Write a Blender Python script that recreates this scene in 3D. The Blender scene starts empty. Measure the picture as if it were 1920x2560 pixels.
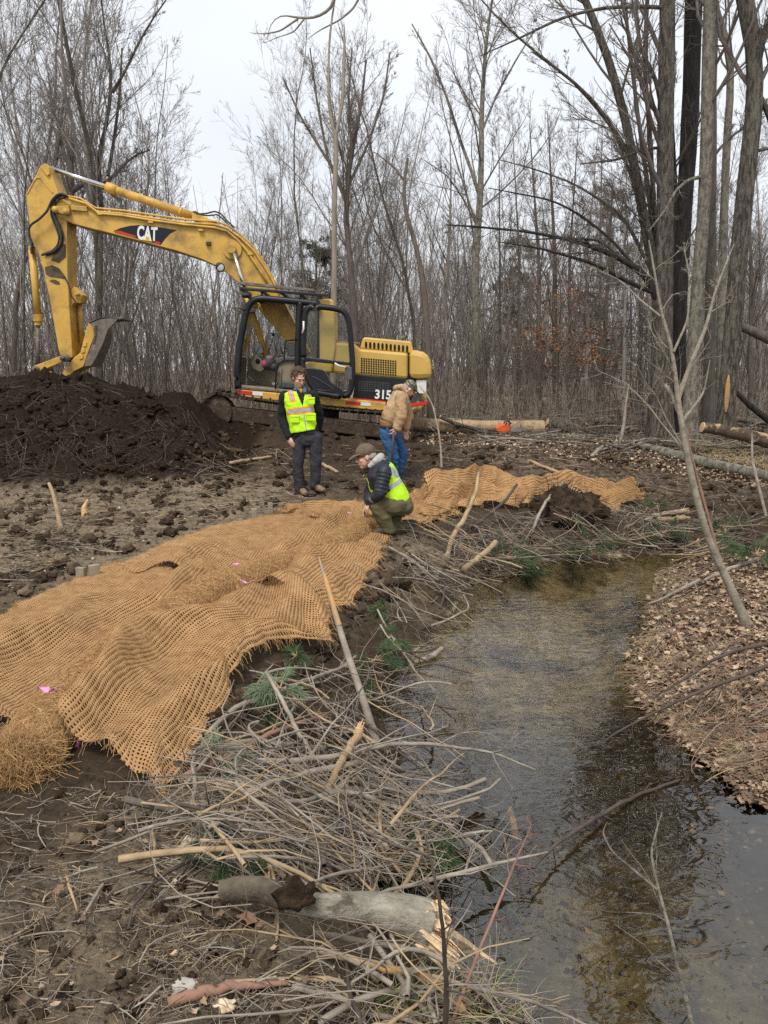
import bpy, bmesh, math, random
import numpy as np
from mathutils import Vector, Matrix, noise as mn
R = math.radians
S = bpy.context.scene
# ------------------------------------------------------------ camera, world, sun, exposure
CH, PITCH, FPX = 1.78, R(10.6), 1922.0
cd = bpy.data.cameras.new('camera'); cam = bpy.data.objects.new('camera', cd); S.collection.objects.link(cam)
cam.location = (0, 0, CH); cam.rotation_euler = (R(90) - PITCH, 0, 0)
cd.sensor_fit = 'VERTICAL'; cd.sensor_height = 36; cd.lens = FPX / 2560 * 36; cd.clip_start = .05; cd.clip_end = 600
S.camera = cam
W = bpy.data.worlds.new('World'); S.world = W; W.use_nodes = True
wn = W.node_tree; wn.nodes.clear()
SUN_EL, SUN_ROT = R(58), R(200)
sky = wn.nodes.new('ShaderNodeTexSky'); sky.sky_type = 'NISHITA'; sky.sun_disc = False
sky.sun_elevation = SUN_EL; sky.sun_rotation = SUN_ROT; sky.dust_density = 4
b1 = wn.nodes.new('ShaderNodeBackground'); b1.inputs[1].default_value = .1
b2 = wn.nodes.new('ShaderNodeBackground'); b2.inputs[1].default_value = .66
tc = wn.nodes.new('ShaderNodeTexCoord'); nz = wn.nodes.new('ShaderNodeTexNoise'); nz.inputs['Scale'].default_value = 1.6; nz.inputs['Detail'].default_value = 5
cr = wn.nodes.new('ShaderNodeValToRGB'); cr.color_ramp.elements[0].position = .3; cr.color_ramp.elements[1].position = .72
cr.color_ramp.elements[0].color = (.61, .645, .69, 1); cr.color_ramp.elements[1].color = (.80, .825, .86, 1)
mx = wn.nodes.new('ShaderNodeMixShader'); mx.inputs[0].default_value = .93
wo = wn.nodes.new('ShaderNodeOutputWorld')
wn.links.new(tc.outputs['Generated'], nz.inputs['Vector']); wn.links.new(nz.outputs['Fac'], cr.inputs[0]); wn.links.new(cr.outputs[0], b2.inputs[0])
wn.links.new(sky.outputs[0], b1.inputs[0]); wn.links.new(b1.outputs[0], mx.inputs[1]); wn.links.new(b2.outputs[0], mx.inputs[2]); wn.links.new(mx.outputs[0], wo.inputs[0])
sl = bpy.data.lights.new('sun', 'SUN'); sl.energy = 1.5; sl.angle = R(18); sl.color = (1, .96, .9)
sun = bpy.data.objects.new('sun', sl); S.collection.objects.link(sun); sun.rotation_euler = (R(32), 0, R(-20)); sun.location = (0, 0, 30)
S.view_settings.view_transform = 'Standard'; S.view_settings.look = 'None'; S.view_settings.gamma = 1; S.view_settings.exposure = 1.0
try: S.view_settings.use_curve_mapping = False
except Exception: pass
cy = S.cycles; cy.max_bounces = 6; cy.diffuse_bounces = 2; cy.glossy_bounces = 3; cy.transmission_bounces = 4; cy.transparent_max_bounces = 12
cy.use_adaptive_sampling = True; cy.adaptive_threshold = .004; cy.adaptive_min_samples = 24; cy.caustics_reflective = False; cy.caustics_refractive = False
cy.time_limit = 800
try: cy.use_denoising = False; cy.denoising_prefilter = 'ACCURATE'; cy.denoising_input_passes = 'RGB_ALBEDO_NORMAL'
except Exception: pass
# ------------------------------------------------------------ pixel <-> world
sp, cp = math.sin(PITCH), math.cos(PITCH)
def ray(px, py):
    u = (np.asarray(px, float) - 960) / FPX; v = -(np.asarray(py, float) - 1280) / FPX
    return u, cp + v * sp, -sp + v * cp
def at(px, py, Y):
    a, b, c = ray(px, py); t = Y / b
    return Vector((float(a * t), Y, float(CH + c * t)))
def gz(px, py, z):
    a, b, c = ray(px, py); t = (z - CH) / c
    return (float(a * t), float(b * t))
# ------------------------------------------------------------ noise
_rs = np.random.RandomState(7); _perm = _rs.permutation(512); _g = _rs.uniform(0, 2 * np.pi, 512); _gx = np.cos(_g); _gy = np.sin(_g)
def perlin(x, y, seed=0):
    x = np.asarray(x, float); y = np.asarray(y, float)
    xi = np.floor(x).astype(int); yi = np.floor(y).astype(int); xf = x - xi; yf = y - yi
    def gr(ix, iy, dx, dy):
        h = _perm[(_perm[(ix + seed * 37) & 511] + iy) & 511]; return _gx[h] * dx + _gy[h] * dy
    u = xf * xf * xf * (xf * (xf * 6 - 15) + 10); v = yf * yf * yf * (yf * (yf * 6 - 15) + 10)
    a = gr(xi, yi, xf, yf); b = gr(xi + 1, yi, xf - 1, yf); c = gr(xi, yi + 1, xf, yf - 1); d = gr(xi + 1, yi + 1, xf - 1, yf - 1)
    return (a + u * (b - a)) * (1 - v) + (c + u * (d - c)) * v
def fbm(x, y, o=4, seed=0):
    s = 0; a = 1.
    for i in range(o): s = s + a * perlin(x * 2 ** i, y * 2 ** i, seed + i); a *= .5
    return s
def sstep(a, b, x):
    t = np.clip((x - a) / (b - a), 0, 1); return t * t * (3 - 2 * t)
def sdist(poly, x, y):          # signed distance, positive outside
    x = np.asarray(x, float); y = np.asarray(y, float)
    d = np.full(x.shape, 1e9); ins = np.zeros(x.shape, bool); n = len(poly)
    for i in range(n):
        ax, ay = poly[i]; bx, by = poly[(i + 1) % n]; ex, ey = bx - ax, by - ay
        t = np.clip(((x - ax) * ex + (y - ay) * ey) / (ex * ex + ey * ey + 1e-9), 0, 1)
        d = np.minimum(d, np.hypot(x - ax - t * ex, y - ay - t * ey))
        c = ((ay > y) != (by > y)) & (x < (bx - ax) * (y - ay) / ((by - ay) if by != ay else 1e-9) + ax); ins ^= c
    return np.where(ins, -d, d)
# ------------------------------------------------------------ terrain
WL = -.38
WPX = [(1500,2750),(1380,2600),(1230,2480),(1120,2400),(1020,2300),(985,2200),(1000,2100),(1040,2000),(1000,1900),(960,1800),(945,1740),(1020,1690),(1050,1620),(1150,1510),(1215,1445),(1330,1408),(1500,1388),(1680,1378),(1950,1376),(1950,1398),(1700,1405),(1650,1430),(1640,1480),(1625,1560),(1590,1640),(1590,1720),(1640,1800),(1720,1850),(1800,1900),(1900,1980),(2500,2300),(2700,2750)]
WPOLY = [gz(a, b, WL) for a, b in WPX]
RPX = [(1640,1800),(1590,1700),(1600,1600),(1640,1480),(1690,1400),(2300,1380),(2900,1500),(2900,2100),(2000,2000),(1800,1900)]
MPX = [(-500,1800),(-60,1570),(240,1425),(520,1320),(690,1275),(905,1240),(1080,1205),(1260,1195),(1420,1210),(1590,1252),(1450,1262),(1280,1275),(1150,1290),(1040,1310),(965,1345),(900,1450),(830,1580),(640,1660),(415,1985),(240,1900),(0,1910)]
MPOLY = [gz(a, b, .03) for a, b in MPX]
RX = np.array([-30,-12,-6.8,-5.3,-4.5,-3.9,-3.4,-3.1,-2.7,-2.1]); RZ = np.array([1.45,1.6,1.56,1.64,1.42,1.3,1.2,.9,.5,.1])
def hs(x, y, full=False, info=False):
    x = np.asarray(x, float); y = np.asarray(y, float)
    wx = x + .12 * perlin(x * 1.3, y * 1.3, 5) + .04 * perlin(x * 5, y * 5, 6); wy = y + .12 * perlin(x * 1.3, y * 1.3, 8) + .04 * perlin(x * 5, y * 5, 9)
    sd = sdist(WPOLY, wx, wy)
    plate = .40 * sstep(10.8, 14, y) + .35 * sstep(.3, -3.2, x) * sstep(12.2, 14, y) * sstep(22, 17, y) + .1 * sstep(3.2, 1.8, y) + .25 * sstep(30, 70, y)
    right = sstep(.9, 1.6, x - .28 * (y - 3)) * sstep(9.0, 8.0, y)
    wid = .85 * (1 - right) + .7 * right
    plate = plate * (1 - right) + (-.12 + .05 * perlin(x * 1.1, y * 1.1, 31)) * right
    up = sstep(0, 1, sd / wid) * .75 + .25 * sstep(0, .3, sd)
    z = np.where(sd > 0, WL + (plate - WL) * up, WL - .02 - .2 * sstep(0, .45, -sd))
    ry = 13.0 + .3 * perlin(x * .7, 3, 2)
    rid = np.interp(x + .2 * perlin(x, y * .6, 3), RX, RZ)
    prof = sstep(10.6, 13.0, y) ** 1.2 * sstep(15.6, 13.4, y)
    z = z + np.maximum(rid - plate, 0) * prof
    mound = np.clip(rid * prof, 0, 1)
    md = sdist(MPOLY, x, y); mm = sstep(-.05, .12, md)
    if full:
        far = sstep(16, 20, y)
        amp = (.9 + 1.6 * mound) * (1 - .5 * right) * np.where(sd < 0, .5, 1) * (1 - .5 * far)
        flat = sstep(-.05, .25, fbm(x * .9 + 7, y * .9, 2, 11)); amp = amp * (.55 + .6 * flat) * (.15 + .85 * mm)
        ux = x + .09 * perlin(x * 4, y * 4, 21) + .03 * perlin(x * 14, y * 14, 22); uy = y + .09 * perlin(x * 4, y * 4, 23) + .03 * perlin(x * 14, y * 14, 24)
        n = .07 * perlin(ux * 2.1, uy * 2.1, 1) + .11 * (.2 - np.abs(perlin(ux * 4.3, uy * 4.3, 2))) + .05 * (.2 - np.abs(perlin(ux * 10, uy * 10, 3))) + .03 * (np.abs(perlin(ux * 21, uy * 21, 4)) - .2) + .026 * perlin(ux * 43, uy * 43, 5) + .012 * perlin(ux * 90, uy * 90, 6)
        z = z + n * amp * 1.15 * (.5 + .5 * sstep(2.2, 5, y))
    if info: return z, sd, right, mound, mm
    return z
def hxy(x, y, full=True): return float(hs(np.array([x]), np.array([y]), full)[0])
def hits(px, py, off=0., full=False):
    px = np.atleast_1d(np.asarray(px, float)); py = np.atleast_1d(np.asarray(py, float)); off = np.broadcast_to(np.asarray(off, float), px.shape)
    a, b, c = ray(px, py); out = np.zeros((len(px), 3))
    for i0 in range(0, len(px), 400):
        s = slice(i0, i0 + 400); t = np.geomspace(1.0, 60, 420)[None, :]
        X = a[s, None] * t; Y = b[s, None] * t; Z = CH + c[s, None] * t
        G = hs(X, Y, full) + off[s, None] - Z; k = np.argmax(G > 0, axis=1); k = np.where(G.max(1) > 0, np.maximum(k, 1), 419)
        r = np.arange(len(k)); g0 = G[r, k - 1]; g1 = G[r, k]; f = np.clip(-g0 / (g1 - g0 + 1e-9), 0, 1)
        tt = t[0][k - 1] + f * (t[0][k] - t[0][k - 1]); out[s, 0] = a[s] * tt; out[s, 1] = b[s] * tt; out[s, 2] = CH + c[s] * tt
    return out
def hit(px, py, off=0.): return Vector(hits([px], [py], off)[0])
def fdepth(p): return p[1] * cp - (p[2] - CH) * sp
def mpp(p): return fdepth(p) / FPX       # metres per photo pixel at p
# ------------------------------------------------------------ objects
BASE = {}
def props(o, label=None, cat=None, group=None, kind=None):
    if label: o['label'] = label
    if cat: o['category'] = cat
    if group: o['group'] = group
    if kind: o['kind'] = kind
    return o
def thing(name, label, cat, loc=(0, 0, 0), group=None):
    o = bpy.data.objects.new(name, None); S.collection.objects.link(o); o.location = loc; o.empty_display_size = .2
    BASE[o] = Vector(loc); return props(o, label, cat, group)
def link(name, me, mats, parent=None, loc=None):
    o = bpy.data.objects.new(name, me); S.collection.objects.link(o)
    for m in (mats if isinstance(mats, (list, tuple)) else [mats]): me.materials.append(m)
    if parent is not None:
        b = BASE[parent]; me.transform(Matrix.Translation(-b)); o.parent = parent; BASE[o] = b
    else:
        b = Vector(loc) if loc is not None else Vector((0, 0, 0))
        if loc is not None: me.transform(Matrix.Translation(-b)); o.location = b
        BASE[o] = b
    return o
def npmesh(name, V, F, smooth=True, mi=None, uv=None):   # F: list of (m,k) arrays
    V = np.asarray(V, np.float32); F = [np.asarray(f, np.int32) for f in F if len(f)]
    me = bpy.data.meshes.new(name); me.vertices.add(len(V)); me.vertices.foreach_set('co', V.ravel())
    idx = np.concatenate([f.ravel() for f in F]); tot = np.concatenate([np.full(len(f), f.shape[1], np.int32) for f in F])
    st = np.concatenate([[0], np.cumsum(tot)[:-1]]).astype(np.int32)
    me.loops.add(len(idx)); me.loops.foreach_set('vertex_index', idx); me.polygons.add(len(tot)); me.polygons.foreach_set('loop_start', st); me.polygons.foreach_set('loop_total', tot)
    me.polygons.foreach_set('use_smooth', np.full(len(tot), smooth))
    if mi is not None: me.polygons.foreach_set('material_index', np.asarray(mi, np.int32))
    if uv is not None:
        l = me.uv_layers.new(name='UVMap'); l.data.foreach_set('uv', np.asarray(uv, np.float32)[idx].ravel())
    me.update(calc_edges=True); return me
def fattr(me, name, vals):
    a = me.attributes.new(name, 'FLOAT', 'POINT'); a.data.foreach_set('value', np.asarray(vals, np.float32))
def tubes(P, Rr, sides=3):         # P (N,k,3), Rr (N,k) -> V, F
    P = np.asarray(P, float); Rr = np.asarray(Rr, float); N, k, _ = P.shape
    T = np.gradient(P, axis=1); T /= np.linalg.norm(T, axis=2, keepdims=True) + 1e-9
    m = T.mean(1); m /= np.linalg.norm(m, axis=1, keepdims=True) + 1e-9
    ref = np.where(np.abs(m[:, 2:3]) > .8, np.array([[1., 0, 0]]), np.array([[0, 0, 1.]]))[:, None, :]
    A = np.cross(T, ref); A /= np.linalg.norm(A, axis=2, keepdims=True) + 1e-9; B = np.cross(T, A)
    th = np.arange(sides) * 2 * np.pi / sides
    V = P[:, :, None, :] + Rr[:, :, None, None] * (np.cos(th)[None, None, :, None] * A[:, :, None, :] + np.sin(th)[None, None, :, None] * B[:, :, None, :])
    i = np.arange(N)[:, None, None] * k * sides; j = np.arange(k - 1)[None, :, None] * sides; s = np.arange(sides)[None, None, :]; s2 = (s + 1) % sides
    F = np.stack([i + j + s, i + j + s2, i + j + sides + s2, i + j + sides + s], -1).reshape(-1, 4)
    return V.reshape(-1, 3), F
class MB:
    def __init__(s): s.V = []; s.F = {}; s.M = {}; s.n = 0
    def add(s, V, F, mi=0):
        V = np.asarray(V, float).reshape(-1, 3)
        fs = F if isinstance(F, list) and len(F) and not isinstance(F, np.ndarray) and isinstance(F[0], np.ndarray) and F[0].ndim == 2 else [F]
        for f in fs:
            if isinstance(f, np.ndarray): g = {f.shape[1]: f}
            else:
                g = {}
                for q in f: g.setdefault(len(q), []).append(q)
            for kk, q in g.items():
                q = np.asarray(q, int) + s.n; s.F.setdefault(kk, []).append(q); s.M.setdefault(kk, []).append(np.full(len(q), mi))
        s.V.append(V); s.n += len(V); return s
    def tube(s, pts, rad, sides=8, mi=0, caps=True):
        pts = np.array([tuple(p) for p in pts], float); k = len(pts); rad = np.broadcast_to(np.asarray(rad, float), (k,)) if np.ndim(rad) == 0 or len(np.atleast_1d(rad)) == k else np.interp(np.linspace(0, 1, k), np.linspace(0, 1, len(rad)), rad)
        V, F = tubes(pts[None], np.array(rad)[None], sides); s.add(V, F, mi)
        if caps:
            s.n -= len(V); s.add(np.zeros((0, 3)), [list(range(sides))[::-1], [(k - 1) * sides + q for q in range(sides)]], mi); s.n += len(V)
        return s
    def prism(s, pts2, y0, y1, mi=0):        # pts2: list of (x,z)
        n = len(pts2); ar = sum(pts2[i][0] * pts2[(i + 1) % n][1] - pts2[(i + 1) % n][0] * pts2[i][1] for i in range(n))
        if ar < 0: pts2 = pts2[::-1]
        V = [(x, y0, z) for x, z in pts2] + [(x, y1, z) for x, z in pts2]
        F = [list(range(n)), list(range(n, 2 * n))[::-1]] + [[i, i + n, (i + 1) % n + n, (i + 1) % n] for i in range(n)]
        return s.add(V, F, mi)
    def pprism(s, pxs, y0, y1, mi=0): return s.prism([(p.x, p.z) for p in (at(a, b, y0) for a, b in pxs)], y0, y1, mi)
    def box(s, c, d, rz=0, mi=0, M=None):
        V = np.array([(i, j, k) for i in (-1, 1) for j in (-1, 1) for k in (-1, 1)], float) * np.array(d) / 2
        if rz: V = V @ np.array([[math.cos(rz), math.sin(rz), 0], [-math.sin(rz), math.cos(rz), 0], [0, 0, 1]])
        if M is not None: V = np.array([tuple(M @ Vector(v)) for v in V])
        return s.add(V + np.array(tuple(c)), [[0, 1, 3, 2], [4, 6, 7, 5], [0, 4, 5, 1], [2, 3, 7, 6], [0, 2, 6, 4], [1, 5, 7, 3]], mi)
    def ball(s, c, r, mi=0, n=10, M=None):
        r = np.broadcast_to(np.asarray(r, float), (3,)); V = [(0, 0, -1)]
        for i in range(1, n):
            a = -math.pi / 2 + math.pi * i / n
            V += [(math.cos(a) * math.cos(t), math.cos(a) * math.sin(t), math.sin(a)) for t in np.arange(2 * n) * math.pi / n]
        V.append((0, 0, 1)); V = np.array(V) * r; m = 2 * n; F = []
        for j in range(m): F.append([0, 1 + (j + 1) % m, 1 + j]); F.append([1 + (n - 2) * m + j, 1 + (n - 2) * m + (j + 1) % m, len(V) - 1])
        for i in range(n - 2):
            for j in range(m): F.append([1 + i * m + j, 1 + i * m + (j + 1) % m, 1 + (i + 1) * m + (j + 1) % m, 1 + (i + 1) * m + j])
        if M is not None: V = np.array([tuple(M @ Vector(v)) for v in V])
        return s.add(V + np.array(tuple(c)), F, mi)
    def mesh(s, name, smooth=True):
        ks = list(s.F); return npmesh(name, np.concatenate(s.V), [np.concatenate(s.F[k]) for k in ks], smooth, np.concatenate([np.concatenate(s.M[k]) for k in ks]))
def loose(mb):
    V = np.concatenate(mb.V); par = np.arange(len(V)); fs = [(f, m) for k in mb.F for F_, M_ in zip(mb.F[k], mb.M[k]) for f, m in zip(F_, M_)]
    def fd(a):
        while par[a] != a: par[a] = par[par[a]]; a = par[a]
        return a
    for f, m in fs:
        r = fd(f[0])
        for q in f[1:]: par[fd(q)] = r
    g = {}
    for f, m in fs: g.setdefault(fd(f[0]), []).append((f, m))
    out = []
    for q in g.values():
        n = MB(); ids = sorted({int(i) for f, m in q for i in f}); mp = {i: k for k, i in enumerate(ids)}; n.add(V[ids], np.zeros((0, 3), int)); n.n = 0
        for f, m in q: n.add(np.zeros((0, 3)), [[mp[int(i)] for i in f]], m)
        out.append(n)
    return out
def build(name, mb, mats, parent=None, smooth=False, bevel=0, loc=None, seg=2, split=False):
    if split: return [build(name, m, mats, parent, smooth, bevel, loc, seg) for m in loose(mb)]
    o = link(name, mb.mesh(name, smooth), mats, parent, loc)
    if bevel:
        m = o.modifiers.new('bevel', 'BEVEL'); m.width = bevel; m.segments = seg; m.limit_method = 'ANGLE'; m.angle_limit = R(35)
    return o
def tagm(o, label, cat, group=None, kind=None): return props(o, label, cat, group, kind)
# ------------------------------------------------------------ materials
def rgba(c): return (c[0], c[1], c[2], 1)
MATS = {}
def mat(name, c1, c2=None, rough=.8, scale=6, detail=6, bump=0, bscale=None, metal=0, lo=.35, hi=.65, c3=None, s3=2, lo3=.55, hi3=.7, stretch=(1, 1, 1), coord='Object', spec=.3):
    m = bpy.data.materials.new(name); m.use_nodes = True; nt = m.node_tree; N = nt.nodes; L = nt.links; bs = N['Principled BSDF']
    bs.inputs['Roughness'].default_value = rough; bs.inputs['Metallic'].default_value = metal; bs.inputs['Specular IOR Level'].default_value = spec
    t = N.new('ShaderNodeTexCoord'); mp = N.new('ShaderNodeMapping'); mp.inputs['Scale'].default_value = stretch; L.new(t.outputs[coord], mp.inputs[0])
    def ramp(sc, lo, hi, de=detail):
        n = N.new('ShaderNodeTexNoise'); n.inputs['Scale'].default_value = sc; n.inputs['Detail'].default_value = de; n.inputs['Roughness'].default_value = .65; L.new(mp.outputs[0], n.inputs[0])
        r = N.new('ShaderNodeMapRange'); r.inputs[1].default_value = lo; r.inputs[2].default_value = hi; L.new(n.outputs[0], r.inputs[0]); return r.outputs[0], n.outputs[0]
    c2 = c2 or tuple(x * .7 for x in c1)
    f, raw = ramp(scale, lo, hi); mix = N.new('ShaderNodeMix'); mix.data_type = 'RGBA'; L.new(f, mix.inputs[0]); mix.inputs[6].default_value = rgba(c1); mix.inputs[7].default_value = rgba(c2); out = mix.outputs[2]
    if c3:
        f3, _ = ramp(s3, lo3, hi3); m3 = N.new('ShaderNodeMix'); m3.data_type = 'RGBA'; L.new(f3, m3.inputs[0]); L.new(out, m3.inputs[6]); m3.inputs[7].default_value = rgba(c3); out = m3.outputs[2]
    L.new(out, bs.inputs['Base Color'])
    if bump:
        _, rb = ramp(bscale or scale * 2, 0, 1, 8); b = N.new('ShaderNodeBump'); b.inputs['Strength'].default_value = 1; b.inputs['Distance'].default_value = bump; L.new(rb, b.inputs['Height']); L.new(b.outputs[0], bs.inputs['Normal'])
    MATS[name] = m; return m
bark_grey = mat('bark_grey', (.20, .17, .135), (.06, .05, .04), .95, 9, lo=.42, hi=.58, bump=.05, bscale=25, stretch=(3, 3, .6), c3=(.22, .22, .17), s3=1.5, lo3=.55, hi3=.75)
bark_dark = mat('bark_dark', (.06, .052, .046), (.02, .018, .016), .9, 6, bump=.04, bscale=20, stretch=(3, 3, .5))
bark_mid = mat('bark_mid', (.17, .14, .115), (.09, .075, .062), .95, 6, bump=.012, bscale=20, stretch=(3, 3, .6))
twig_mat = mat('twig_bark', (.21, .175, .15), (.13, .105, .09), .95, 3)
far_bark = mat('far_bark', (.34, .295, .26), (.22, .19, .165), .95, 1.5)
pale_bark = mat('pale_bark', (.33, .28, .22), (.2, .165, .13), .85, 5, bump=.01, stretch=(3, 3, .5))
birch = mat('pale_grey_bark', (.27, .24, .19), (.10, .088, .07), .85, 9, lo=.4, hi=.62, bump=.03, bscale=18, stretch=(2, 2, .8), c3=(.2, .22, .13), s3=3)
stick_grey = mat('stick_grey', (.36, .31, .25), (.2, .165, .13), .85, 9, bump=.004, bscale=40)
stick_tan = mat('stick_tan', (.45, .33, .2), (.28, .19, .11), .85, 9, bump=.004, bscale=40)
stick_red = mat('stick_red', (.3, .16, .11), (.2, .12, .09), .8, 9)
stick_dark = mat('stick_dark', (.1, .075, .06), (.05, .038, .03), .7, 9)
rawwood = mat('raw_wood', (.72, .5, .26), (.5, .3, .12), .8, 12, bump=.006, bscale=60, stretch=(1, 1, 3))
orange_wood = mat('orange_wood', (.55, .28, .08), (.32, .25, .17), .8, 10, bump=.004)
mossbark = mat('smooth_mossy_bark', (.39, .355, .285), (.19, .17, .125), .8, 16, bump=.012, bscale=45, c3=(.1, .085, .06), s3=9, lo3=.56, hi3=.66, stretch=(1, 2, 2))
sap_bark = mat('sapling_bark', (.33, .29, .22), (.17, .145, .11), .8, 14, bump=.008, bscale=50)
# ------------------------------------------------------------ ground material
def ground_material():
    m = bpy.data.materials.new('ground'); m.use_nodes = True; nt = m.node_tree; N = nt.nodes; L = nt.links; bs = N['Principled BSDF']
    tc = N.new('ShaderNodeTexCoord')
    def noise(sc, de=7, ro=.65, st=None):
        n = N.new('ShaderNodeTexNoise'); n.inputs['Scale'].default_value = sc; n.inputs['Detail'].default_value = de; n.inputs['Roughness'].default_value = ro
        if st: mp = N.new('ShaderNodeMapping'); mp.inputs['Scale'].default_value = st; L.new(tc.outputs['Object'], mp.inputs[0]); L.new(mp.outputs[0], n.inputs[0])
        else: L.new(tc.outputs['Object'], n.inputs[0])
        return n.outputs[0]
    def mr(x, a, b, c=0, d=1):
        r = N.new('ShaderNodeMapRange'); L.new(x, r.inputs[0])
        for i, v in zip((1, 2, 3, 4), (a, b, c, d)): r.inputs[i].default_value = v
        return r.outputs[0]
    def math_(op, a, b):
        n = N.new('ShaderNodeMath'); n.operation = op; n.use_clamp = op in ('ADD', 'MULTIPLY')
        for i, v in enumerate((a, b)):
            if isinstance(v, (int, float)): n.inputs[i].default_value = v
            else: L.new(v, n.inputs[i])
        return n.outputs[0]
    def mix(f, a, b):
        n = N.new('ShaderNodeMix'); n.data_type = 'RGBA'; L.new(f, n.inputs[0])
        for i, v in ((6, a), (7, b)):
            if isinstance(v, tuple): n.inputs[i].default_value = rgba(v)
            else: L.new(v, n.inputs[i])
        return n.outputs[2]
    def attr(n_):
        a = N.new('ShaderNodeAttribute'); a.attribute_name = n_; return a.outputs['Fac']
    dry, leafy, bed, soil = attr('dry'), attr('leafy'), attr('bed'), attr('soil')
    n1, n2, n3, n4 = noise(1.1), noise(7), noise(26, 8, .75), noise(90, 4)
    mud = mix(mr(n3, .35, .68), (.016, .0105, .0068), (.10, .066, .041)); mud = mix(mr(n1, .45, .7, 0, .4), mud, (.13, .095, .063))
    lightm = mix(mr(n2, .35, .65), (.56, .45, .31), (.30, .23, .155)); lightm = mix(mr(n3, .55, .66), lightm, (.06, .043, .032))
    f = math_('MULTIPLY', mr(n2, .36, .6), dry); f = math_('MULTIPLY', f, mr(n3, .25, .5, .4, 1))
    st_ = noise(3, 6, .7, (1, 4.5, 2)); mud = mix(mr(st_, .54, .7, 0, .3), mud, (.24, .185, .125))
    dk = mix(mr(n3, .3, .75), (.010, .0062, .0042), (.042, .026, .0165)); mud = mix(soil, mud, dk)
    col = mix(f, mud, lightm)
    v = N.new('ShaderNodeTexVoronoi'); v.inputs['Scale'].default_value = 16; L.new(tc.outputs['Object'], v.inputs['Vector'])
    hs_ = N.new('ShaderNodeSeparateColor'); L.new(v.outputs['Color'], hs_.inputs[0])
    lf = mix(hs_.outputs[0], (.32, .235, .165), (.13, .095, .065)); lf = mix(mr(hs_.outputs[1], .55, .6), lf, (.08, .06, .045))
    col = mix(math_('MULTIPLY', leafy, mr(n2, .3, .5, .25, 1)), col, lf)
    bn1, bn2 = noise(1.6, 8, .68), noise(15, 9, .8)
    sand = mix(mr(bn2, .35, .65), (1.0, .86, .52), (.6, .46, .24)); algae = mix(mr(bn2, .4, .6), (.018, .014, .008), (.24, .165, .065))
    vb = N.new('ShaderNodeTexVoronoi'); vb.inputs['Scale'].default_value = 19; L.new(tc.outputs['Object'], vb.inputs['Vector'])
    peb = mix(mr(vb.outputs[0], .22, .45), (.42, .31, .15), (.10, .075, .04))
    b_ = mix(mr(bn2, .35, .68), algae, peb); b_ = mix(math_('MULTIPLY', attr('sand'), mr(bn1, .38, .52)), b_, sand); b_ = mix(mr(noise(5, 9, .8), .42, .72, 0, .9), b_, (.045, .034, .02))
    col = mix(bed, col, b_); L.new(col, bs.inputs['Base Color'])
    L.new(mr(n2, .3, .7, .6, .95), bs.inputs['Roughness']); bs.inputs['Specular IOR Level'].default_value = .1
    h = math_('ADD', math_('MULTIPLY', n3, .8), math_('MULTIPLY', n4, .25)); bp = N.new('ShaderNodeBump'); bp.inputs['Distance'].default_value = .06; bp.inputs['Strength'].default_value = 1
    L.new(h, bp.inputs['Height']); L.new(bp.outputs[0], bs.inputs['Normal']); return m
ground_mat = ground_material()
# ------------------------------------------------------------ ground mesh (fan that thins out with distance)
def make_ground():
    na, nr = 980, 860
    ang = np.linspace(R(-64), R(64), na); rad = np.concatenate([np.geomspace(1.2, 30, nr), np.geomspace(30, 400, 60)[1:]])
    A, Q = np.meshgrid(ang, rad); X = np.sin(A) * Q; Y = np.cos(A) * Q - .7
    Z, sd, right, mound, mm = hs(X, Y, True, True)
    V = np.stack([X, Y, Z], -1).reshape(-1, 3); n = len(rad); i = np.arange(n - 1)[:, None] * na; j = np.arange(na - 1)[None]
    F = np.stack([i + j, i + j + 1, i + na + j + 1, i + na + j], -1).reshape(-1, 4)
    me = npmesh('ground', V, [F]); o = link('ground', me, ground_mat); o['kind'] = 'structure'
    def blob(px, py, r, v=1., z=0): cx, cy_ = gz(px, py, z); return v * np.exp(-((X - cx) ** 2 + (Y - cy_) ** 2) / (2 * r * r))
    dry = blob(100, 1330, 1.6, 1) + blob(330, 1310, 1.1, .8) + blob(480, 1250, .9, .6) + blob(-200, 1300, 2, 1) + blob(300, 2430, .35, 1) + blob(420, 2060, .18, .9) + blob(650, 1230, .8, .35) + blob(120, 2480, .25, .8) + blob(560, 2400, .3, .6) + blob(1030, 1360, .35, .7) + blob(990, 1430, .3, .6) + .12
    leafy = right + sstep(.5, 2.5, X) * sstep(11, 12.5, Y + X * .25) * .6 + sstep(17, 19, Y) * .9 + blob(1300, 1110, 1.2, .5, .3)
    bed = sstep(.06, -.04, sd + .03 * perlin(X * 9, Y * 9, 4))
    sand = blob(1250, 1520, 1.1, 1.3, WL) + blob(1480, 1440, 1.3, 1.3, WL) + blob(1450, 1560, .7, .8, WL) + blob(1250, 1630, .5, .9, WL) + blob(1500, 2200, .35, .5, WL) + blob(1780, 2350, .4, .55, WL) + blob(1560, 2500, .3, .4, WL) + blob(1380, 1420, .6, .8, WL)
    for k, v in (('dry', dry * (1 - bed) * (1 - .97 * sstep(.02, .2, mound))), ('leafy', leafy), ('bed', bed), ('soil', sstep(.02, .2, mound)), ('sand', sand)): fattr(me, k, np.clip(v, 0, 1).ravel())
make_ground()
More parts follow.
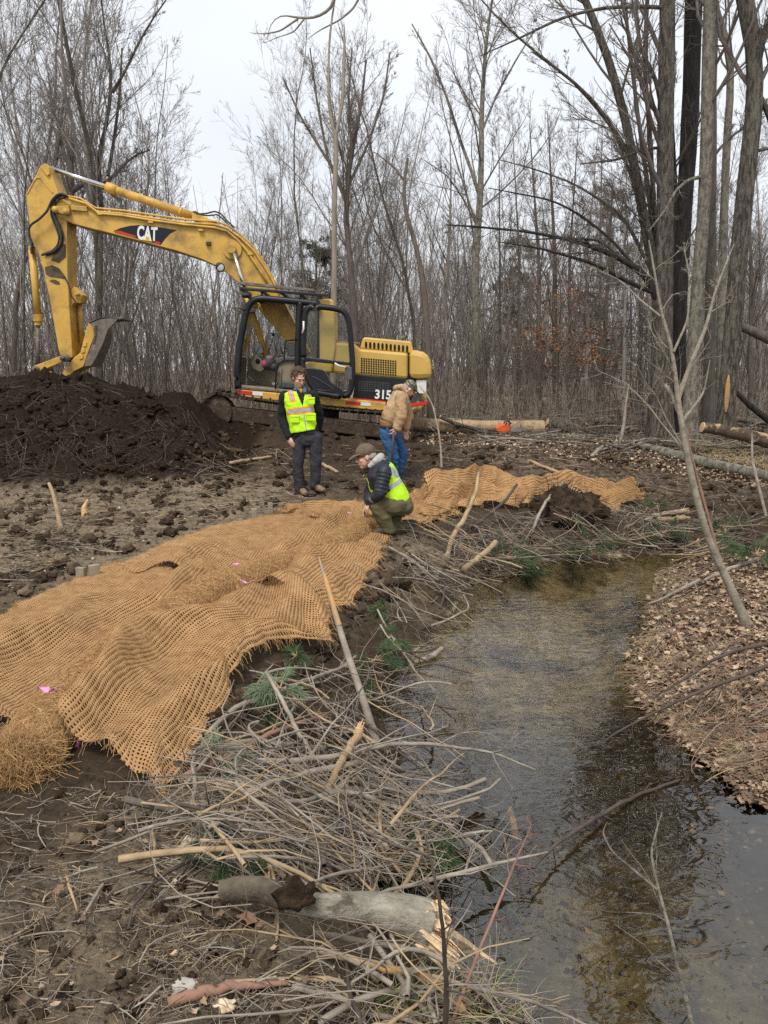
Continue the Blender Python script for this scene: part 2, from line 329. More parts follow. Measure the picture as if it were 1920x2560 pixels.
# ------------------------------------------------------------ water
def water_material():
    m = bpy.data.materials.new('water'); m.use_nodes = True; nt = m.node_tree; N = nt.nodes; L = nt.links; N.remove(N['Principled BSDF']); out = N['Material Output']
    tr = N.new('ShaderNodeBsdfTransparent'); tr.inputs[0].default_value = (.86, .81, .68, 1); gl = N.new('ShaderNodeBsdfGlossy'); gl.inputs['Roughness'].default_value = 0; gl.inputs[0].default_value = (1, 1, 1, 1)
    fr = N.new('ShaderNodeFresnel'); fr.inputs[0].default_value = 1.85; mx = N.new('ShaderNodeMixShader')
    tc = N.new('ShaderNodeTexCoord'); mp = N.new('ShaderNodeMapping'); mp.inputs['Scale'].default_value = (1, 1.5, 1); L.new(tc.outputs['Object'], mp.inputs[0])
    n1 = N.new('ShaderNodeTexNoise'); n1.inputs['Scale'].default_value = 8; n1.inputs['Detail'].default_value = 2; n1.inputs['Distortion'].default_value = .6
    n2 = N.new('ShaderNodeTexNoise'); n2.inputs['Scale'].default_value = 1.1
    w = N.new('ShaderNodeTexWave'); w.inputs['Scale'].default_value = 4.5; w.inputs['Distortion'].default_value = 5; w.inputs['Detail'].default_value = 2; w.bands_direction = 'Y'
    for n in (n1, n2, w): L.new(mp.outputs[0], n.inputs['Vector'])
    ad = N.new('ShaderNodeMath'); ad.operation = 'MULTIPLY_ADD'; L.new(w.outputs['Fac'], ad.inputs[0]); ad.inputs[1].default_value = .025; L.new(n1.outputs[0], ad.inputs[2])
    mr = N.new('ShaderNodeMapRange'); L.new(n2.outputs[0], mr.inputs[0]); mr.inputs[1].default_value = .4; mr.inputs[2].default_value = .65; mr.inputs[3].default_value = .25; mr.inputs[4].default_value = 1
    b = N.new('ShaderNodeBump'); b.inputs['Distance'].default_value = .008; L.new(mr.outputs[0], b.inputs['Strength']); L.new(ad.outputs[0], b.inputs['Height'])
    for n in (gl, fr): L.new(b.outputs[0], n.inputs['Normal'])
    L.new(fr.outputs[0], mx.inputs[0]); L.new(tr.outputs[0], mx.inputs[1]); L.new(gl.outputs[0], mx.inputs[2]); L.new(mx.outputs[0], out.inputs[0]); return m
wxs = [p[0] for p in WPOLY]; wys = [p[1] for p in WPOLY]
xs = np.linspace(min(wxs) - .3, max(wxs) + 1, 40); ys = np.linspace(.2, max(wys) + .4, 60); X, Y = np.meshgrid(xs, ys)
i = np.arange(59)[:, None] * 40; j = np.arange(39)[None]
o = link('stream_water', npmesh('stream_water', np.stack([X, Y, X * 0 + WL], -1).reshape(-1, 3), [np.stack([i + j, i + j + 1, i + 41 + j, i + 40 + j], -1).reshape(-1, 4)]), water_material()); o['kind'] = 'structure'
# ------------------------------------------------------------ coir mats
def jute_material():
    m = bpy.data.materials.new('woven_coir_netting'); m.use_nodes = True; nt = m.node_tree; N = nt.nodes; L = nt.links; bs = N['Principled BSDF']; out = N['Material Output']
    uv = N.new('ShaderNodeUVMap'); n0 = N.new('ShaderNodeTexNoise'); n0.inputs['Scale'].default_value = 7; n0.inputs['Detail'].default_value = 5; L.new(uv.outputs[0], n0.inputs['Vector'])
    vm = N.new('ShaderNodeVectorMath'); vm.operation = 'MULTIPLY_ADD'; L.new(n0.outputs['Color'], vm.inputs[0]); vm.inputs[1].default_value = (.013, .013, 0); L.new(uv.outputs[0], vm.inputs[2])
    sc = N.new('ShaderNodeVectorMath'); sc.operation = 'MULTIPLY'; L.new(vm.outputs[0], sc.inputs[0]); sc.inputs[1].default_value = (1 / .0215, 1 / .024, 0)
    sx = N.new('ShaderNodeSeparateXYZ'); L.new(sc.outputs[0], sx.inputs[0])
    def M(op, *a):
        n = N.new('ShaderNodeMath'); n.operation = op
        for i, v in enumerate(a):
            if isinstance(v, (int, float)): n.inputs[i].default_value = v
            else: L.new(v, n.inputs[i])
        return n.outputs[0]
    def cord(x): return M('MULTIPLY', M('ABSOLUTE', M('SUBTRACT', M('FRACT', x), .5)), 2)   # 1 at cord centre
    n1 = N.new('ShaderNodeTexNoise'); n1.inputs['Scale'].default_value = 240; n1.inputs['Detail'].default_value = 4; L.new(uv.outputs[0], n1.inputs['Vector'])
    n2 = N.new('ShaderNodeTexNoise'); n2.inputs['Scale'].default_value = 9; n2.inputs['Detail'].default_value = 6; L.new(uv.outputs[0], n2.inputs['Vector'])
    c = M('MAXIMUM', cord(sx.outputs[0]), cord(sx.outputs[1])); fz = M('ADD', c, M('MULTIPLY', M('SUBTRACT', n1.outputs[0], .5), .8)); fz = M('ADD', fz, M('MULTIPLY', M('SUBTRACT', n2.outputs[0], .5), .5))
    mask = M('GREATER_THAN', fz, .455)
    r = N.new('ShaderNodeMix'); r.data_type = 'RGBA'; mr = N.new('ShaderNodeMapRange'); L.new(n2.outputs[0], mr.inputs[0]); mr.inputs[1].default_value = .35; mr.inputs[2].default_value = .65
    L.new(mr.outputs[0], r.inputs[0]); r.inputs[6].default_value = (.47, .265, .117, 1); r.inputs[7].default_value = (.58, .35, .165, 1)
    r2 = N.new('ShaderNodeMix'); r2.data_type = 'RGBA'; m2 = N.new('ShaderNodeMapRange'); L.new(n1.outputs[0], m2.inputs[0]); m2.inputs[1].default_value = .35; m2.inputs[2].default_value = .6; m2.inputs[3].default_value = .75; m2.inputs[4].default_value = 0
    L.new(m2.outputs[0], r2.inputs[0]); L.new(r.outputs[2], r2.inputs[6]); r2.inputs[7].default_value = (.28, .155, .07, 1)
    n4 = N.new('ShaderNodeTexNoise'); n4.inputs['Scale'].default_value = 1.6; n4.inputs['Detail'].default_value = 8; n4.inputs['Roughness'].default_value = .7; L.new(uv.outputs[0], n4.inputs['Vector'])
    m4 = N.new('ShaderNodeMapRange'); L.new(n4.outputs[0], m4.inputs[0]); m4.inputs[1].default_value = .54; m4.inputs[2].default_value = .74; m4.inputs[4].default_value = .6
    r4 = N.new('ShaderNodeMix'); r4.data_type = 'RGBA'; L.new(m4.outputs[0], r4.inputs[0]); L.new(r2.outputs[2], r4.inputs[6]); r4.inputs[7].default_value = (.2, .125, .07, 1); L.new(r4.outputs[2], bs.inputs['Base Color'])
    bs.inputs['Roughness'].default_value = .95; bs.inputs['Specular IOR Level'].default_value = .1
    b = N.new('ShaderNodeBump'); b.inputs['Distance'].default_value = .007; L.new(fz, b.inputs['Height']); L.new(b.outputs[0], bs.inputs['Normal'])
    t = N.new('ShaderNodeBsdfTransparent'); mx = N.new('ShaderNodeMixShader'); L.new(mask, mx.inputs[0]); L.new(t.outputs[0], mx.inputs[1]); L.new(bs.outputs[0], mx.inputs[2]); L.new(mx.outputs[0], out.inputs[0]); return m
jute = jute_material()
coir = mat('coir_fibre', (.60, .37, .18), (.38, .22, .1), .95, 14, bump=.02, bscale=60, stretch=(1, 1, 1), spec=.1, c3=(.72, .5, .26), s3=5)
coir_str = mat('coir_strands', (.60, .38, .18), (.36, .21, .095), .95, 30, spec=.1)
soil_under = mat('dark_soil', (.03, .021, .016), (.07, .05, .035), .95, 12, bump=.03, bscale=40)
def resample(pts, n):
    pts = np.array(pts, float); d = np.concatenate([[0], np.cumsum(np.linalg.norm(np.diff(pts, axis=0), axis=1))]); s = np.linspace(0, d[-1], n)
    q = np.stack([np.interp(s, d, pts[:, i]) for i in range(pts.shape[1])], 1)
    for _ in range(max(1, n // 14)): q[1:-1] = (q[:-2] + q[1:-1] * 2 + q[2:]) / 4
    return q, d[-1]
LOGS = []          # (path xy, radius, z centre) humps the mats are draped over
def mat_strip(name, label, Lp, Rp, E0=None, z=.04, folds=(), namp=.03, step=.022, edge_lift=.0, nseed=0, fl_len=1.5, group='woven coir mats laid over the bank', wob=.03, hump=True):
    L_ = [gz(a, b, z) for a, b in Lp]; R_ = [gz(a, b, z) for a, b in Rp]
    _, dl = resample(L_, 10); _, dr = resample(R_, 10); ln = max(dl, dr); ns = int(ln / step); L2, _ = resample(L_, ns); R2, _ = resample(R_, ns)
    wd = np.linalg.norm(L2 - R2, axis=1).mean(); nt = max(12, int(wd / step)); t = np.linspace(0, 1, nt)[None, :, None]; s = np.linspace(0, 1, ns)[:, None, None]
    P = L2[:, None] * (1 - t) + R2[:, None] * t
    if E0:
        e, _ = resample([gz(a, b, z) for a, b in E0], nt); P = P + (np.clip(1 - s * 2.2, 0, 1) ** 1.5) * (e[None] - P[:1])
    X, Y = P[..., 0].copy(), P[..., 1].copy(); S_ = s[..., 0] * ln + t[..., 0] * 0; T_ = t[..., 0] * wd + s[..., 0] * 0
    edge = np.minimum(np.minimum(t, 1 - t)[..., 0] * wd, np.minimum(s, 1 - s)[..., 0] * ln); ew = np.exp(-edge / .12)
    X = X + ew * wob * fbm(S_ * 4 + T_ * 4, T_ * 3, 3, nseed + 3) * 2; Y = Y + ew * wob * fbm(S_ * 4, T_ * 4 + S_ * 3, 3, nseed + 5) * 2
    Z = hs(X, Y) + .03
    F = 0 * Z
    for (t0, w, a, ph) in folds:
        c = t0 + .035 * np.sin(S_ * 1.9 + ph) + .02 * np.sin(S_ * 5 + ph * 2); amp = 1.3 * a * (.65 + .5 * np.sin(S_ * 1.3 + ph * 3))
        F = F + amp * np.exp(-((T_ / wd - c) * wd / w) ** 2)
    Z = Z + F + namp * (fbm(S_ * 1.7, T_ * 3.6, 3, nseed) + .5) * sstep(0, .15, edge) + .012 * perlin(S_ * 9, T_ * 11, nseed + 1) + edge_lift * ew * (perlin(S_ * 3, T_ * 3, nseed + 4) + .4)
    if hump:
        for lp, lr, lz in LOGS:
            d = np.full(X.shape, 9.)
            for k in range(len(lp) - 1):
                a, b = lp[k], lp[k + 1]; e = b - a; tt = np.clip(((X - a[0]) * e[0] + (Y - a[1]) * e[1]) / (e @ e), 0, 1); d = np.minimum(d, np.hypot(X - a[0] - tt * e[0], Y - a[1] - tt * e[1]))
            Z = np.maximum(Z, hs(X, Y) + lz + lr * .45 * np.exp(-(np.maximum(d - lr * .55, 0) / (lr * .75)) ** 2) - .03)
    V = np.stack([X, Y, Z], -1).reshape(-1, 3); i = np.arange(ns - 1)[:, None] * nt; j = np.arange(nt - 1)[None]
    f = np.stack([i + j, i + j + 1, i + nt + j + 1, i + nt + j], -1).reshape(-1, 4)
    me = npmesh(name, V, [f], uv=np.stack([S_, T_], -1).reshape(-1, 2))
    base = thing(name, label, 'coir mat', tuple(V[len(V) // 2]), group); o_ = link('netting', me, jute, base)
    # frayed cord ends along the free edges
    Vg = V.reshape(ns, nt, 3); rs = np.random.RandomState(nseed + 50); P_ = []
    for arr, inn in ((Vg[:, 0], Vg[:, 1]), (Vg[:, -1], Vg[:, -2]), (Vg[0], Vg[1]), (Vg[-1], Vg[-2])):
        n = len(arr); k = rs.randint(0, n, int(n * 1.6)); p = arr[k]; d = p - inn[k]; d /= np.linalg.norm(d, axis=1, keepdims=True) + 1e-9; d = d + rs.normal(0, .5, d.shape); ll = rs.uniform(.01, .055, (len(k), 1))
        P_.append(np.stack([p - d * .012, p + d * ll * .5 + [0, 0, .002], p + d * ll + np.stack([0 * k, 0 * k, -rs.uniform(0, .03, len(k))], 1)], 1))
    # loose fibres standing off the weave
    k = rs.randint(0, len(V), int(len(V) * .22)); p = V[k]; d = rs.normal(0, 1, (len(k), 3)); d[:, 2] = np.abs(d[:, 2]) * .25; d /= np.linalg.norm(d, axis=1, keepdims=True); ll = rs.uniform(.008, .028, (len(k), 1))
    P_.append(np.stack([p, p + d * ll * .6 + [0, 0, .004], p + d * ll], 1)); P_ = np.concatenate(P_)
    V2, F2 = tubes(P_, np.full(P_.shape[:2], .0012), 3); link('frayed_cords', npmesh('frayed_cords', V2, [F2]), coir_str, base)
    return base
def coir_log(name, label, pxs, r, zc, group='coir logs under the mats', end=True):
    pts = [hit(a, b, zc + r) for a, b in pxs]; q, ln = resample([(p.x, p.y) for p in pts], 60)
    LOGS.append((q[::3], r, zc)); zz = hs(q[:, 0], q[:, 1]); zz = np.convolve(np.pad(zz, 5, 'edge'), np.ones(11) / 11, 'valid') + zc
    P = np.concatenate([q, zz[:, None]], 1); rr = np.full(60, r); rr[:4] = r * np.array([.55, .85, .96, 1.0]); rr[-3:] = r * np.array([.9, .7, .3])
    rr = rr * (1 + .05 * perlin(np.arange(60) * .35, np.zeros(60), 4))
    V, F = tubes(P[None], rr[None], 40); c = np.repeat(P, 40, 0); d = V - c; nz_ = fbm(V[:, 0] * 9 + V[:, 2] * 9, V[:, 1] * 9, 4, 3); V = c + d * (1 + .16 * nz_)[:, None]
    mb = MB(); mb.add(V, F); mb.add(np.array([P[0], P[-1]]), np.zeros((0, 3), int)) if False else None
    base = thing(name, label, 'coir log', tuple(pts[0]), group)
    mb.n -= len(V); mb.add(np.zeros((0, 3)), [list(range(40))[::-1], [59 * 40 + k for k in range(40)]]); mb.n += len(V)
    build('fibre_core', mb, coir, base, True)
    rs = np.random.RandomState(3); n = int(5200 * ln); s = rs.randint(0, 60, n); a = rs.uniform(-.3, np.pi + .3, n)
    T = np.gradient(P, axis=0); T /= np.linalg.norm(T, axis=1, keepdims=True); side = np.cross(T, [0, 0, 1.]); side /= np.linalg.norm(side, axis=1, keepdims=True); up = np.cross(side, T)
    f = rs.uniform(0, 1, n)[:, None]; s2 = np.minimum(s + 1, 59); C = P[s] * (1 - f) + P[s2] * f; O = np.cos(a)[:, None] * side[s] + np.sin(a)[:, None] * up[s]; Rr = rr[s][:, None] * (1.02 + rs.uniform(0, .08, (n, 1)))
    tg = np.cos(a)[:, None] * up[s] - np.sin(a)[:, None] * side[s]; dd = T[s] * rs.normal(0, 1, (n, 1)) + tg * rs.normal(0, 1, (n, 1)); dd /= np.linalg.norm(dd, axis=1, keepdims=True); l = rs.uniform(.012, .04, (n, 1))
    cu = rs.normal(0, .25, (n, 3)); Q = np.stack([C + O * Rr - dd * l, C + O * Rr * 1.03 + cu * l * .5, C + O * Rr * 1.02 + dd * l + cu * l], 1)
    if end:
        n = 3800; o_ = rs.normal(0, 1, (n, 3)); o_ /= np.linalg.norm(o_, axis=1, keepdims=True); c0 = P[1] - T[0] * .0; o_ = o_ - 1.0 * np.maximum(o_ @ T[0], 0)[:, None] * T[0]
        p0 = c0 + o_ * r * rs.uniform(.75, 1.08, (n, 1)); d1 = rs.normal(0, 1, (n, 3)) ; d1 /= np.linalg.norm(d1, axis=1, keepdims=True); d2 = d1 + rs.normal(0, .9, (n, 3)); l = rs.uniform(.015, .05, (n, 1)); Q = np.concatenate([Q, np.stack([p0, p0 + d1 * l, p0 + d1 * l + d2 * l], 1)])
    V2, F2 = tubes(Q, np.full(Q.shape[:2], .001), 3); link('loose_fibres', npmesh('loose_fibres', V2, [F2]), coir_str, base)
    H = []                                                # diamond twine net around the log
    for sg in (-1, 1):
        for k in range(7):
            m_ = 240; u = np.linspace(0, 59, m_); th = sg * u / 59 * ln / .30 * math.pi / 2 + k * 2 * math.pi / 7; i0 = np.minimum(u.astype(int), 58); fr = (u - i0)[:, None]
            c_ = P[i0] * (1 - fr) + P[i0 + 1] * fr; H.append(c_ + (np.cos(th)[:, None] * side[i0] + np.sin(th)[:, None] * up[i0]) * (rr[i0] * 1.06)[:, None])
    V3, F3 = tubes(np.array(H), np.full((14, 240), .0045), 5); link('twine_net', npmesh('twine_net', V3, [F3]), coir_str, base)
    return base
coir_log('coir_log', 'thick hairy coir roll with its shaggy round end at the left edge of the photo', [(40,1850),(120,1745),(215,1655),(337,1562),(446,1490),(520,1445),(570,1425)], .14, .045)
coir_log('coir_log', 'farther coir roll half buried under the mat that runs to the kneeling man', [(560,1440),(650,1405),(750,1372),(840,1335),(900,1305),(930,1285)], .13, .04, end=False)
mat_strip('coir_mat', 'nearest coir mat, with long ridges and a ragged corner hanging towards the brush pile',
    [(-500,1760),(-250,1650),(-60,1565),(100,1480),(290,1400)], [(415,1985),(520,1800),(590,1700),(650,1630),(735,1590),(822,1590),(822,1540),(815,1485)],
    [(-500,1740),(-200,1800),(-60,1800),(130,1810),(170,1845),(240,1895),(310,1925),(350,1945),(415,1988)],
    folds=((.28, .15, .12, .3), (.42, .12, .10, 1.2), (.67, .15, .14, 2.2), (.83, .12, .12, 3.1), (.95, .10, .10, 4.0)), nseed=1)
mat_strip('coir_mat', 'middle coir mat, smooth and broad, ending beside the knee of the kneeling man',
    [(240,1432),(400,1362),(520,1318),(640,1298),(700,1285)], [(800,1512),(860,1490),(915,1440),(950,1385),(966,1340),(945,1292)],
    [(240,1436),(330,1432),(430,1425),(500,1418),(560,1440),(620,1462),(690,1488),(800,1512)],
    folds=((.2, .12, .06, .5), (.62, .12, .09, 1.4), (.8, .15, .1, 2.5), (.93, .08, .06, 3)), nseed=12, edge_lift=.02, namp=.05)
mat_strip('coir_mat', 'coir mat with a lifted hem spread out in front of the kneeling man',
    [(690,1276),(760,1264),(830,1256),(905,1258),(1000,1246),(1085,1210)], [(745,1292),(840,1300),(900,1318),(1000,1312),(1085,1308),(1150,1285)],
    folds=((.3, .10, .07, .5), (.6, .12, .05, 1.4), (.8, .15, .05, 2.5)), nseed=22, edge_lift=.06, namp=.05, hump=False, wob=.06)
mat_strip('coir_mat', 'crumpled coir mat bunched into folds beside the far bend of the stream',
    [(1070,1214),(1180,1207),(1215,1196),(1260,1208),(1350,1218),(1420,1212),(1500,1228),(1592,1250)], [(1050,1308),(1120,1290),(1190,1262),(1280,1272),(1350,1255),(1450,1258),(1500,1272),(1598,1258)],
    folds=((.15, .12, .16, .5), (.4, .09, .17, 1.4), (.62, .1, .12, 2.5), (.85, .1, .10, 3.3)), nseed=33, edge_lift=.12, namp=.12, hump=False, wob=.08)
# ------------------------------------------------------------ excavator
def Z1(l): return [(x * .3858, 380 + y * .3858) for x, y in l]
def Z2(l): return [(480 + x * .3858, 560 + y * .3858) for x, y in l]
def ZC(l): return [(560 + x * .20495, 680 + y * .20495) for x, y in l]
def T(l, Y): return [at(a, b, Y) for a, b in l]
yel = mat('yellow_paint', (.62, .37, .07), (.53, .31, .06), .5, 3, bump=.002, bscale=30, c3=(.2, .125, .05), s3=2.6, lo3=.48, hi3=.74, spec=.4)
yel_clean = mat('cleaner_yellow_paint', (.6, .385, .085), (.52, .33, .07), .42, 2, c3=(.36, .22, .08), s3=3, lo3=.62, hi3=.8, spec=.5)
grime = mat('greasy_grime', (.05, .04, .03), (.12, .085, .04), .6, 8)
blackp = mat('black_paint', (.008, .009, .012), (.018, .018, .019), .42, 4, spec=.3, c3=(.06, .05, .04), s3=6, lo3=.62, hi3=.8)
rubber = mat('rubber_hose', (.02, .02, .021), (.05, .047, .042), .55, 10)
chrome = mat('chrome_rod', (.75, .76, .78), (.6, .61, .63), .18, 4, metal=1)
steel = mat('worn_steel', (.2, .17, .14), (.09, .075, .06), .6, 8, bump=.006, c3=(.25, .17, .1), s3=4)
mudsteel = mat('muddy_track_steel', (.03, .022, .016), (.085, .06, .04), .9, 9, bump=.03, bscale=25, c3=(.2, .15, .1), s3=6, lo3=.56, hi3=.7)
redp = mat('red_reflector', (.6, .03, .025), (.5, .03, .02), .4); whitep = mat('white_reflector', (.75, .74, .7), (.6, .58, .52), .5, 10)
whitel = mat('white_lettering', (.78, .77, .74), (.7, .69, .66), .6, 20)
beige = mat('beige_plastic', (.30, .25, .17), (.22, .18, .12), .7, 5); greyp = mat('grey_plastic', (.11, .11, .11), (.07, .07, .07), .6, 5); dust = mat('dusty_floor', (.3, .25, .18), (.16, .13, .1), .9, 9)
lens = mat('lamp_lens', (.5, .5, .48), None, .15, 4); pinkc = mat('pink_cloth', (.35, .05, .1), None, .8); headl = mat('dark_grille', (.012, .011, .01), None, .8)
def glass_material():
    m = bpy.data.materials.new('window_glass'); m.use_nodes = True; nt = m.node_tree; N = nt.nodes; L = nt.links; N.remove(N['Principled BSDF'])
    t = N.new('ShaderNodeBsdfTransparent'); t.inputs[0].default_value = (.80, .86, .82, 1); g = N.new('ShaderNodeBsdfGlossy'); g.inputs['Roughness'].default_value = .03; f = N.new('ShaderNodeFresnel'); f.inputs[0].default_value = 1.5; x = N.new('ShaderNodeMixShader')
    L.new(f.outputs[0], x.inputs[0]); L.new(t.outputs[0], x.inputs[1]); L.new(g.outputs[0], x.inputs[2]); L.new(x.outputs[0], N['Material Output'].inputs[0]); return m
glass = glass_material()
CY = 14.5
ex = thing('excavator', 'yellow tracked excavator with raised arm and open cab door, parked on the dark mud', 'excavator', tuple(at(790, 1090, 15.6)))
def pb(name, pxs, y0, y1, m, bev=.012, par=None, sm=False):
    b = MB(); b.pprism(pxs, y0, y1); return build(name, b, m, par or ex, sm, bev)
def tb(name, pxs, Y, rpx, m, par=None, sides=12):
    b = MB(); p = T(pxs, Y); b.tube(p, rpx * mpp(p[0]), sides); return build(name, b, m, par or ex, True)
# --- boom
top = Z1([(352,375),(362,348),(455,338),(470,320),(545,340),(620,383),(800,400),(1000,430),(1200,457),(1390,468),(1480,500),(1560,558),(1620,615)]) + Z2([(415,203),(450,250),(490,315),(530,385),(560,440),(600,520),(650,620),(700,720),(760,830)])
bot = Z1([(355,398),(380,420),(470,465),(560,488),(760,538),(1000,602),(1150,642),(1300,692),(1400,737),(1480,792),(1545,845)]) + Z2([(350,430),(400,505),(470,600),(560,700),(640,800),(690,880)])
boom = pb('boom', top + bot[::-1], 15.47, 16.02, yel, .015)
for dy in (0, .075):     # hydraulic lines along the boom
    l = Z1([(420,292),(520,308),(620,372),(800,388),(1000,418),(1200,446),(1390,457),(1470,482),(1560,545),(1640,620)]) + Z2([(430,205),(480,280),(530,370),(560,430)])
    p = [q + Vector((0, 0, -.035 + .06 * (dy > 0))) for q in T(l, 15.44 + dy)]; b = MB(); b.tube(p, .02, 8); build('hydraulic_pipe', b, yel, ex, True)
l = Z1([(440,298),(560,335),(640,398),(790,412),(1000,445),(1200,472),(1390,490),(1470,512),(1540,570),(1600,640)]) + Z2([(440,300),(490,385)])
tb('hydraulic_pipe', l, 15.43, 3.0, yel, sides=8)
b = MB()
for x, y in ((645,400),(975,453),(1300,505),(1620,660)): b.pprism(Z1([(x-16,y-8),(x+16,y-4),(x+16,y+8),(x-16,y+6)]), 15.40, 15.47)
build('pipe_clamp', b, yel, boom, bevel=.005, split=True)
b = MB(); b.pprism(Z1([(455,345),(560,352),(565,385),(460,375)]), 15.42, 15.47); b.pprism(Z1([(357,385),(360,352),(440,345),(450,372),(445,400),(425,408)]), 15.38, 15.47); build('pin_plate', b, yel, boom, bevel=.008, split=True)
c = at(*Z1([(430,388)])[0], 15.4); b = MB(); b.tube([c + Vector((0, -.06, 0)), c + Vector((0, .1, 0))], .055, 14); b.tube([c + Vector((-.2, -.05, .04)), c + Vector((-.2, .1, .04))], .06, 14); build('pin', b, yel, boom, True, split=True)
c = at(*Z2([(262,165)])[0], 15.45); b = MB(); b.tube([c + Vector((0, -.02, 0)), c + Vector((0, .05, 0))], .18, 28); b.tube([c + Vector((0, -.1, 0)), c + Vector((0, .05, 0))], .085, 16); build('cylinder_boss', b, yel, boom, bevel=.006)
c = at(*Z1([(1352,594)])[0], 15.45); b = MB(); b.box(c, (.09, .08, .07), 0); build('step_lug', b, grime, boom, bevel=.01)
# badge on the boom
b = MB(); b.pprism(Z1([(735,512),(780,492),(840,478),(905,473),(1000,482),(1145,505),(1100,528),(1070,560),(1040,600),(900,562)]), 15.462, 15.475); badge = build('badge', b, mat('badge_black', (.012, .013, .018), None, .45), ex)
b = MB(); b.pprism(Z1([(748,510),(780,512),(885,545),(872,552),(740,518)]), 15.458, 15.464); b.pprism(Z1([(1003,577),(1040,585),(1034,596),(1003,588)]), 15.458, 15.464); build('red_stripe', b, redp, badge, split=True)
b = MB(); b.pprism(Z1([(912,568),(960,540),(988,582)]), 15.452, 15.458); build('yellow_triangle', b, mat('badge_yellow', (.8, .45, .02), None, .5), badge)
def text(name, s, c, h, w, m, par, tilt=0, off=.02):
    cu = bpy.data.curves.new(name, 'FONT'); cu.body = s; cu.extrude = .006; cu.offset = off; cu.align_x = 'CENTER'; cu.align_y = 'CENTER'
    o = bpy.data.objects.new(name, cu); S.collection.objects.link(o); bpy.context.view_layer.update(); me = bpy.data.meshes.new_from_object(o.evaluated_get(bpy.context.evaluated_depsgraph_get())); bpy.data.objects.remove(o)
    xs_ = [v.co.x for v in me.vertices]; ys_ = [v.co.y for v in me.vertices]; kx = w / (max(xs_) - min(xs_)); ky = h / (max(ys_) - min(ys_)); cx_, cy_ = (max(xs_) + min(xs_)) / 2, (max(ys_) + min(ys_)) / 2
    me.transform(Matrix.Translation(c) @ Matrix.Rotation(-tilt, 4, 'Y').inverted() @ Matrix.Rotation(R(90), 4, 'X') @ Matrix.Diagonal((kx, ky, 1, 1)) @ Matrix.Translation((-cx_, -cy_, 0))); me.name = name
    return link(name, me, m, par)
text('lettering', 'CAT', at(*Z1([(955,527)])[0], 15.457), .262, .385, whitel, badge, R(5), .035)
# --- stick
b = MB(); sp_ = Z1([(258,92),(290,72),(322,92),(335,150),(378,262),(425,330),(433,450),(438,800),(452,1050),(470,1320),(465,1335),(395,1325),(380,1290),(330,1000),(280,760),(240,640),(200,560),(185,420),(167,270),(215,185)])
b.pprism(sp_, 15.5, 15.99); stick = build('stick', b, yel, ex, bevel=.015)
b = MB(); b.pprism(Z1([(262,95),(290,76),(318,100),(322,140),(305,155),(285,130)]), 15.46, 15.5); b.pprism(Z1([(168,270),(215,185),(235,160),(262,160),(300,200),(345,262),(338,268),(290,212),(262,172),(240,170),(222,190),(178,272)]), 15.485, 15.5); build('stick_rib', b, yel, stick, bevel=.006, split=True)
b = MB(); b.pprism(Z1([(290,745),(330,735),(375,755),(400,800),(430,825),(370,815),(320,808),(296,790)]), 15.494, 15.50); b.pprism(Z1([(318,835),(350,825),(385,842),(388,860),(360,858)]), 15.494, 15.5); b.pprism(Z1([(405,590),(425,600),(428,680),(380,720),(330,700),(350,660)]), 15.494, 15.5); build('grease_stain', b, grime, stick, split=True)
# bucket cylinder and links
tb('bucket_cylinder', Z1([(208,640),(228,860),(246,1075)]), 15.7, 8.6, yel, sides=16); b = MB(); p = T(Z1([(245,1055),(247,1100)]), 15.7); b.tube(p, 12.3 * mpp(p[0]), 18); p = T(Z1([(247,1098),(248,1125)]), 15.7); b.tube(p, 9.5 * mpp(p[0]), 14); p = T(Z1([(208,690),(206,610)]), 15.7); b.tube(p, 8 * mpp(p[0]), 12); build('cylinder_collar', b, yel, ex, bevel=.008, split=True)
tb('cylinder_rod', Z1([(247,1110),(246,1400)]), 15.7, 5.0, steel)
b = MB(); b.pprism(Z1([(212,1400),(222,1385),(400,1318),(430,1315),(440,1335),(425,1352),(250,1425),(225,1428)]), 15.44, 15.50); b.pprism(Z1([(212,1400),(222,1385),(400,1318),(430,1315),(440,1335),(425,1352),(250,1425),(225,1428)]), 15.99, 16.05); build('bucket_link', b, yel, ex, bevel=.012, split=True)
b = MB(); b.pprism(Z1([(215,1412),(250,1405),(310,1440),(360,1465),(330,1490),(270,1470)]), 15.55, 15.95); build('bucket_link', b, yel, ex, bevel=.012, split=True)
b = MB()
for x, y, r in ((416,1335,.075),(232,1408,.065)):
    c = at(*Z1([(x, y)])[0], 15.4); b.tube([c + Vector((0, -.03, 0)), c + Vector((0, .7, 0))], r, 16); b.tube([c + Vector((0, -.07, 0)), c + Vector((0, -.02, 0))], r * .6, 6)
build('link_pin', b, steel, ex, True, split=True)
tb('auxiliary_cylinder', Z1([(512,930),(520,1080),(532,1240)]), 15.85, 6.6, yel, sides=12)
b = MB(); b.pprism(Z1([(455,900),(480,870),(520,915),(535,925),(520,980),(480,975),(460,1000)]), 15.6, 15.9); build('cylinder_bracket', b, yel, ex, bevel=.01)
b = MB(); b.tube(T(Z1([(500,915),(500,925)]), 15.55), .06, 12); build('pin', b, yel, ex)
bk = pb('bucket', Z1([(400,1440),(412,1418),(480,1330),(520,1300),(560,1140),(575,1105),(604,1120),(612,1190),(560,1330),(540,1392),(480,1420),(440,1460)]), 15.5, 16.0, yel, .012)
b = MB(); o_ = Z1([(572,1105),(640,1076),(700,1068),(765,1074),(752,1098),(700,1150),(668,1240),(620,1340),(590,1385),(545,1392),(556,1345),(600,1240),(612,1170),(600,1130)]); b.pprism(o_, 15.34, 15.39); b.pprism(o_, 16.2, 16.25)
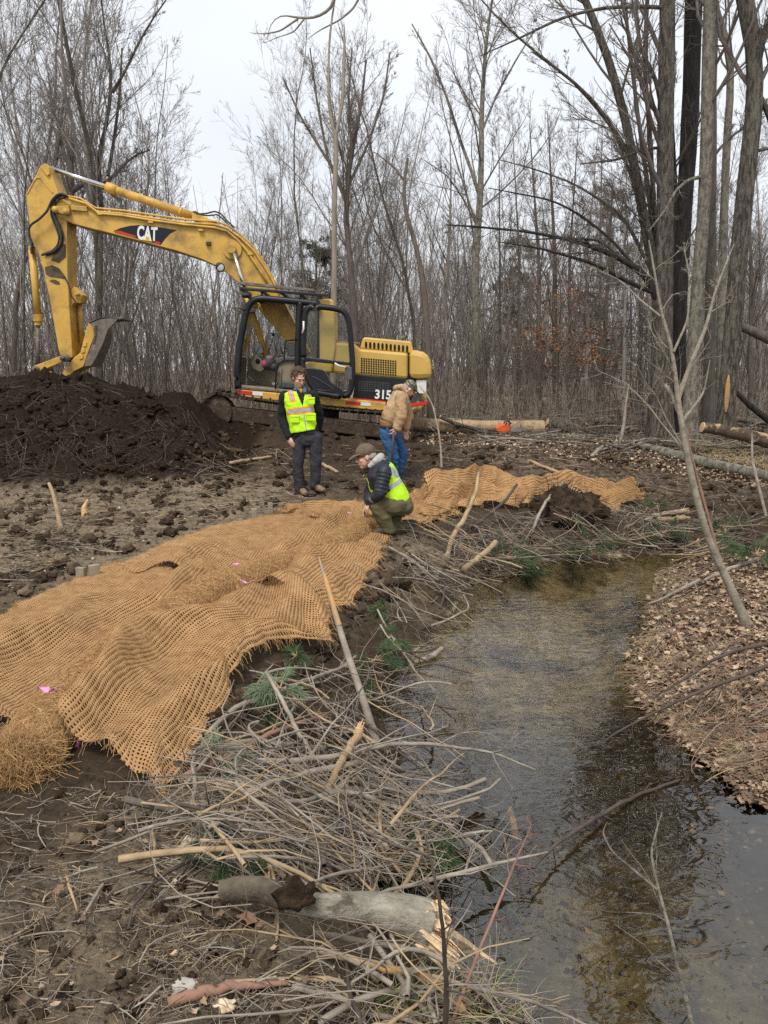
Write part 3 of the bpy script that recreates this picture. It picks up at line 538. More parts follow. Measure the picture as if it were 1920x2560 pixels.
b.pprism(Z1([(572,1105),(640,1076),(700,1068),(765,1074),(760,1082),(700,1080),(645,1088),(585,1114)]), 15.34, 16.25); b.pprism(Z1([(600,1130),(612,1170),(600,1240),(556,1345),(546,1392),(556,1392),(575,1340),(618,1240),(630,1170),(615,1120)]), 15.36, 16.23)
build('bucket_shell', b, steel, bk, bevel=.008)
b = MB()
for k in range(5):
    y = 15.36 + k * .2; b.pprism(Z1([(745,1068),(803,1074),(800,1080),(745,1088)]), y, y + .08)
for k in range(11):
    t_ = k / 10; x = 604 + t_ * 8 + (t_ ** 2) * -20 + 8; y = 1125 + t_ * 110; b.pprism(Z1([(x-2,y-4),(x+16,y),(x-2,y+6)]), 15.32, 15.36)
build('bucket_tooth', b, steel, bk, bevel=.004, split=True)
b = MB()
for x, y in ((548,1250),(536,1290),(526,1330)): b.pprism(Z1([(x-12,y-14),(x+12,y-18),(x+12,y+8),(x-12,y+14)]), 15.48, 15.5)
build('wear_plate', b, yel, bk, bevel=.004, split=True)
# stick cylinder over the boom
tb('stick_cylinder_rod', Z1([(322,103),(700,230)]), 15.75, 5.6, chrome, sides=16)
b = MB(); p = T(Z1([(690,226),(755,250)]), 15.75); b.tube(p, 12.3 * mpp(p[0]), 18); p = T(Z1([(745,246),(1255,418)]), 15.75); b.tube(p, 10.3 * mpp(p[0]), 18); p = T(Z1([(1165,388),(1180,393)]), 15.75); b.tube(p, 11.4 * mpp(p[0]), 18); build('stick_cylinder', b, yel, ex, True)
b = MB(); b.pprism(Z1([(1240,395),(1290,400),(1400,455),(1340,465),(1245,440)]), 15.6, 15.9); build('cylinder_bracket', b, yel, ex, bevel=.012)
for s_ in (15.33, 16.17): tb('boom_cylinder_rod', Z2([(272,190),(355,460)]), s_, 4.6, chrome, sides=14); tb('boom_cylinder', Z2([(350,445),(480,860)]), s_, 7.5, yel, sides=14)
for q, rr_, Y in (([(430,285),(405,268),(370,275),(335,315),(305,385),(255,435),(200,470),(184,500),(190,545),(212,600)], 3.1, 15.36), ([(440,290),(385,280),(350,320),(340,390),(375,470),(400,540),(395,600),(350,645),(270,668)], 3.0, 15.40), ([(430,296),(375,295),(335,330),(328,400),(360,480),(385,550),(375,605),(340,640),(280,660)], 2.4, 15.46), ([(445,300),(390,300),(356,340),(350,400),(388,470),(412,540),(405,610),(365,650),(300,672)], 2.4, 15.43),
                  ([(1252,386),(1290,402),(1340,398),(1390,384),(1430,398),(1465,440),(1520,490)], 2.0, 15.6), ([(1262,384),(1310,410),(1360,412),(1410,404),(1450,440),(1490,480),(1540,520)], 1.8, 15.7), ([(330,735),(380,755),(420,810),(450,870),(460,930),(490,970)], 1.8, 15.45), ([(210,600),(205,630),(208,660)], 4, 15.6)):
    cu = Z1(q); q2, _ = resample(cu, 40); tb('hydraulic_hose', [tuple(v) for v in q2], Y, rr_, rubber, sides=8)
b = MB(); c = at(*Z1([(1424,744)])[0], 15.35); M_ = Matrix.Rotation(R(-35), 3, 'Z'); b.tube([c + Vector((-.05, .1, .0)), c, c + Vector((.02, -.05, -.02))], [.05, .085, .09], 16); lamp = build('work_lamp', b, rubber, ex, True)
b = MB(); b.ball(c + Vector((.022, -.055, -.022)), (.07, .02, .07)); build('lens', b, lens, lamp, True)
# --- upper body
hood = pb('engine_body', Z2([(905,800),(930,765),(1050,775),(1092,808),(1402,836),(1402,1004),(1045,977),(905,965)]), 14.72, 17.0, yel_clean, .05)
pb('lower_panel', Z2([(1035,972),(1402,1002),(1440,1006),(1440,1100),(1400,1160),(1255,1158),(1035,1133)]), 14.725, 16.98, blackp, .015)
pb('counterweight', Z2([(1406,822),(1440,816),(1500,828),(1530,850),(1548,885),(1556,930),(1556,1002),(1475,1008),(1406,1003)]), 14.66, 17.05, yel_clean, .11)
pb('counterweight_base', Z2([(1440,1008),(1542,1006),(1536,1080),(1530,1150),(1500,1200),(1440,1224),(1385,1222),(1385,1160),(1430,1100)]), 14.74, 17.0, mat('scraped_paint', (.5, .32, .08), (.05, .045, .04), .6, 4, lo=.42, hi=.5, c3=(.45, .4, .33), s3=7), .06)
b = MB(); b.pprism(Z2([(1455,1012),(1520,1010),(1516,1100),(1455,1095)]), 14.73, 14.745); build('worn_sticker', b, whitep, ex); b = MB(); b.pprism(Z2([(1420,1160),(1532,1148),(1520,1170),(1415,1182)]), 14.73, 14.745); build('red_band', b, redp, ex)
hb = pb('hood_box', Z2([(1088,808),(1105,745),(1118,733),(1415,760),(1424,772),(1438,838),(1402,836)]), 14.86, 16.4, yel_clean, .03)
b = MB()
for k in range(11):
    x = 1128 + k * 26.6; y = 783 + k * 2.6; b.pprism(Z2([(x + 8 * math.cos(t), y + 22 * (1 if math.sin(t) > 0 else -1) * abs(math.sin(t)) ** .6) for t in np.arange(14) * math.pi / 7]), 14.852, 14.87)
build('vent_slots', b, headl, hb)
tb('exhaust_pipe', Z2([(1365,752),(1368,735),(1378,732)]), 15.4, 5, steel)
b = MB()
for i in range(15):
    for j in range(7):
        x = 1100 + i * 15.6; y = 872 + j * 14.6 + i * 1.3 - 0; b.pprism(Z2([(x-5.4,y-5.2),(x+5.4,y-4.8),(x+5.4,y+5.2),(x-5.4,y+4.8)]), 14.714, 14.73)
build('vent_grille', b, headl, hood)
b = MB()
for i in range(12):
    for j in range(5):
        x = 1085 + i * 17; y = 1020 + j * 14 + i * 1.2; b.pprism(Z2([(x-6,y-5),(x+6,y-5),(x+6,y+5),(x-6,y+5)]), 14.718, 14.73)
build('lower_grille', b, mat('grille_hole', (.06, .06, .06), None, .5), ex)
b = MB(); b.pprism(Z2([(1400,838),(1406,838),(1404,1003),(1398,1003)]), 14.70, 14.73); build('panel_gap', b, headl, ex)
text('lettering', '315', at(*Z2([(1238,1105)])[0], 14.715), .175, .305, whitel, ex, R(3), .03)
b = MB(); b.pprism(Z2([(1040,1056),(1052,1056),(1040,1130),(1026,1128)]), 14.715, 14.724); build('white_mark', b, whitel, ex)
b = MB(); b.pprism(Z2([(1042,1124),(1256,1148),(1256,1158),(1042,1134)]), 14.712, 14.73); build('red_stripe', b, redp, ex)
pb('side_rail', Z2([(292,1078),(330,1076),(570,1096),(820,1128),(1040,1134),(1258,1158),(1250,1204),(1220,1210),(820,1172),(340,1124),(310,1108)]), 14.56, 14.95, yel, .02)
pb('revolving_frame', Z2([(300,1085),(1400,1170),(1400,1210),(1250,1200),(330,1122)]), 14.96, 16.9, grime, .01)
for nm, q, m_ in (('red_reflector', [(290,1078),(390,1084),(390,1108),(294,1100)], redp), ('white_reflector', [(392,1085),(458,1089),(458,1113),(392,1109)], whitep), ('red_reflector', [(996,1147),(1092,1154),(1092,1175),(996,1168)], redp), ('white_reflector', [(1094,1155),(1158,1160),(1158,1181),(1094,1176)], whitep)):
    b = MB(); b.pprism(Z2(q), 14.55, 14.562); build(nm, b, m_, ex)
b = MB()
for k in range(14):
    for j in range(4): c = at(*Z2([(940 + k * 11, 764 + k * .9)])[0], 14.9 + j * .16); b.box(c + Vector((0, 0, .012)), (.02, .05, .016))
build('tread_plate', b, yel, hood)
# --- cab
pb('cab_rear_panel', Z2([(822,486),(900,484),(918,500),(922,540),(930,800),(905,965),(690,945),(690,905),(826,880)]), 14.66, 15.55, yel_clean, .03)
fr = [(172,1425),(160,1300),(163,1150),(190,900),(225,700),(265,500),(300,400),(345,345),(400,322),(470,322),(700,343),(930,365),(1165,392)]
def frame(pxs, Y, r, nm='cab_frame'):
    q, _ = resample(ZC(pxs), 40); p = [at(a, b_, Y) for a, b_ in q]; b = MB(); b.tube(p, r, 10); return build(nm, b, blackp, ex, True)
frame(fr, 14.56, .062); frame(fr, 15.5, .05)
frame([(930,370),(915,600),(905,850),(900,1150),(905,1420)], 14.56, .062); frame([(900,395),(880,900),(870,1400)], 15.52, .035)
frame([(1165,392),(1160,800),(1150,1060)], 15.5, .04)
b = MB(); b.pprism(ZC([(300,1050),(880,1095),(880,1110),(300,1066)]), 15.48, 15.54)
for y_ in ((340, 330), (1400, 1380)): a_ = at(*ZC([(350, 320)])[0], 14.56)
build('window_sill_bar', b, blackp, ex, bevel=.01)
pb('cab_roof', ZC([(345,312),(420,285),(700,308),(1165,350),(1165,385),(930,358),(420,318),(345,345)]), 14.6, 15.5, blackp, .02)
b = MB(); b.pprism(ZC([(205,1380),(700,1432),(1140,1470),(1140,1500),(700,1462),(205,1410)]), 14.58, 15.5); build('cab_floor', b, dust, ex, bevel=.01)
pb('cab_inner_panel', ZC([(290,1060),(880,1105),(880,1420),(285,1375)]), 15.46, 15.5, beige, .005)
b = MB(); b.pprism(ZC([(330,1015),(400,1015),(445,1050),(485,1110),(490,1190),(440,1222),(350,1180),(325,1110)]), 15.0, 15.3); con = build('console', b, beige, ex, bevel=.02)
b = MB(); b.tube(T(ZC([(412,1090),(412,1091)]), 14.98), .045, 14) if False else b.ball(at(*ZC([(412,1090)])[0], 15.0), (.045, .02, .05)); build('vent', b, headl, con, True)
b = MB(); b.pprism(ZC([(365,880),(400,862),(440,870),(465,930),(480,985),(420,1010),(375,960)]), 15.1, 15.35); build('monitor_pod', b, mat('light_grey_plastic', (.35, .35, .34), None, .5), ex, bevel=.02)
st = pb('seat', ZC([(640,1170),(660,1110),(740,1080),(880,1070),(890,1420),(690,1400),(650,1330)]), 14.85, 15.3, beige, .03)
b = MB(); b.pprism(ZC([(620,1060),(700,1035),(890,1030),(890,1085),(760,1082),(660,1118),(640,1150)]), 14.8, 15.35); b.pprism(ZC([(660,1330),(880,1345),(880,1425),(670,1415)]), 14.8, 15.3); build('cushion', b, greyp, st, bevel=.03, split=True)
b = MB(); b.pprism(ZC([(760,860),(880,870),(885,1040),(790,1035)]), 15.0, 15.4); build('backrest', b, greyp, st, bevel=.04)
for nm, q, Y, r_, m_ in (('handrail', [(890,825),(800,830),(762,838),(745,870),(738,960),(735,1060),(700,1110),(650,1140),(638,1180),(632,1300),(628,1428)], 14.5, 2.1, blackp), ('control_lever', [(600,770),(595,840),(565,900),(555,960)], 15.1, 1.1, rubber), ('control_lever', [(620,905),(650,1000)], 15.1, 1.6, rubber), ('control_lever', [(680,900),(720,1000)], 15.0, 2.0, rubber), ('control_lever', [(590,1040),(640,1015),(730,1040)], 14.9, 1.6, rubber),
                         ('pedal_lever', [(440,905),(350,1050),(290,1180),(285,1290)], 14.8, 1.6, rubber), ('pedal_lever', [(275,1260),(350,1320),(450,1370)], 14.75, 2.4, rubber), ('pedal_lever', [(710,1180),(700,1380),(670,1410)], 14.7, 1.4, rubber),
                         ('mirror_arm', [(80,1330),(72,1180),(80,1010),(130,750),(185,480),(225,452)], 14.5, 1.3, rubber), ('mirror_arm', [(235,450),(160,440),(100,435),(60,550)], 14.5, 1.1, rubber), ('mirror_arm', [(225,452),(265,455)], 14.5, 2.2, rubber)):
    tb(nm, ZC(q), Y, r_, m_, sides=8)
b = MB(); b.ball(at(*ZC([(600,762)])[0], 15.1), .036); build('lever_knob', b, rubber, ex, True)
b = MB(); g0 = ZC([(70,1015),(140,1015),(140,1305),(75,1325)])
for k in range(12): b.tube(T(ZC([(72, 1020 + k * 25), (140, 1035 + k * 25)]), 14.62), .006, 4); b.tube(T(ZC([(72, 1035 + k * 25), (140, 1020 + k * 25)]), 14.62), .006, 4)
b.tube(T(ZC([(70,1015),(140,1015),(140,1305),(75,1325),(70,1015)]), 14.62), .012, 5); build('wire_guard', b, steel, ex)
b = MB(); b.pprism(ZC([(600,1350),(585,1345),(583,1372),(600,1378),(645,1378),(648,1352)]), 14.9, 15.1); build('white_roll', b, whitep, ex, bevel=.015)
def roofbar(q, y0, y1, m_=blackp): pb('roof_rail', ZC(q), y0, y1, m_, .008, rack)
b = MB()
for k in range(5):
    t_ = k / 4; c = at(*ZC([(220 + t_ * 950, 222 + t_ * 72)])[0], 14.6); b.box(c + Vector((0, .45, .01)), (.05, .9, .04))
    if k in (1, 3): b.box(c + Vector((0, .05, -.06)), (.04, .04, .12)); b.box(c + Vector((0, .85, -.06)), (.04, .04, .12))
rack = build('roof_rack', b, blackp, ex, bevel=.004)
roofbar([(185,178),(300,196),(1215,262),(1272,268),(1272,300),(1215,298),(300,228),(185,214)], 14.56, 14.62); roofbar([(165,122),(200,118),(420,138),(1105,208),(1110,240),(420,178),(300,168),(185,150)], 14.95, 15.02, steel); roofbar([(185,178),(1272,268),(1272,296),(185,206)], 15.46, 15.52)
b = MB(); c = at(*ZC([(270,285)])[0], 14.6); b.ball(c, (.09, .08, .05)); b.tube([c, c + Vector((.1, .0, -.06))], .03, 8); build('cab_lamp', b, rubber, ex, True)
def pane(nm, pts3, par=ex): b = MB(); b.add([tuple(p) for p in pts3], [list(range(len(pts3)))]); return build(nm, b, glass, par)
pane('windscreen', [at(*ZC([(172,1380)])[0], 14.6), at(*ZC([(190,900)])[0], 14.6), at(*ZC([(265,500)])[0], 14.6), at(*ZC([(340,350)])[0], 14.6), at(*ZC([(340,350)])[0], 14.6) + Vector((0, .85, 0)), at(*ZC([(265,500)])[0], 14.6) + Vector((0, .85, 0)), at(*ZC([(190,900)])[0], 14.6) + Vector((0, .85, 0)), at(*ZC([(172,1380)])[0], 14.6) + Vector((0, .85, 0))]) if False else None
for a_, b_ in (((172,1380),(190,900)), ((190,900),(265,500)), ((265,500),(345,350))):
    p, q = at(*ZC([a_])[0], 14.6), at(*ZC([b_])[0], 14.6); pane('windscreen', [p, q, q + Vector((0, .86, 0)), p + Vector((0, .86, 0))])
pane('side_window', T(ZC([(310,1055),(470,375),(890,395),(880,1095)]), 15.5))
# door, swung back against the body
q, _ = resample(ZC([(975,1040),(965,900),(985,600),(990,480),(1010,425),(1050,412),(1250,432),(1420,455),(1490,490),(1520,560),(1545,800),(1568,1100),(1568,1300),(1545,1480),(1500,1525),(1400,1520),(1130,1470)]), 70)
b = MB(); b.tube([at(a_, b_, 14.42) for a_, b_ in q], .055, 10); b.tube([at(a_, b_, 14.42) for a_, b_ in resample(ZC([(975,1040),(955,1100),(980,1200),(1060,1380),(1130,1470)]), 14)[0]], .05, 10); door = build('door', b, blackp, ex, True)
pb('door_panel', ZC([(965,1165),(1080,1172),(1185,1188),(1225,1212),(1260,1280),(1300,1345),(1370,1390),(1450,1448),(1500,1440),(1560,1300),(1560,1500),(1490,1530),(1400,1525),(1115,1478),(1050,1370)]), 14.38, 14.46, blackp, .015, door)
pb('door_crossbar', ZC([(965,1030),(1200,1060),(1530,1100),(1545,1140),(1440,1130),(1320,1120),(1100,1098),(965,1075)]), 14.38, 14.46, blackp, .015, door)
pb('latch_block', ZC([(1480,1150),(1560,1160),(1560,1320),(1500,1320),(1470,1240)]), 14.36, 14.47, greyp, .015, door)
tb('trim', ZC([(1075,1275),(1110,1285),(1320,1410),(1340,1440),(1330,1460),(1130,1435)]), 14.37, .9, greyp, door, 6)
pane('door_window', T(ZC([(1000,470),(1400,500),(1490,560),(1530,1100),(970,1040)]), 14.42), door); pane('door_window', T(ZC([(970,1120),(1410,1160),(1500,1420),(1440,1440),(1300,1340),(1225,1210),(1180,1190),(970,1165)]), 14.43), door)
tb('door_handle', ZC([(970,600),(972,690),(955,748)]), 14.36, 2.3, whitep, door, 8); tb('door_handle', ZC([(1350,1112),(1410,1148),(1488,1162)]), 14.34, 2.2, whitep, door, 8)
tb('seal', ZC([(960,470),(975,430),(1010,415),(1060,432),(1100,425)]), 14.38, .9, greyp, door, 6)
# --- undercarriage
def track(y0, y1):
    a0, a1 = at(538, 1030, y0), at(992, 1082, y0); r0 = .36; L_ = (a1 - a0).length; u_ = (a1 - a0).normalized(); n_ = Vector((-u_.z, 0, u_.x)); pts = []
    for k in range(16): pts.append(a0 + u_ * L_ * k / 16 + n_ * (r0 - .05 * math.sin(math.pi * k / 16)))
    for k in range(9): t_ = math.pi / 2 - math.pi * k / 9; pts.append(a1 + (u_ * math.cos(t_) + n_ * math.sin(t_)) * r0)
    for k in range(16): pts.append(a1 - u_ * L_ * k / 16 - n_ * r0)
    for k in range(9): t_ = -math.pi / 2 - math.pi * k / 9; pts.append(a0 + (u_ * math.cos(t_) + n_ * math.sin(t_)) * r0)
    pts.append(pts[0]); q, ln = resample([tuple(p) for p in pts], 56); b = MB()
    for k in range(56):
        p = Vector(q[k]); d = (Vector(q[(k + 1) % 56]) - Vector(q[k - 1])).normalized(); up = Vector((-d.z, 0, d.x)); M_ = Matrix((d, Vector((0, 1, 0)), up)).transposed()
        b.box(p + Vector((0, (y1 - y0) / 2, 0)), (.155, y1 - y0, .035), M=M_); b.box(p + Vector((0, (y1 - y0) / 2, 0)) + up * .035, (.025, y1 - y0 - .02, .05), M=M_)
    tr = build('track', b, mudsteel, ex, bevel=.006); b = MB()
    for f_, rr_ in ((0, .3), (1, .3), (.18, .11), (.33, .11), (.48, .11), (.63, .11), (.8, .11)):
        c = a0 + u_ * L_ * f_ - n_ * (0 if rr_ > .2 else .2); b.tube([c + Vector((0, .06, 0)), c + Vector((0, y1 - y0 - .06, 0))], rr_, 20)
    build('track_roller', b, mudsteel, tr, bevel=.01, split=True)
    b = MB(); c0, c1 = a0 + u_ * .2, a1 - u_ * .2; b.prism([(p.x, p.z) for p in (c0 + n_ * .12, c1 + n_ * .12, c1 - n_ * .14, c0 - n_ * .14)], y0 + .1, y1 - .1); build('track_frame', b, mudsteel, tr, bevel=.02)
track(14.5, 15.0); track(16.4, 16.9)
b = MB(); c = at(780, 1045, 15.7); b.tube([c + Vector((0, 0, -.15)), c + Vector((0, 0, .25))], .55, 28); b.box(c + Vector((0, 0, -.2)), (1.4, 1.6, .22)); build('slew_ring', b, mudsteel, ex, bevel=.02, split=True)
b = MB(); c = at(*ZC([(545,1120)])[0], 14.75)
V_ = c + Vector((0, 0, 0)); b.ball(c, (.13, .1, .13), n=9); b.ball(c + Vector((.1, -.02, -.06)), (.09, .08, .08), n=8); bag = thing('cloth_bag', 'small black bag with a pink side lying inside the open excavator cab', 'bag', tuple(c + Vector((0, 0, -.18)))); build('bag_body', b, rubber, bag, True)
b = MB(); b.ball(c + Vector((-.07, -.05, .0)), (.06, .06, .07), n=8); build('pink_pocket', b, pinkc, bag, True); b = MB(); b.ball(c + Vector((.02, 0, .1)), (.08, .07, .06), n=8); build('crumpled_top', b, steel, bag, True)
# ------------------------------------------------------------ people
skin = mat('skin', (.68, .42, .32), (.58, .32, .24), .5, 12, spec=.4)
hair_brown = mat('brown_hair', (.075, .045, .03), (.16, .10, .065), .7, 30); hair_grey = mat('grey_hair', (.4, .38, .36), (.22, .2, .19), .7, 40)
blackc = mat('black_fleece', (.014, .014, .016), (.025, .025, .027), .9, 20, bump=.004, spec=.15); puffer = mat('black_puffer', (.012, .014, .02), (.025, .028, .036), .45, 8, bump=.01, bscale=14)
trou = mat('dark_grey_trousers', (.05, .047, .055), (.03, .028, .033), .85, 5, bump=.012, bscale=8, c3=(.09, .08, .08), s3=5, lo3=.6, hi3=.8, spec=.2)
tan_boot = mat('tan_boot', (.3, .2, .11), (.12, .085, .055), .8, 12); dark_boot = mat('muddy_boot', (.035, .035, .032), (.08, .07, .055), .85, 10, bump=.006)
lime = mat('lime_vest', (.56, .92, .02), (.48, .82, .02), .6, 6, bump=.012, bscale=7, spec=.3); orange_t = mat('orange_trim', (.95, .28, .05), (.85, .25, .08), .5, 10); silver = mat('grey_reflective_tape', (.42, .42, .42), (.34, .34, .35), .45, 8)
canvas = mat('tan_canvas', (.46, .3, .165), (.36, .23, .12), .9, 6, bump=.012, bscale=9, c3=(.56, .41, .26), s3=4, lo3=.5, hi3=.7, spec=.15); rib_knit = mat('brown_rib', (.33, .19, .075), (.25, .14, .05), .9, 20)
denim = mat('blue_denim', (.045, .12, .27), (.025, .07, .17), .85, 5, bump=.012, bscale=9, c3=(.10, .2, .36), s3=5, lo3=.5, hi3=.75, spec=.2)
olive = mat('olive_trousers', (.15, .135, .07), (.095, .085, .045), .85, 5, bump=.014, bscale=8, spec=.2); camo = mat('camo_cap', (.13, .13, .09), (.045, .05, .035), .85, 28, 2, lo=.46, hi=.52, c3=(.3, .28, .2), s3=22, lo3=.56, hi3=.6)
capb = mat('brown_cap', (.15, .115, .075), (.1, .075, .05), .85, 14); hoodie = mat('grey_hood', (.42, .41, .38), (.3, .3, .28), .9, 12, bump=.004); bluegrey = mat('blue_grey_collar', (.10, .13, .18), None, .8); yshirt = mat('ochre_shirt', (.5, .3, .06), None, .9)
darkeye = mat('dark_eye', (.03, .02, .015), None, .3); lipm = mat('lip', (.4, .16, .13), None, .5)
def loft(mb, secs, side, n=20, mi=0):
    C = np.array([tuple(s[0]) for s in secs]); T_ = np.gradient(C, axis=0); side = np.array(tuple(side), float); V = []
    for c, s, t in zip(C, secs, T_):
        t = t / np.linalg.norm(t); sd = side - t * (side @ t); sd /= np.linalg.norm(sd); fr_ = np.cross(t, sd)
        for k in range(n):
            a = 2 * math.pi * k / n; ca, sa = math.cos(a), math.sin(a); e = .85
            V.append(c + sd * s[1] * math.copysign(abs(ca) ** e, ca) + fr_ * s[2] * math.copysign(abs(sa) ** e, sa))
    m = len(secs); F = [[i * n + k, i * n + (k + 1) % n, (i + 1) * n + (k + 1) % n, (i + 1) * n + k] for i in range(m - 1) for k in range(n)] + [list(range(n))[::-1], [(m - 1) * n + k for k in range(n)]]
    return mb.add(V, F, mi)
def limb(mb, pts, rad, n=14):      # round-ended chain
    mb.tube(resample([tuple(p) for p in pts], 14)[0] if len(pts) > 2 else pts, rad if len(pts) == 2 else list(rad), n)
    for p, r in ((pts[0], rad[0]), (pts[-1], rad[-1])): mb.ball(p, r * .99, n=7)
    for p, r in zip(pts[1:-1], rad[1:-1]): mb.ball(p, r * 1.0, n=7)
def sculpt(name, mb, vox, m, par, smooth_it=6, wr=0, wf=14, cut=None, mats=None, mfun=None):
    me = mb.mesh(name); o = bpy.data.objects.new(name, me); S.collection.objects.link(o)
    r = o.modifiers.new('r', 'REMESH'); r.mode = 'VOXEL'; r.voxel_size = vox; r.use_smooth_shade = True
    s = o.modifiers.new('s', 'SMOOTH'); s.iterations = smooth_it; s.factor = .5
    bpy.context.view_layer.update(); m2 = bpy.data.meshes.new_from_object(o.evaluated_get(bpy.context.evaluated_depsgraph_get())); bpy.data.objects.remove(o); m2.name = name
    n = len(m2.vertices); co = np.empty(n * 3, np.float32); m2.vertices.foreach_get('co', co); co = co.reshape(-1, 3)
    if wr:
        no = np.empty(n * 3, np.float32); m2.vertices.foreach_get('normal', no); no = no.reshape(-1, 3)
        w = perlin(co[:, 0] * wf + co[:, 2] * wf * .8, co[:, 1] * wf - co[:, 2] * wf * .9, 3) + .6 * perlin(co[:, 0] * wf * 2 - co[:, 1] * wf, co[:, 2] * wf * 2.2, 5) + .8 * (.3 - np.abs(perlin(co[:, 0] * wf * .6, co[:, 2] * wf * 1.3, 7)))
        co = co + no * (w * wr)[:, None]; m2.vertices.foreach_set('co', co.ravel())
    m2.materials.clear()
    if cut or mfun:
        bm = bmesh.new(); bm.from_mesh(m2)
        if mfun:
            for f in bm.faces: f.material_index = mfun(f.calc_center_median())
        if cut: bmesh.ops.delete(bm, geom=[f for f in bm.faces if cut(f.calc_center_median())], context='FACES')
        bm.to_mesh(m2); bm.free()
    m2.polygons.foreach_set('use_smooth', np.ones(len(m2.polygons), bool)); m2.update()
    return link(name, m2, mats or m, par)
def basis(f, u):
    f = Vector(f).normalized(); r = f.cross(Vector(u)).normalized(); u = r.cross(f); return r, f, u, Matrix((r, f, u)).transposed()
def head(mb, c, f, u, neck, s=1.0):
    r, f, u, M = basis(f, u); q = lambda a, b, d: c + (r * a + f * b + u * d) * s
    mb.ball(q(0, -.012, .025), Vector((.077, .097, .098)) * s, M=M); mb.ball(q(0, .03, -.035), Vector((.06, .062, .085)) * s, M=M); mb.ball(q(0, .062, -.098), Vector((.03, .026, .022)) * s, M=M, n=7)
    mb.tube([q(0, .088, .005), q(0, .112, -.032), q(0, .09, -.042)], [.008 * s, .014 * s, .011 * s], 8); mb.ball(q(0, .078, .022), Vector((.05, .017, .01)) * s, M=M, n=6)
    mb.ball(q(.04, .055, -.03), Vector((.022, .022, .02)) * s, M=M, n=6); mb.ball(q(-.04, .055, -.03), Vector((.022, .022, .02)) * s, M=M, n=6); mb.ball(q(0, .086, -.068), Vector((.026, .012, .009)) * s, M=M, n=6)
    for sg in (-1, 1): mb.ball(q(sg * .079, -.008, -.01), Vector((.011, .02, .032)) * s, M=M, n=6)
    mb.tube([q(0, -.02, -.05), neck], .056, 14); return q, M
def face_parts(q, M, par, s=1.0, eyes=True):
    for sg in (-1, 1):
        b = MB(); b.ball(q(sg * .03, .088, -.002), Vector((.013, .008, .006)) * s, M=M, n=6); build('eye', b, darkeye, par, True)
        b = MB(); b.tube([q(sg * .014, .096, .02), q(sg * .048, .082, .022)], .005, 6); build('eyebrow', b, hair_brown, par, True)
    b = MB(); b.ball(q(0, .096, -.068), Vector((.024, .007, .006)) * s, M=M, n=6); build('lips', b, lipm, par, True)
def hand(mb, w, d, pn, td, curl=.5, s=1.0):     # wrist, direction, palm normal, thumb side
    d = Vector(d).normalized(); pn = Vector(pn); pn = (pn - d * pn.dot(d)).normalized(); sd = d.cross(pn); sd = sd if sd.dot(Vector(td)) > 0 else -sd
    loft(mb, [(w, .028 * s, .021 * s), (w + d * .03 * s, .038 * s, .018 * s), (w + d * .06 * s, .043 * s, .017 * s), (w + d * .092 * s, .041 * s, .013 * s)], sd, 14)
    for k, (L_, o_) in enumerate(((.072, .031), (.082, .0105), (.076, -.0105), (.058, -.031))):
        p = w + d * (.088 - .004 * abs(k - 1)) * s + sd * o_ * s; dd = d + sd * (o_ * 1.2); ps = [p]; c = curl
        for i, fr_ in enumerate((.45, .3, .25)):
            dd = (dd * math.cos(c) + pn * math.sin(c)).normalized(); p = p + dd * L_ * fr_ * s; ps.append(p)
        mb.tube(ps, [.0095 * s, .009 * s, .0082 * s, .007 * s], 8); mb.ball(p, .007 * s, n=5)
    p = w + d * .02 * s + sd * .033 * s; p2 = p + (d * .6 + sd * .75 + pn * .25).normalized() * .038 * s; p3 = p2 + (d * .9 + sd * .1 + pn * .5).normalized() * .032 * s
    mb.tube([p, p2, p3], [.014 * s, .011 * s, .009 * s], 8); mb.ball(p3, .009 * s, n=5)
def boot(mb, ank, toe, s=1.0, r=.05):
    d = (toe - ank); d.z = 0; d.normalize(); z0 = toe.z
    base_ = Vector((ank.x, ank.y, z0)); sd = Vector((-d.y, d.x, 0))
    mb.tube([ank, base_ + Vector((0, 0, .06))], [r * 1.05, r], 12); loft(mb, [(base_ - d * .075 + Vector((0, 0, .045)), .032, .035), (base_ - d * .04 + Vector((0, 0, .055)), .042, .055), (base_ + d * .05 + Vector((0, 0, .052)), .044, .052), (base_ + d * .13 + Vector((0, 0, .035)), .05, .036), (base_ + d * .19 + Vector((0, 0, .028)), .038, .026)], sd, 14)
def curls(q, M, par, m, n=260, seed=1, test=None, s=1.0, ln=(.02, .05)):
    rs = np.random.RandomState(seed); P_ = []
    while len(P_) < n:
        v = rs.normal(0, 1, 3); v /= np.linalg.norm(v)
        if not test(v): continue
        p0 = np.array([v[0] * .082, v[1] * .1 - .012, v[2] * .105 + .025]); l = rs.uniform(*ln); w = rs.normal(0, 1, 3); pts = []
        for k in range(5):
            t = k / 4; a = t * rs.uniform(2.5, 4.5); pts.append(p0 + v * l * t * .8 + (np.cross(v, w) * math.sin(a) + w * (1 - math.cos(a)) * .5) * l * .35 + np.array([0, 0, -1.]) * l * t * t * .35)
        P_.append([tuple(q(*x)) for x in pts])
    V, F = tubes(np.array(P_), np.tile([.007, .008, .007, .005, .002], (n, 1)), 5); return link('hair', npmesh('hair', V, [F]), m, par)
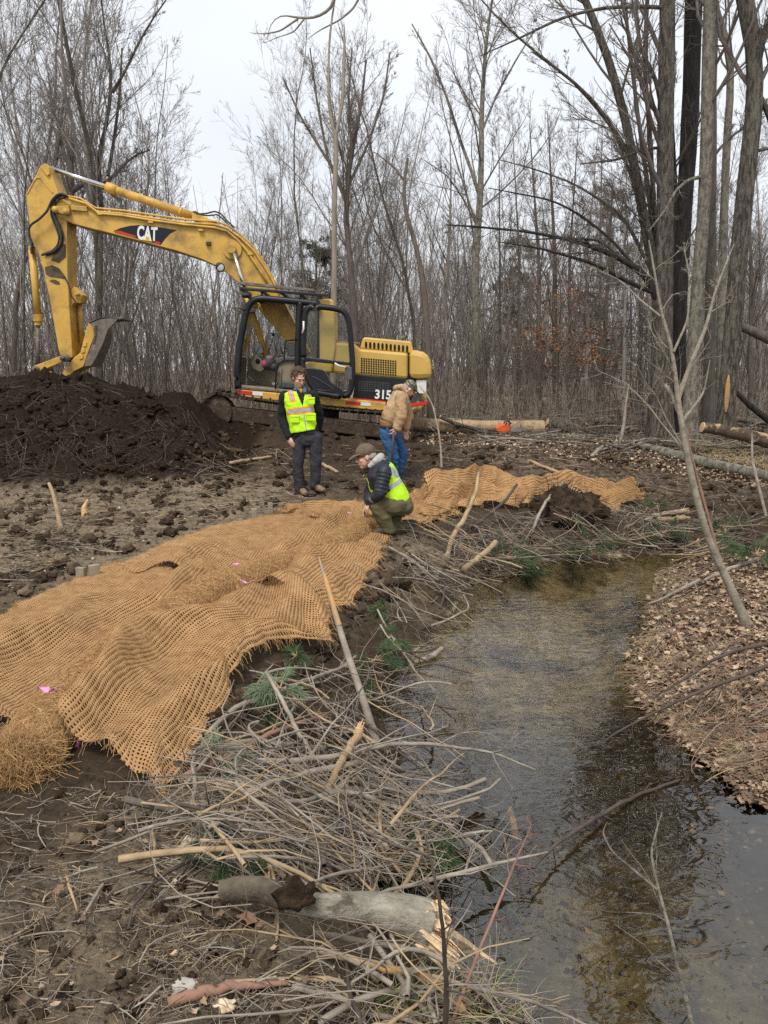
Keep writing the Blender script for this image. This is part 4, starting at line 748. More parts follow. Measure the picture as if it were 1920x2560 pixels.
# ---- person 1: standing, black fleece and lime vest
def person1():
    Y = 10.9; J = lambda x, y, dy=0: at(x, y, Y + dy); par = thing('person', 'standing person with messy brown hair, black jacket and lime vest with orange trim', 'person', tuple(J(768, 1236)))
    X = (1, 0, 0); b = MB()
    tor = [(J(749, 974), .07, .06), (J(748, 983), .15, .085), (J(748, 1000), .17, .11), (J(751, 1025), .165, .115), (J(756, 1055), .15, .105), (J(764, 1080), .165, .11), (J(769, 1100), .15, .1)]
    loft(b, tor, X)
    sh1, el1, wr1 = J(711, 989), J(704, 1044, .05), J(723, 1094, -.06); sh2, el2, wr2 = J(783, 988), J(800, 1034, .1), J(797, 1072, .2)
    limb(b, [sh1, el1, wr1], [.05, .042, .03]); limb(b, [sh2, el2, wr2], [.05, .042, .03]); hand(b, wr1, (.35, -.3, -.8), (.5, .5, -.2), (-1, -.3, 0), .35, .97); hand(b, wr2, (-.1, -.1, -1), (-1, 0, 0), (0, -1, 0), .5)
    L1 = [J(753, 1092), J(744, 1158, -.03), J(751, 1216)]; L2 = [J(787, 1092), J(790, 1155, -.05), J(788, 1208, -.02)]; limb(b, L1, [.08, .055, .04]); limb(b, L2, [.08, .055, .04])
    q, M = head(b, J(747, 944, -.05), (.5, -.72, -.42), (.1, -.2, 1), J(749, 974), 1.03); sculpt('body', b, .0065, skin, par, 3)
    face_parts(q, M, par); curls(q, M, par, hair_brown, 420, 4, lambda v: v[2] > .2 - .5 * (v[1] < -.1) and not (v[1] > .3 and v[2] < .72), ln=(.015, .035))
    b = MB(); b.ball(q(0, -.022, .042), Vector((.09, .1, .1)), M=M); b.ball(q(0, -.06, -.01), Vector((.085, .07, .09)), M=M, n=8); sculpt('hair_cap', b, .01, hair_brown, par, 2, .012, 30)
    b = MB(); loft(b, [(c, a + .022, d + .022) for c, a, d in tor[:-1]] + [(J(765, 1087), .19, .135)], X); limb(b, [sh1, el1, J(722, 1092, -.055)], [.075, .062, .05]); limb(b, [sh2, el2, wr2], [.075, .062, .05]); sculpt('jacket', b, .011, blackc, par, 4, .011, 10)
    b = MB(); b.tube([J(738, 978, -.1), J(741, 968, -.02), J(752, 966, .03), J(760, 970, -.04), J(763, 982, -.13)], [.03, .025, .03, .028, .025], 10); sculpt('collar', b, .008, bluegrey, par, 2, .004, 30)
    b = MB(); b.ball(J(753, 978, -.08), (.025, .02, .035), n=8); build('shirt', b, yshirt, par, True)
    vs = [(J(748, 979), .115, .1), (J(747, 985), .205, .125), (J(747, 1000), .21, .145), (J(750, 1025), .2, .15), (J(756, 1055), .19, .145), (J(760, 1077), .2, .15)]
    b = MB(); loft(b, vs, X, 28)
    cxz = lambda x, y: (at(x, y, Y - .14).x, at(x, y, Y - .14).z)
    def seg(p, a, bb, w):
        ax, az = cxz(*a); bx, bz = cxz(*bb); t = max(0, min(1, ((p.x - ax) * (bx - ax) + (p.z - az) * (bz - az)) / ((bx - ax) ** 2 + (bz - az) ** 2))); return math.hypot(p.x - ax - t * (bx - ax), p.z - az - t * (bz - az)) < w
    def mf(p):
        if seg(p, (724, 1030), (791, 1022), .027): return 2
        if seg(p, (724, 1030), (791, 1022), .046): return 1
        if p.y < Y:
            if seg(p, (757, 1016), (766, 1077), .0085): return 2
            for l in ((720, 966, 731, 998), (771, 968, 776, 988)):
                if seg(p, l[:2], l[2:], .022): return 2
                if seg(p, l[:2], l[2:], .042): return 1
        return 0
    vx, vz = cxz(757, 1016); tl, tr = cxz(737, 972), cxz(764, 972)
    def cutf(p):
        if p.y < Y + .02 and p.z > vz:
            f = (p.z - vz) / (tl[1] - vz); return vx + (tl[0] - vx) * f < p.x < vx + (tr[0] - vx) * f
        return abs(p.x - at(747, 1000, Y).x) < .075 and p.z > at(0, 985, Y).z or False
    o = sculpt('vest', b, .0085, None, par, 3, .009, 9, cut=cutf, mats=[lime, orange_t, silver], mfun=mf); so = o.modifiers.new('t', 'SOLIDIFY'); so.thickness = .008
    for px in ((737, 1048), (778, 1043), (779, 1003)):
        b = MB(); c = at(px[0], px[1], Y - .148); b.box(c, (.13 if px[1] > 1010 else .09, .02, .10 if px[1] > 1010 else .08), 0); b.box(c + Vector((0, -.008, .04)), (.135 if px[1] > 1010 else .095, .014, .03)); build('vest_pocket', b, lime, o, bevel=.008)
    b = MB(); loft(b, [(J(764, 1080), .18, .125), (J(768, 1098), .185, .13), (J(770, 1112), .165, .12)], X); limb(b, [L1[0], L1[1], J(750, 1222)], [.105, .082, .078]); limb(b, [L2[0], L2[1], J(788, 1214, -.02)], [.105, .082, .076]); sculpt('trousers', b, .011, trou, par, 4, .013, 9)
    b = MB(); boot(b, J(752, 1222), J(768, 1240, -.18)); build_b = sculpt('boot', b, .009, tan_boot, par, 2, .003, 30); b = MB(); boot(b, J(788, 1214, -.02), J(806, 1230, -.12)); sculpt('boot', b, .009, tan_boot, par, 2, .003, 30)
person1()
# ---- person 2: tan hooded jacket, jeans, camo cap, leaning on a shovel
def person2():
    Y = 11.6; J = lambda x, y, dy=0: at(x, y, Y + dy); par = thing('person', 'person in tan hooded jacket, blue jeans and camouflage cap, holding a shovel handle', 'person', tuple(J(988, 1205)))
    SD = (-.25, 1, 0); b = MB(); tor = [(J(1014, 972), .06, .06), (J(1006, 982), .17, .085), (J(1000, 1000), .19, .12), (J(991, 1025), .175, .13), (J(981, 1052), .16, .125), (J(974, 1075), .17, .13), (J(972, 1092), .15, .12)]; loft(b, tor, SD)
    sh, el, wr = J(1002, 992, -.2), J(1003, 1042, -.25), J(991, 1074, -.24); sh2, el2, wr2 = J(1008, 990, .2), J(1020, 1040, .22), J(1014, 1075, .15)
    limb(b, [sh, el, wr], [.05, .044, .03]); limb(b, [sh2, el2, wr2], [.05, .044, .03]); hand(b, wr, (-.45, 0, -.7), (-.5, .7, 0), (-.2, -1, .2), .95, .98); hand(b, wr2, (.1, 0, -1), (0, -1, 0), (1, 0, 0), .5)
    LA = [J(968, 1085, -.06), J(984, 1142, -.1), J(982, 1190, -.06)]; LB = [J(980, 1085, .12), J(1008, 1132, .1), J(993, 1186, .12)]; limb(b, LA, [.085, .06, .04]); limb(b, LB, [.085, .06, .04])
    q, M = head(b, J(1023, 972, -.0), (.75, .25, -.62), (.55, 0, .8), J(1010, 980)); sculpt('body', b, .0065, skin, par, 3)
    b = MB(); b.ball(q(0, .055, -.1), Vector((.05, .045, .045)), M=M, n=8); sculpt('beard', b, .008, mat('dark_beard', (.05, .04, .035), None, .9), par, 1, .006, 60)
    b = MB(); b.ball(q(0, -.05, -.02), Vector((.08, .065, .07)), M=M, n=8); sculpt('hair', b, .009, hair_grey, par, 1, .006, 50)
    def cap(m):
        b = MB(); b.ball(q(0, -.01, .052), Vector((.088, .108, .082)), M=M); b.tube([q(0, .07, .05), q(0, .11, .045)], [.03, .028], 10)
        b2 = MB(); loft(b2, [(q(0, .06, .05), .078, .012), (q(0, .12, .045), .078, .009), (q(0, .165, .03), .06, .007), (q(0, .18, .02), .03, .005)], M @ Vector((1, 0, 0))); c = sculpt('cap', b, .008, m, par, 3); sculpt('cap_brim', b2, .005, m, c, 1)
    cap(camo)
    b = MB(); loft(b, [(J(1010, 978), .09, .08), (J(1004, 984), .19, .115), (J(999, 1000), .215, .15), (J(990, 1025), .21, .165), (J(981, 1045), .2, .17), (J(975, 1056), .175, .15)], SD); limb(b, [sh, el, J(993, 1068, -.24)], [.085, .09, .07]); limb(b, [sh2, el2, J(1014, 1068, .15)], [.085, .09, .07]); jk = sculpt('jacket', b, .011, canvas, par, 4, .010, 9)
    b = MB(); b.ball(J(1004, 972, .02), (.09, .13, .06), n=9); b.tube([J(1018, 982, -.1), J(1004, 966, -.13), J(990, 970, -.02), J(996, 968, .12), J(1016, 982, .1)], [.03, .042, .048, .042, .03], 10); sculpt('hood', b, .01, canvas, par, 3, .01, 12)
    b = MB(); loft(b, [(J(975, 1052), .172, .145), (J(974, 1066), .168, .14)], SD); sculpt('waistband', b, .009, rib_knit, par, 2); b = MB(); b.tube([J(994, 1062, -.24), J(990, 1074, -.24)], [.06, .046], 14); build('cuff', b, rib_knit, par, True)
    b = MB(); loft(b, [(J(974, 1064), .17, .135), (J(973, 1080), .18, .145), (J(974, 1096), .165, .14)], SD); limb(b, [LA[0], LA[1], J(982, 1196, -.06)], [.108, .085, .075]); limb(b, [LB[0], LB[1], J(993, 1192, .12)], [.108, .085, .075]); sculpt('jeans', b, .011, denim, par, 4, .014, 10)
    b = MB(); loft(b, [(J(974, 1062), .178, .143), (J(974, 1070), .179, .144)], SD); build('belt', b, mat('brown_belt', (.06, .03, .02), None, .6), par, True); b = MB(); b.box(J(984, 1068, -.2), (.075, .04, .075)); build('belt_pouch', b, rubber, par, bevel=.01)
    for a, t in ((J(983, 1192, -.06), J(1003, 1210, -.05)), (J(993, 1190, .12), J(1012, 1204, .12))): b = MB(); boot(b, a, t); sculpt('boot', b, .009, dark_boot, par, 2)
    sv = thing('shovel', 'wooden shovel handle held upright by the person in the tan jacket', 'shovel', tuple(J(979, 1204, -.26))); b = MB(); b.tube([J(984, 1080, -.27), J(981, 1120, -.27), J(979, 1180, -.27)], .017, 8); build('handle', b, stick_dark, sv, True)
    b = MB(); c = J(979, 1190, -.27); b.prism([(c.x - .09, c.z + .09), (c.x + .09, c.z + .09), (c.x + .08, c.z - .1), (c.x, c.z - .2), (c.x - .08, c.z - .1)], c.y - .006, c.y + .006); build('blade', b, steel, sv, bevel=.003)
person2()
# ---- person 3: kneeling, black puffer, lime vest, olive trousers
def person3():
    Y = 8.1; J = lambda x, y, dy=0: at(x, y, Y + dy); par = thing('person', 'kneeling person in brown cap, black puffer jacket and lime vest, reaching down to mat', 'person', tuple(J(975, 1338)))
    SD = (.1, 1, 0); b = MB(); tor = [(J(938, 1152), .06, .06), (J(946, 1164), .15, .085), (J(950, 1182), .19, .115), (J(957, 1205), .18, .125), (J(970, 1230), .17, .13), (J(988, 1256), .17, .13), (J(998, 1272), .14, .11)]; loft(b, tor, SD)
    sh, el, wr = J(962, 1178, -.2), J(950, 1234, -.27), J(921, 1254, -.2); sh2, el2, wr2 = J(945, 1180, .2), J(925, 1230, .24), J(921, 1262, .12)
    limb(b, [sh, el, wr], [.05, .045, .032]); limb(b, [sh2, el2, wr2], [.05, .045, .032]); hand(b, wr, (-.3, 0, -1), (.7, .4, 0), (-1, -.2, 0), .4, .95); hand(b, wr2, (-.5, 0, -.8), (.7, -.2, 0), (0, -1, 0), .4, .95)
    NA = [J(994, 1262, -.1), J(944, 1264, -.18), J(972, 1325, -.12)]; KB = [J(992, 1268, .12), J(962, 1322, .12), J(1018, 1318, .12)]; limb(b, NA, [.085, .06, .045]); limb(b, KB, [.085, .06, .045])
    q, M = head(b, J(914, 1141), (-.95, -.12, -.25), (-.2, 0, 1), J(938, 1158), 1.0); sculpt('body', b, .0065, skin, par, 3); face_parts(q, M, par)
    b = MB(); b.ball(q(0, -.05, -.005), Vector((.083, .065, .055)), M=M, n=8); sculpt('hair', b, .008, hair_grey, par, 1, .006, 60)
    b = MB(); b.ball(q(0, -.01, .05), Vector((.09, .11, .088)), M=M); c = sculpt('cap', b, .008, capb, par, 3); b2 = MB(); loft(b2, [(q(0, .05, .045), .08, .012), (q(0, .12, .035), .078, .009), (q(0, .17, .015), .062, .007), (q(0, .185, .005), .03, .005)], M @ Vector((1, 0, 0))); sculpt('cap_brim', b2, .005, capb, c, 1)
    b = MB(); b.ball(q(0, -.01, .138), .008, n=5); build('cap_button', b, capb, c, True)
    b = MB(); b.tube([J(922, 1168, -.1), J(936, 1156, -.11), J(952, 1142, -.03), J(952, 1142, .05), J(934, 1154, .11)], [.025, .038, .045, .045, .03], 12); b.ball(J(947, 1152), (.08, .11, .06), n=8); sculpt('hood', b, .008, hoodie, par, 3, .006, 16)
    def puff(seg_):
        pass
    b = MB(); loft(b, [(c_, a + .03, d + .03) for c_, a, d in tor[:-1]], SD)
    for A, B, r0, r1 in ((sh, el, .085, .075), (el, wr, .072, .05), (sh2, el2, .085, .075), (el2, wr2, .072, .05)):
        k = 6; limb(b, [A, B], [r0 * .88, r1 * .88])
        for i in range(k): t = (i + .5) / k; p = A.lerp(B, t); r_ = r0 + (r1 - r0) * t; d_ = (B - A).normalized(); M3 = d_.to_track_quat('Z', 'X').to_matrix(); b.ball(p, (r_, r_, (B - A).length / k * .68), n=8, M=M3)
    sculpt('jacket', b, .009, puffer, par, 2, .006, 12)
    b = MB(); b.tube([J(934, 1246, -.24), J(919, 1258, -.19)], [.052, .042], 12); build('cuff', b, greyp, par, True)
    vs = [(J(950, 1160), .12, .10), (J(953, 1170), .185, .135), (J(955, 1188), .21, .16), (J(961, 1208), .205, .17), (J(973, 1232), .2, .18), (J(990, 1256), .195, .165), (J(997, 1264), .19, .15)]
    b = MB(); loft(b, vs, SD, 28)
    def d2(p, a, bb):
        A, B = J(*a), J(*bb); t = max(0, min(1, ((p.x - A.x) * (B.x - A.x) + (p.z - A.z) * (B.z - A.z)) / ((B.x - A.x) ** 2 + (B.z - A.z) ** 2))); return math.hypot(p.x - A.x - t * (B.x - A.x), p.z - A.z - t * (B.z - A.z))
    def mf(p):
        if p.y < Y + .3 and (d2(p, (966, 1216), (1004, 1198)) < .024 or d2(p, (966, 1158), (994, 1188)) < .022 or d2(p, (930, 1175), (938, 1205)) < .018): return 1
        return 0
    shc = J(960, 1186, -.25); so_ = sculpt('vest', b, .0085, None, par, 3, .009, 9, mats=[lime, silver], mfun=mf, cut=lambda p: (p.y < Y - .08 and ((p.x - shc.x) / .07) ** 2 + ((p.z - shc.z) / .135) ** 2 < 1) or (p.y > Y + .12 and ((p.x - shc.x) / .07) ** 2 + ((p.z - shc.z) / .12) ** 2 < 1) or (p.z > J(0, 1158).z) ); m_ = so_.modifiers.new('t', 'SOLIDIFY'); m_.thickness = .007
    b = MB(); loft(b, [(J(984, 1248), .175, .15), (J(996, 1266), .185, .16), (J(1000, 1280), .15, .12)], SD); limb(b, NA, [.115, .092, .07]); limb(b, KB, [.115, .09, .072]); b.ball(J(1004, 1266), (.13, .17, .11)); sculpt('trousers', b, .01, olive, par, 4, .013, 10)
    b = MB(); boot(b, J(972, 1320, -.12), J(952, 1338, -.15)); sculpt('boot', b, .008, dark_boot, par, 2, .003, 30)
    b = MB(); p = J(1020, 1316, .12); loft(b, [(p + Vector((-.06, 0, .02)), .05, .055), (p + Vector((.02, 0, .02)), .055, .06), (p + Vector((.05, 0, -.01)), .05, .09), (p + Vector((.085, 0, -.02)), .05, .095)], SD); sculpt('boot', b, .008, dark_boot, par, 2, .003, 30)
person3()
# ------------------------------------------------------------ trees
def nrm(v): return v / (np.linalg.norm(v, axis=-1, keepdims=True) + 1e-9)
def interp_path(P, R_, t):       # P (N,k,3), t (N,m) -> pos, tangent, radius
    k = P.shape[1]; u = t * (k - 1); i = np.minimum(u.astype(int), k - 2); f = (u - i); n = np.arange(len(P))[:, None]
    a, b_ = P[n, i], P[n, i + 1]; return a * (1 - f)[..., None] + b_ * f[..., None], nrm(b_ - a), R_[n, i] * (1 - f) + R_[n, i + 1] * f
def kids(P, R_, m, f0, f1, a0, a1, lf, k, rs, up=.05, wob=.12, rsc=.6, rmin=.003, taper=.25, side=None, tipshort=.65):
    N = len(P); t = np.sort(rs.uniform(f0, f1, (N, m)), axis=1); pos, tan, rad = interp_path(P, R_, t)
    L_ = np.linalg.norm(np.diff(P, axis=1), axis=2).sum(1)[:, None]
    w = rs.normal(0, 1, pos.shape)
    if side is not None: w = w + np.array(side)
    w = nrm(w - tan * (w * tan).sum(-1, keepdims=True)); an = rs.uniform(a0, a1, (N, m, 1)); d = np.cos(an) * tan + np.sin(an) * w
    ln = (L_ * lf * (1 - tipshort * (t - f0) / (f1 - f0 + 1e-6)) * rs.uniform(.6, 1.25, (N, m)))[..., None]; pts = [pos]
    for _ in range(k - 1):
        d = nrm(d + rs.normal(0, wob, d.shape) + np.array([0, 0, up])); pts.append(pts[-1] + d * ln / (k - 1))
    Q = np.stack(pts, 2).reshape(N * m, k, 3); r0 = np.maximum(rad * rsc, rmin).reshape(N * m, 1); RR = r0 * np.linspace(1, taper, k)[None]
    return Q, np.maximum(RR, rmin * .6)
def pack(name, lst):
    Vs, Fs, n = [], [], 0
    for P, R_, s in lst:
        V, F = tubes(P, R_, s); Vs.append(V); Fs.append(F + n); n += len(V)
    return npmesh(name, np.concatenate(Vs), [np.concatenate(Fs)])
def crown_levels(P, R_, rs, n1=16, n2=8, n3=6, n4=3, f0=.3, lf1=.42, up=.10, a1=(R(22), R(50)), side=None, rmin=.0035, wob=.1, k1=8):
    A, RA = kids(P, R_, n1, f0, .98, a1[0], a1[1], lf1, k1, rs, up, wob, .34, rmin * 1.3, .22, side)
    B, RB = kids(A, RA, n2, .12, 1, R(22), R(52), .5, 5, rs, up * .9, wob * 1.1, .48, rmin * 1.1)
    out = [(A, RA, 5), (B, RB, 4)]
    if n3: C, RC = kids(B, RB, n3, .1, 1, R(22), R(52), .5, 4, rs, up * .7, wob * 1.2, .55, rmin); out.append((C, RC, 3))
    if n4: D_, RD = kids(C, RC, n4, .1, 1, R(20), R(48), .55, 3, rs, .04, .1, .65, rmin * .75); out.append((D_, RD, 3))
    return out
def trunk_path(pts3, rads, n=26):
    q, _ = resample([tuple(p) for p in pts3], n); r = np.interp(np.linspace(0, 1, n), np.linspace(0, 1, len(rads)), rads); return q[None], r[None]
def rough_trunk(P, R_, sides=12, amp=.10, seed=1):
    V, F = tubes(P, R_, sides); c = np.repeat(P[0], sides, 0); d = V - c; nz_ = perlin(V[:, 0] * 12 + V[:, 1] * 9, V[:, 2] * 3.5, seed) + .6 * perlin(V[:, 0] * 30, V[:, 2] * 9, seed + 1); return c + d * (1 + amp * nz_)[:, None], F
def hero(name, label, cat, pxs, Y, wpx, m=bark_grey, tw=None, seed=1, limbs=(), group=None, sink=True, crown=True, top_extra=None, Yfun=None, sides=12, **kw):
    top_extra = top_extra or (5.5 if name == 'big_tree' else None)
    rs = np.random.RandomState(seed); pts = [at(x, y, Y if Yfun is None else Yfun(i)) for i, (x, y) in enumerate(pxs)]; mp = mpp(pts[0]); rads = [w / 2 * mp for w in wpx]
    if sink: g = hxy(pts[0].x, pts[0].y, False); pts[0].z = min(pts[0].z, g) - .12
    if top_extra: pts = pts + [pts[-1] + (pts[-1] - pts[-2]).normalized() * top_extra * f + Vector((rs.normal(0, .1), rs.normal(0, .2), 0)) for f in (.5, 1)]; rads = rads + [rads[-1] * .6, rads[-1] * .2]
    P, R_ = trunk_path(pts, rads); R_[0, 0] *= 1.35; R_[0, 1] *= 1.1
    base = thing(name, label, cat, tuple(pts[0] + Vector((0, 0, .12))), group)
    V, F = rough_trunk(P, R_, sides, .1, seed); link('trunk', npmesh('trunk', V, [F]), m, base)
    LP = []
    for lpx, ly, lw in limbs:
        lp = [at(x, y, Y + ly * i / max(1, len(lpx) - 1)) for i, (x, y) in enumerate(lpx)]; p, r = trunk_path(lp, [w / 2 * mp for w in lw], 16); LP.append((p, r)); V, F = rough_trunk(p, r, 8, .08, seed + 3); link('limb', npmesh('limb', V, [F]), m, base)
    if crown:
        lst = crown_levels(P, R_, rs, **kw)
        for p, r in LP:
            k2 = dict(kw); k2['f0'] = .2; k2['n1'] = 9; k2['lf1'] = .3; k2['k1'] = 6; lst += crown_levels(p, r, rs, **k2)
        link('crown', pack('crown', lst), tw or twig_mat, base)
    return base
hero('twisted_tree', 'bare tree with a strongly S shaped trunk rising behind the yellow arm', 'tree', [(248,985),(247,850),(251,620),(254,480),(243,425),(240,395),(250,370),(266,320),(272,270),(281,235),(278,180),(270,110),(258,50),(250,0)], 19, [17,16,15,15,14,13,12,11,10,8,7,5,4], seed=3, f0=.5, n1=16, lf1=.26, top_extra=1.6, limbs=(([(262,460),(285,440),(310,410),(345,385),(375,375)], .8, [11,8,7,5,3]), ([(281,232),(320,165),(345,110),(380,50),(415,0)], -.5, [8,6,5,4,3]), ([(270,440),(285,350),(300,230),(305,120)], .6, [9,8,6,4])))
hero('forked_tree', 'dark bare tree with broken upper stem and long low limb behind the arm', 'tree', [(185,985),(182,800),(180,600),(178,470),(178,400),(180,350)], 20, [19,18,17,16,14,11], seed=5, f0=.55, n1=10, m=bark_mid, limbs=(([(178,480),(200,462),(228,460),(262,470),(300,500)], .2, [14,13,12,9,7]), ([(180,420),(158,390),(150,330),(130,270),(120,180)], .4, [10,8,6,5,3]), ([(140,400),(148,340),(155,280),(165,200),(180,120)], .3, [8,7,6,4,3])))
hero('leaning_tree', 'bare tree leaning in from the far left edge of the photo', 'tree', [(-60,960),(-55,700),(-40,400),(-15,250),(0,170),(40,110),(80,50),(110,0)], 17, [20,19,16,13,11,8,6,4], seed=6, f0=.4, n1=16, lf1=.3, top_extra=1.5)
hero('dead_tree', 'tall pale barkless trunk directly behind the excavator cab, forked near the top', 'tree', [(832,990),(834,772),(836,640),(835,542),(838,450),(841,362),(838,330)], 17.5, [19,18,15,14,13,12,11], m=pale_bark, tw=pale_bark, seed=8, crown=False, limbs=(([(839,345),(850,290),(857,250),(859,180),(862,90),(860,60)], .1, [9,8,8,7,6,2]), ([(839,345),(826,290),(821,240),(822,120),(830,40),(838,0),(842,-60)], .2, [8,7,6,5,5,4,2]), ([(845,-40),(830,20),(790,45),(745,45),(705,36),(682,50),(670,75),(668,100)], .5, [9,8,7,6,5,3,2,1]), ([(745,47),(700,78),(660,85),(625,82)], .6, [5,4,3,1]), ([(760,48),(735,80),(690,95),(660,108)], .4, [4,3,2,1]), ([(902,-15),(885,20),(850,50),(800,75),(765,100)], .3, [5,5,4,3,1])))
hero('fan_tree', 'dark multi-branched tree whose bare crown fans out behind the pale dead trunk', 'tree', [(892,980),(886,780),(876,660),(866,560),(864,500),(874,420),(890,330),(905,250),(915,150)], 20, [18,17,16,15,14,11,9,7,4], seed=9, m=bark_mid, f0=.42, n1=24, lf1=.42, a1=(R(15), R(42)), limbs=(([(864,505),(845,440),(800,370),(750,290),(715,210)], .5, [9,8,6,5,3]), ([(866,490),(880,380),(870,260),(880,120)], -.3, [8,7,5,3]), ([(868,470),(920,360),(960,240),(975,130)], .2, [8,6,5,3]), ([(864,500),(820,400),(790,240),(775,120)], .4, [8,6,5,3])))
hero('slender_tree', 'slender upright tree with a slightly wavy grey trunk right of the excavator', 'tree', [(1187,1048),(1188,960),(1187,870),(1191,780),(1186,690),(1190,610),(1198,540),(1201,480),(1204,400),(1203,320),(1207,220),(1214,120),(1224,30)], 22, [24,22,21,20,19,18,17,14,13,11,9,7,5], seed=10, m=birch, f0=.36, n1=26, lf1=.30, top_extra=2.2, a1=(R(25), R(55)), limbs=(([(1200,495),(1180,430),(1150,350),(1120,250),(1080,150),(1030,60)], .6, [9,8,7,6,5,3]), ([(1204,330),(1240,240),(1290,150),(1340,70)], .2, [6,5,4,3]), ([(1190,560),(1160,500),(1120,440),(1060,400)], -.4, [5,4,3,2])))
hero('snag', 'crooked lichen covered dead snag standing right behind the engine of the excavator', 'tree', [(1078,1000),(1072,880),(1064,770),(1058,710),(1046,640),(1030,580),(1014,530),(1008,480),(1012,440),(1019,395)], 17.7, [19,18,17,16,16,14,12,10,8,7], seed=11, m=bark_mid, crown=False, limbs=(([(1012,455),(992,425),(970,405),(935,380)], .2, [6,5,4,2]), ([(1008,490),(1000,480),(993,470)], 0, [4,3,2])))
hero('young_tree', 'thin straight young tree between the crooked snag and the slender grey tree', 'tree', [(1128,1010),(1122,900),(1112,760),(1120,650),(1125,560),(1128,450),(1124,330)], 26, [13,12,11,10,8,6,4], seed=12, m=far_bark, f0=.3, n1=16, top_extra=1)
# right-hand clump of big trunks
hero('big_tree', 'tall grey trunk forming the left edge of the clump of big trees on the right', 'tree', [(1655,1120),(1656,1000),(1660,850),(1662,700),(1664,560),(1662,420),(1664,280),(1668,140),(1668,-20)], 14.8, [62,44,40,38,37,36,34,32,28], seed=21, sides=22, f0=.3, n1=9, lf1=.25, side=(-1.2,-.3,0), limbs=(([(1660,300),(1640,200),(1600,120),(1590,0)], -.5, [12,10,8,5]), ([(1662,370),(1620,370),(1540,400),(1450,410)], -.4, [7,6,5,3]), ([(1664,20),(1600,15),(1500,20),(1400,45),(1300,95),(1200,140)], -.9, [10,9,7,6,4,2])))
hero('big_tree', 'almost black dead trunk in the middle of the clump, split and bare of bark', 'tree', [(1700,1085),(1696,950),(1694,800),(1704,640),(1712,500),(1722,350),(1730,200),(1732,60),(1734,-20)], 15.6, [46,38,36,36,38,38,38,40,40], m=bark_dark, tw=bark_mid, seed=22, sides=22, f0=.5, n1=5, lf1=.2, limbs=(([(1694,800),(1690,600),(1684,420),(1676,300),(1672,100),(1655,-20)], .1, [18,17,16,15,13,12]),))
hero('big_tree', 'pale grey trunk leaning slightly right in front of the black dead trunk', 'tree', [(1722,1120),(1728,1000),(1734,880),(1742,760),(1752,620),(1762,480),(1768,340),(1770,180),(1775,-20)], 14.4, [44,32,30,29,29,28,27,26,22], m=birch, seed=23, sides=20, f0=.45, n1=7, lf1=.22, limbs=(([(1760,440),(1720,450),(1690,475),(1660,530),(1620,580)], -.5, [9,8,7,5,3]),))
hero('big_tree', 'dark straight trunk just right of the pale leaning trunk in the clump', 'tree', [(1772,1060),(1774,900),(1778,700),(1776,500),(1780,350),(1776,200),(1784,60),(1780,-20)], 16, [32,28,26,25,24,24,24,22], m=bark_mid, seed=24, sides=18, f0=.35, n1=9, lf1=.3, limbs=(([(1778,400),(1800,370),(1830,340),(1900,290)], .3, [8,7,5,3]),))
hero('big_tree', 'thick grey trunk with an orange scar low down, rightmost of the clump', 'tree', [(1812,1140),(1816,1020),(1824,900),(1838,760),(1850,600),(1866,440),(1884,300),(1893,150),(1870,40),(1860,-20)], 14, [48,42,40,40,38,36,36,36,34,30], seed=25, sides=22, f0=.4, n1=8, lf1=.25, limbs=(([(1892,160),(1905,100),(1920,60),(1945,0)], -.1, [22,18,16,14]), ([(1880,380),(1925,370),(1980,360)], 0, [8,7,5]), ([(1890,230),(1915,270),(1935,330)], .1, [18,14,10])))
b = MB(); c = at(1818, 985, 13.83); b.ball(c, (.045, .03, .34), n=8)
for o_ in list(S.objects):
    if o_.get('label', '').startswith('thick grey trunk with an orange scar'): build('bark_scar', b, orange_wood, o_, True)
hero('big_tree', 'slim trunk behind the clump with a kinked elbow high up near the frame top', 'tree', [(1800,1050),(1802,850),(1806,650),(1812,500),(1816,350),(1828,220),(1830,110),(1812,80),(1790,60),(1780,-10)], 17.5, [22,20,20,20,19,17,16,14,12,10], m=birch, seed=26, sides=14, f0=.4, n1=10, lf1=.25)
hero('big_tree', 'mid grey trunk standing immediately left of the clump of big trees', 'tree', [(1636,1100),(1640,960),(1646,800),(1640,680),(1610,560),(1595,461),(1564,295),(1515,123),(1453,-20)], 15.4, [40,30,26,24,20,19,16,13,9], seed=27, sides=16, f0=.35, n1=12, lf1=.28, side=(-1.0, 0, .2), limbs=(([(1642,760),(1632,615),(1576,381),(1478,240),(1392,172),(1269,74),(1195,-10)], -.8, [15,14,11,9,7,5,3]), ([(1640,720),(1625,500),(1600,330),(1575,130),(1560,-20)], .5, [14,12,10,9,7]), ([(1645,800),(1638,560),(1622,300),(1610,150),(1620,-20)], .2, [14,13,12,11,9]), ([(1640,700),(1560,540),(1440,460),(1330,420),(1250,400)], -.5, [10,8,6,4,2]), ([(1640,690),(1590,480),(1540,330),(1430,200),(1330,130)], .4, [9,8,6,5,3])))
hero('fallen_limb_tree', 'long dark drooping limbs sweeping left from the clump above the rusty leafed beech', 'tree', [(1645,745),(1607,680),(1540,640),(1453,607),(1380,590),(1310,578),(1244,572),(1180,566),(1115,562)], 14.9, [17,16,14,11,9,7,6,5,3], m=bark_dark, tw=bark_mid, seed=28, sink=False, f0=.2, n1=14, lf1=.25, up=.02, n3=5, n4=2, limbs=(([(1640,735),(1560,700),(1490,660),(1420,640),(1350,620),(1245,605)], -.4, [12,10,9,7,5,2]), ([(1600,680),(1520,590),(1440,530),(1380,500),(1220,470)], .3, [8,7,6,4,2]), ([(1560,655),(1500,600),(1400,595),(1320,600)], -.2, [7,6,5,2])))
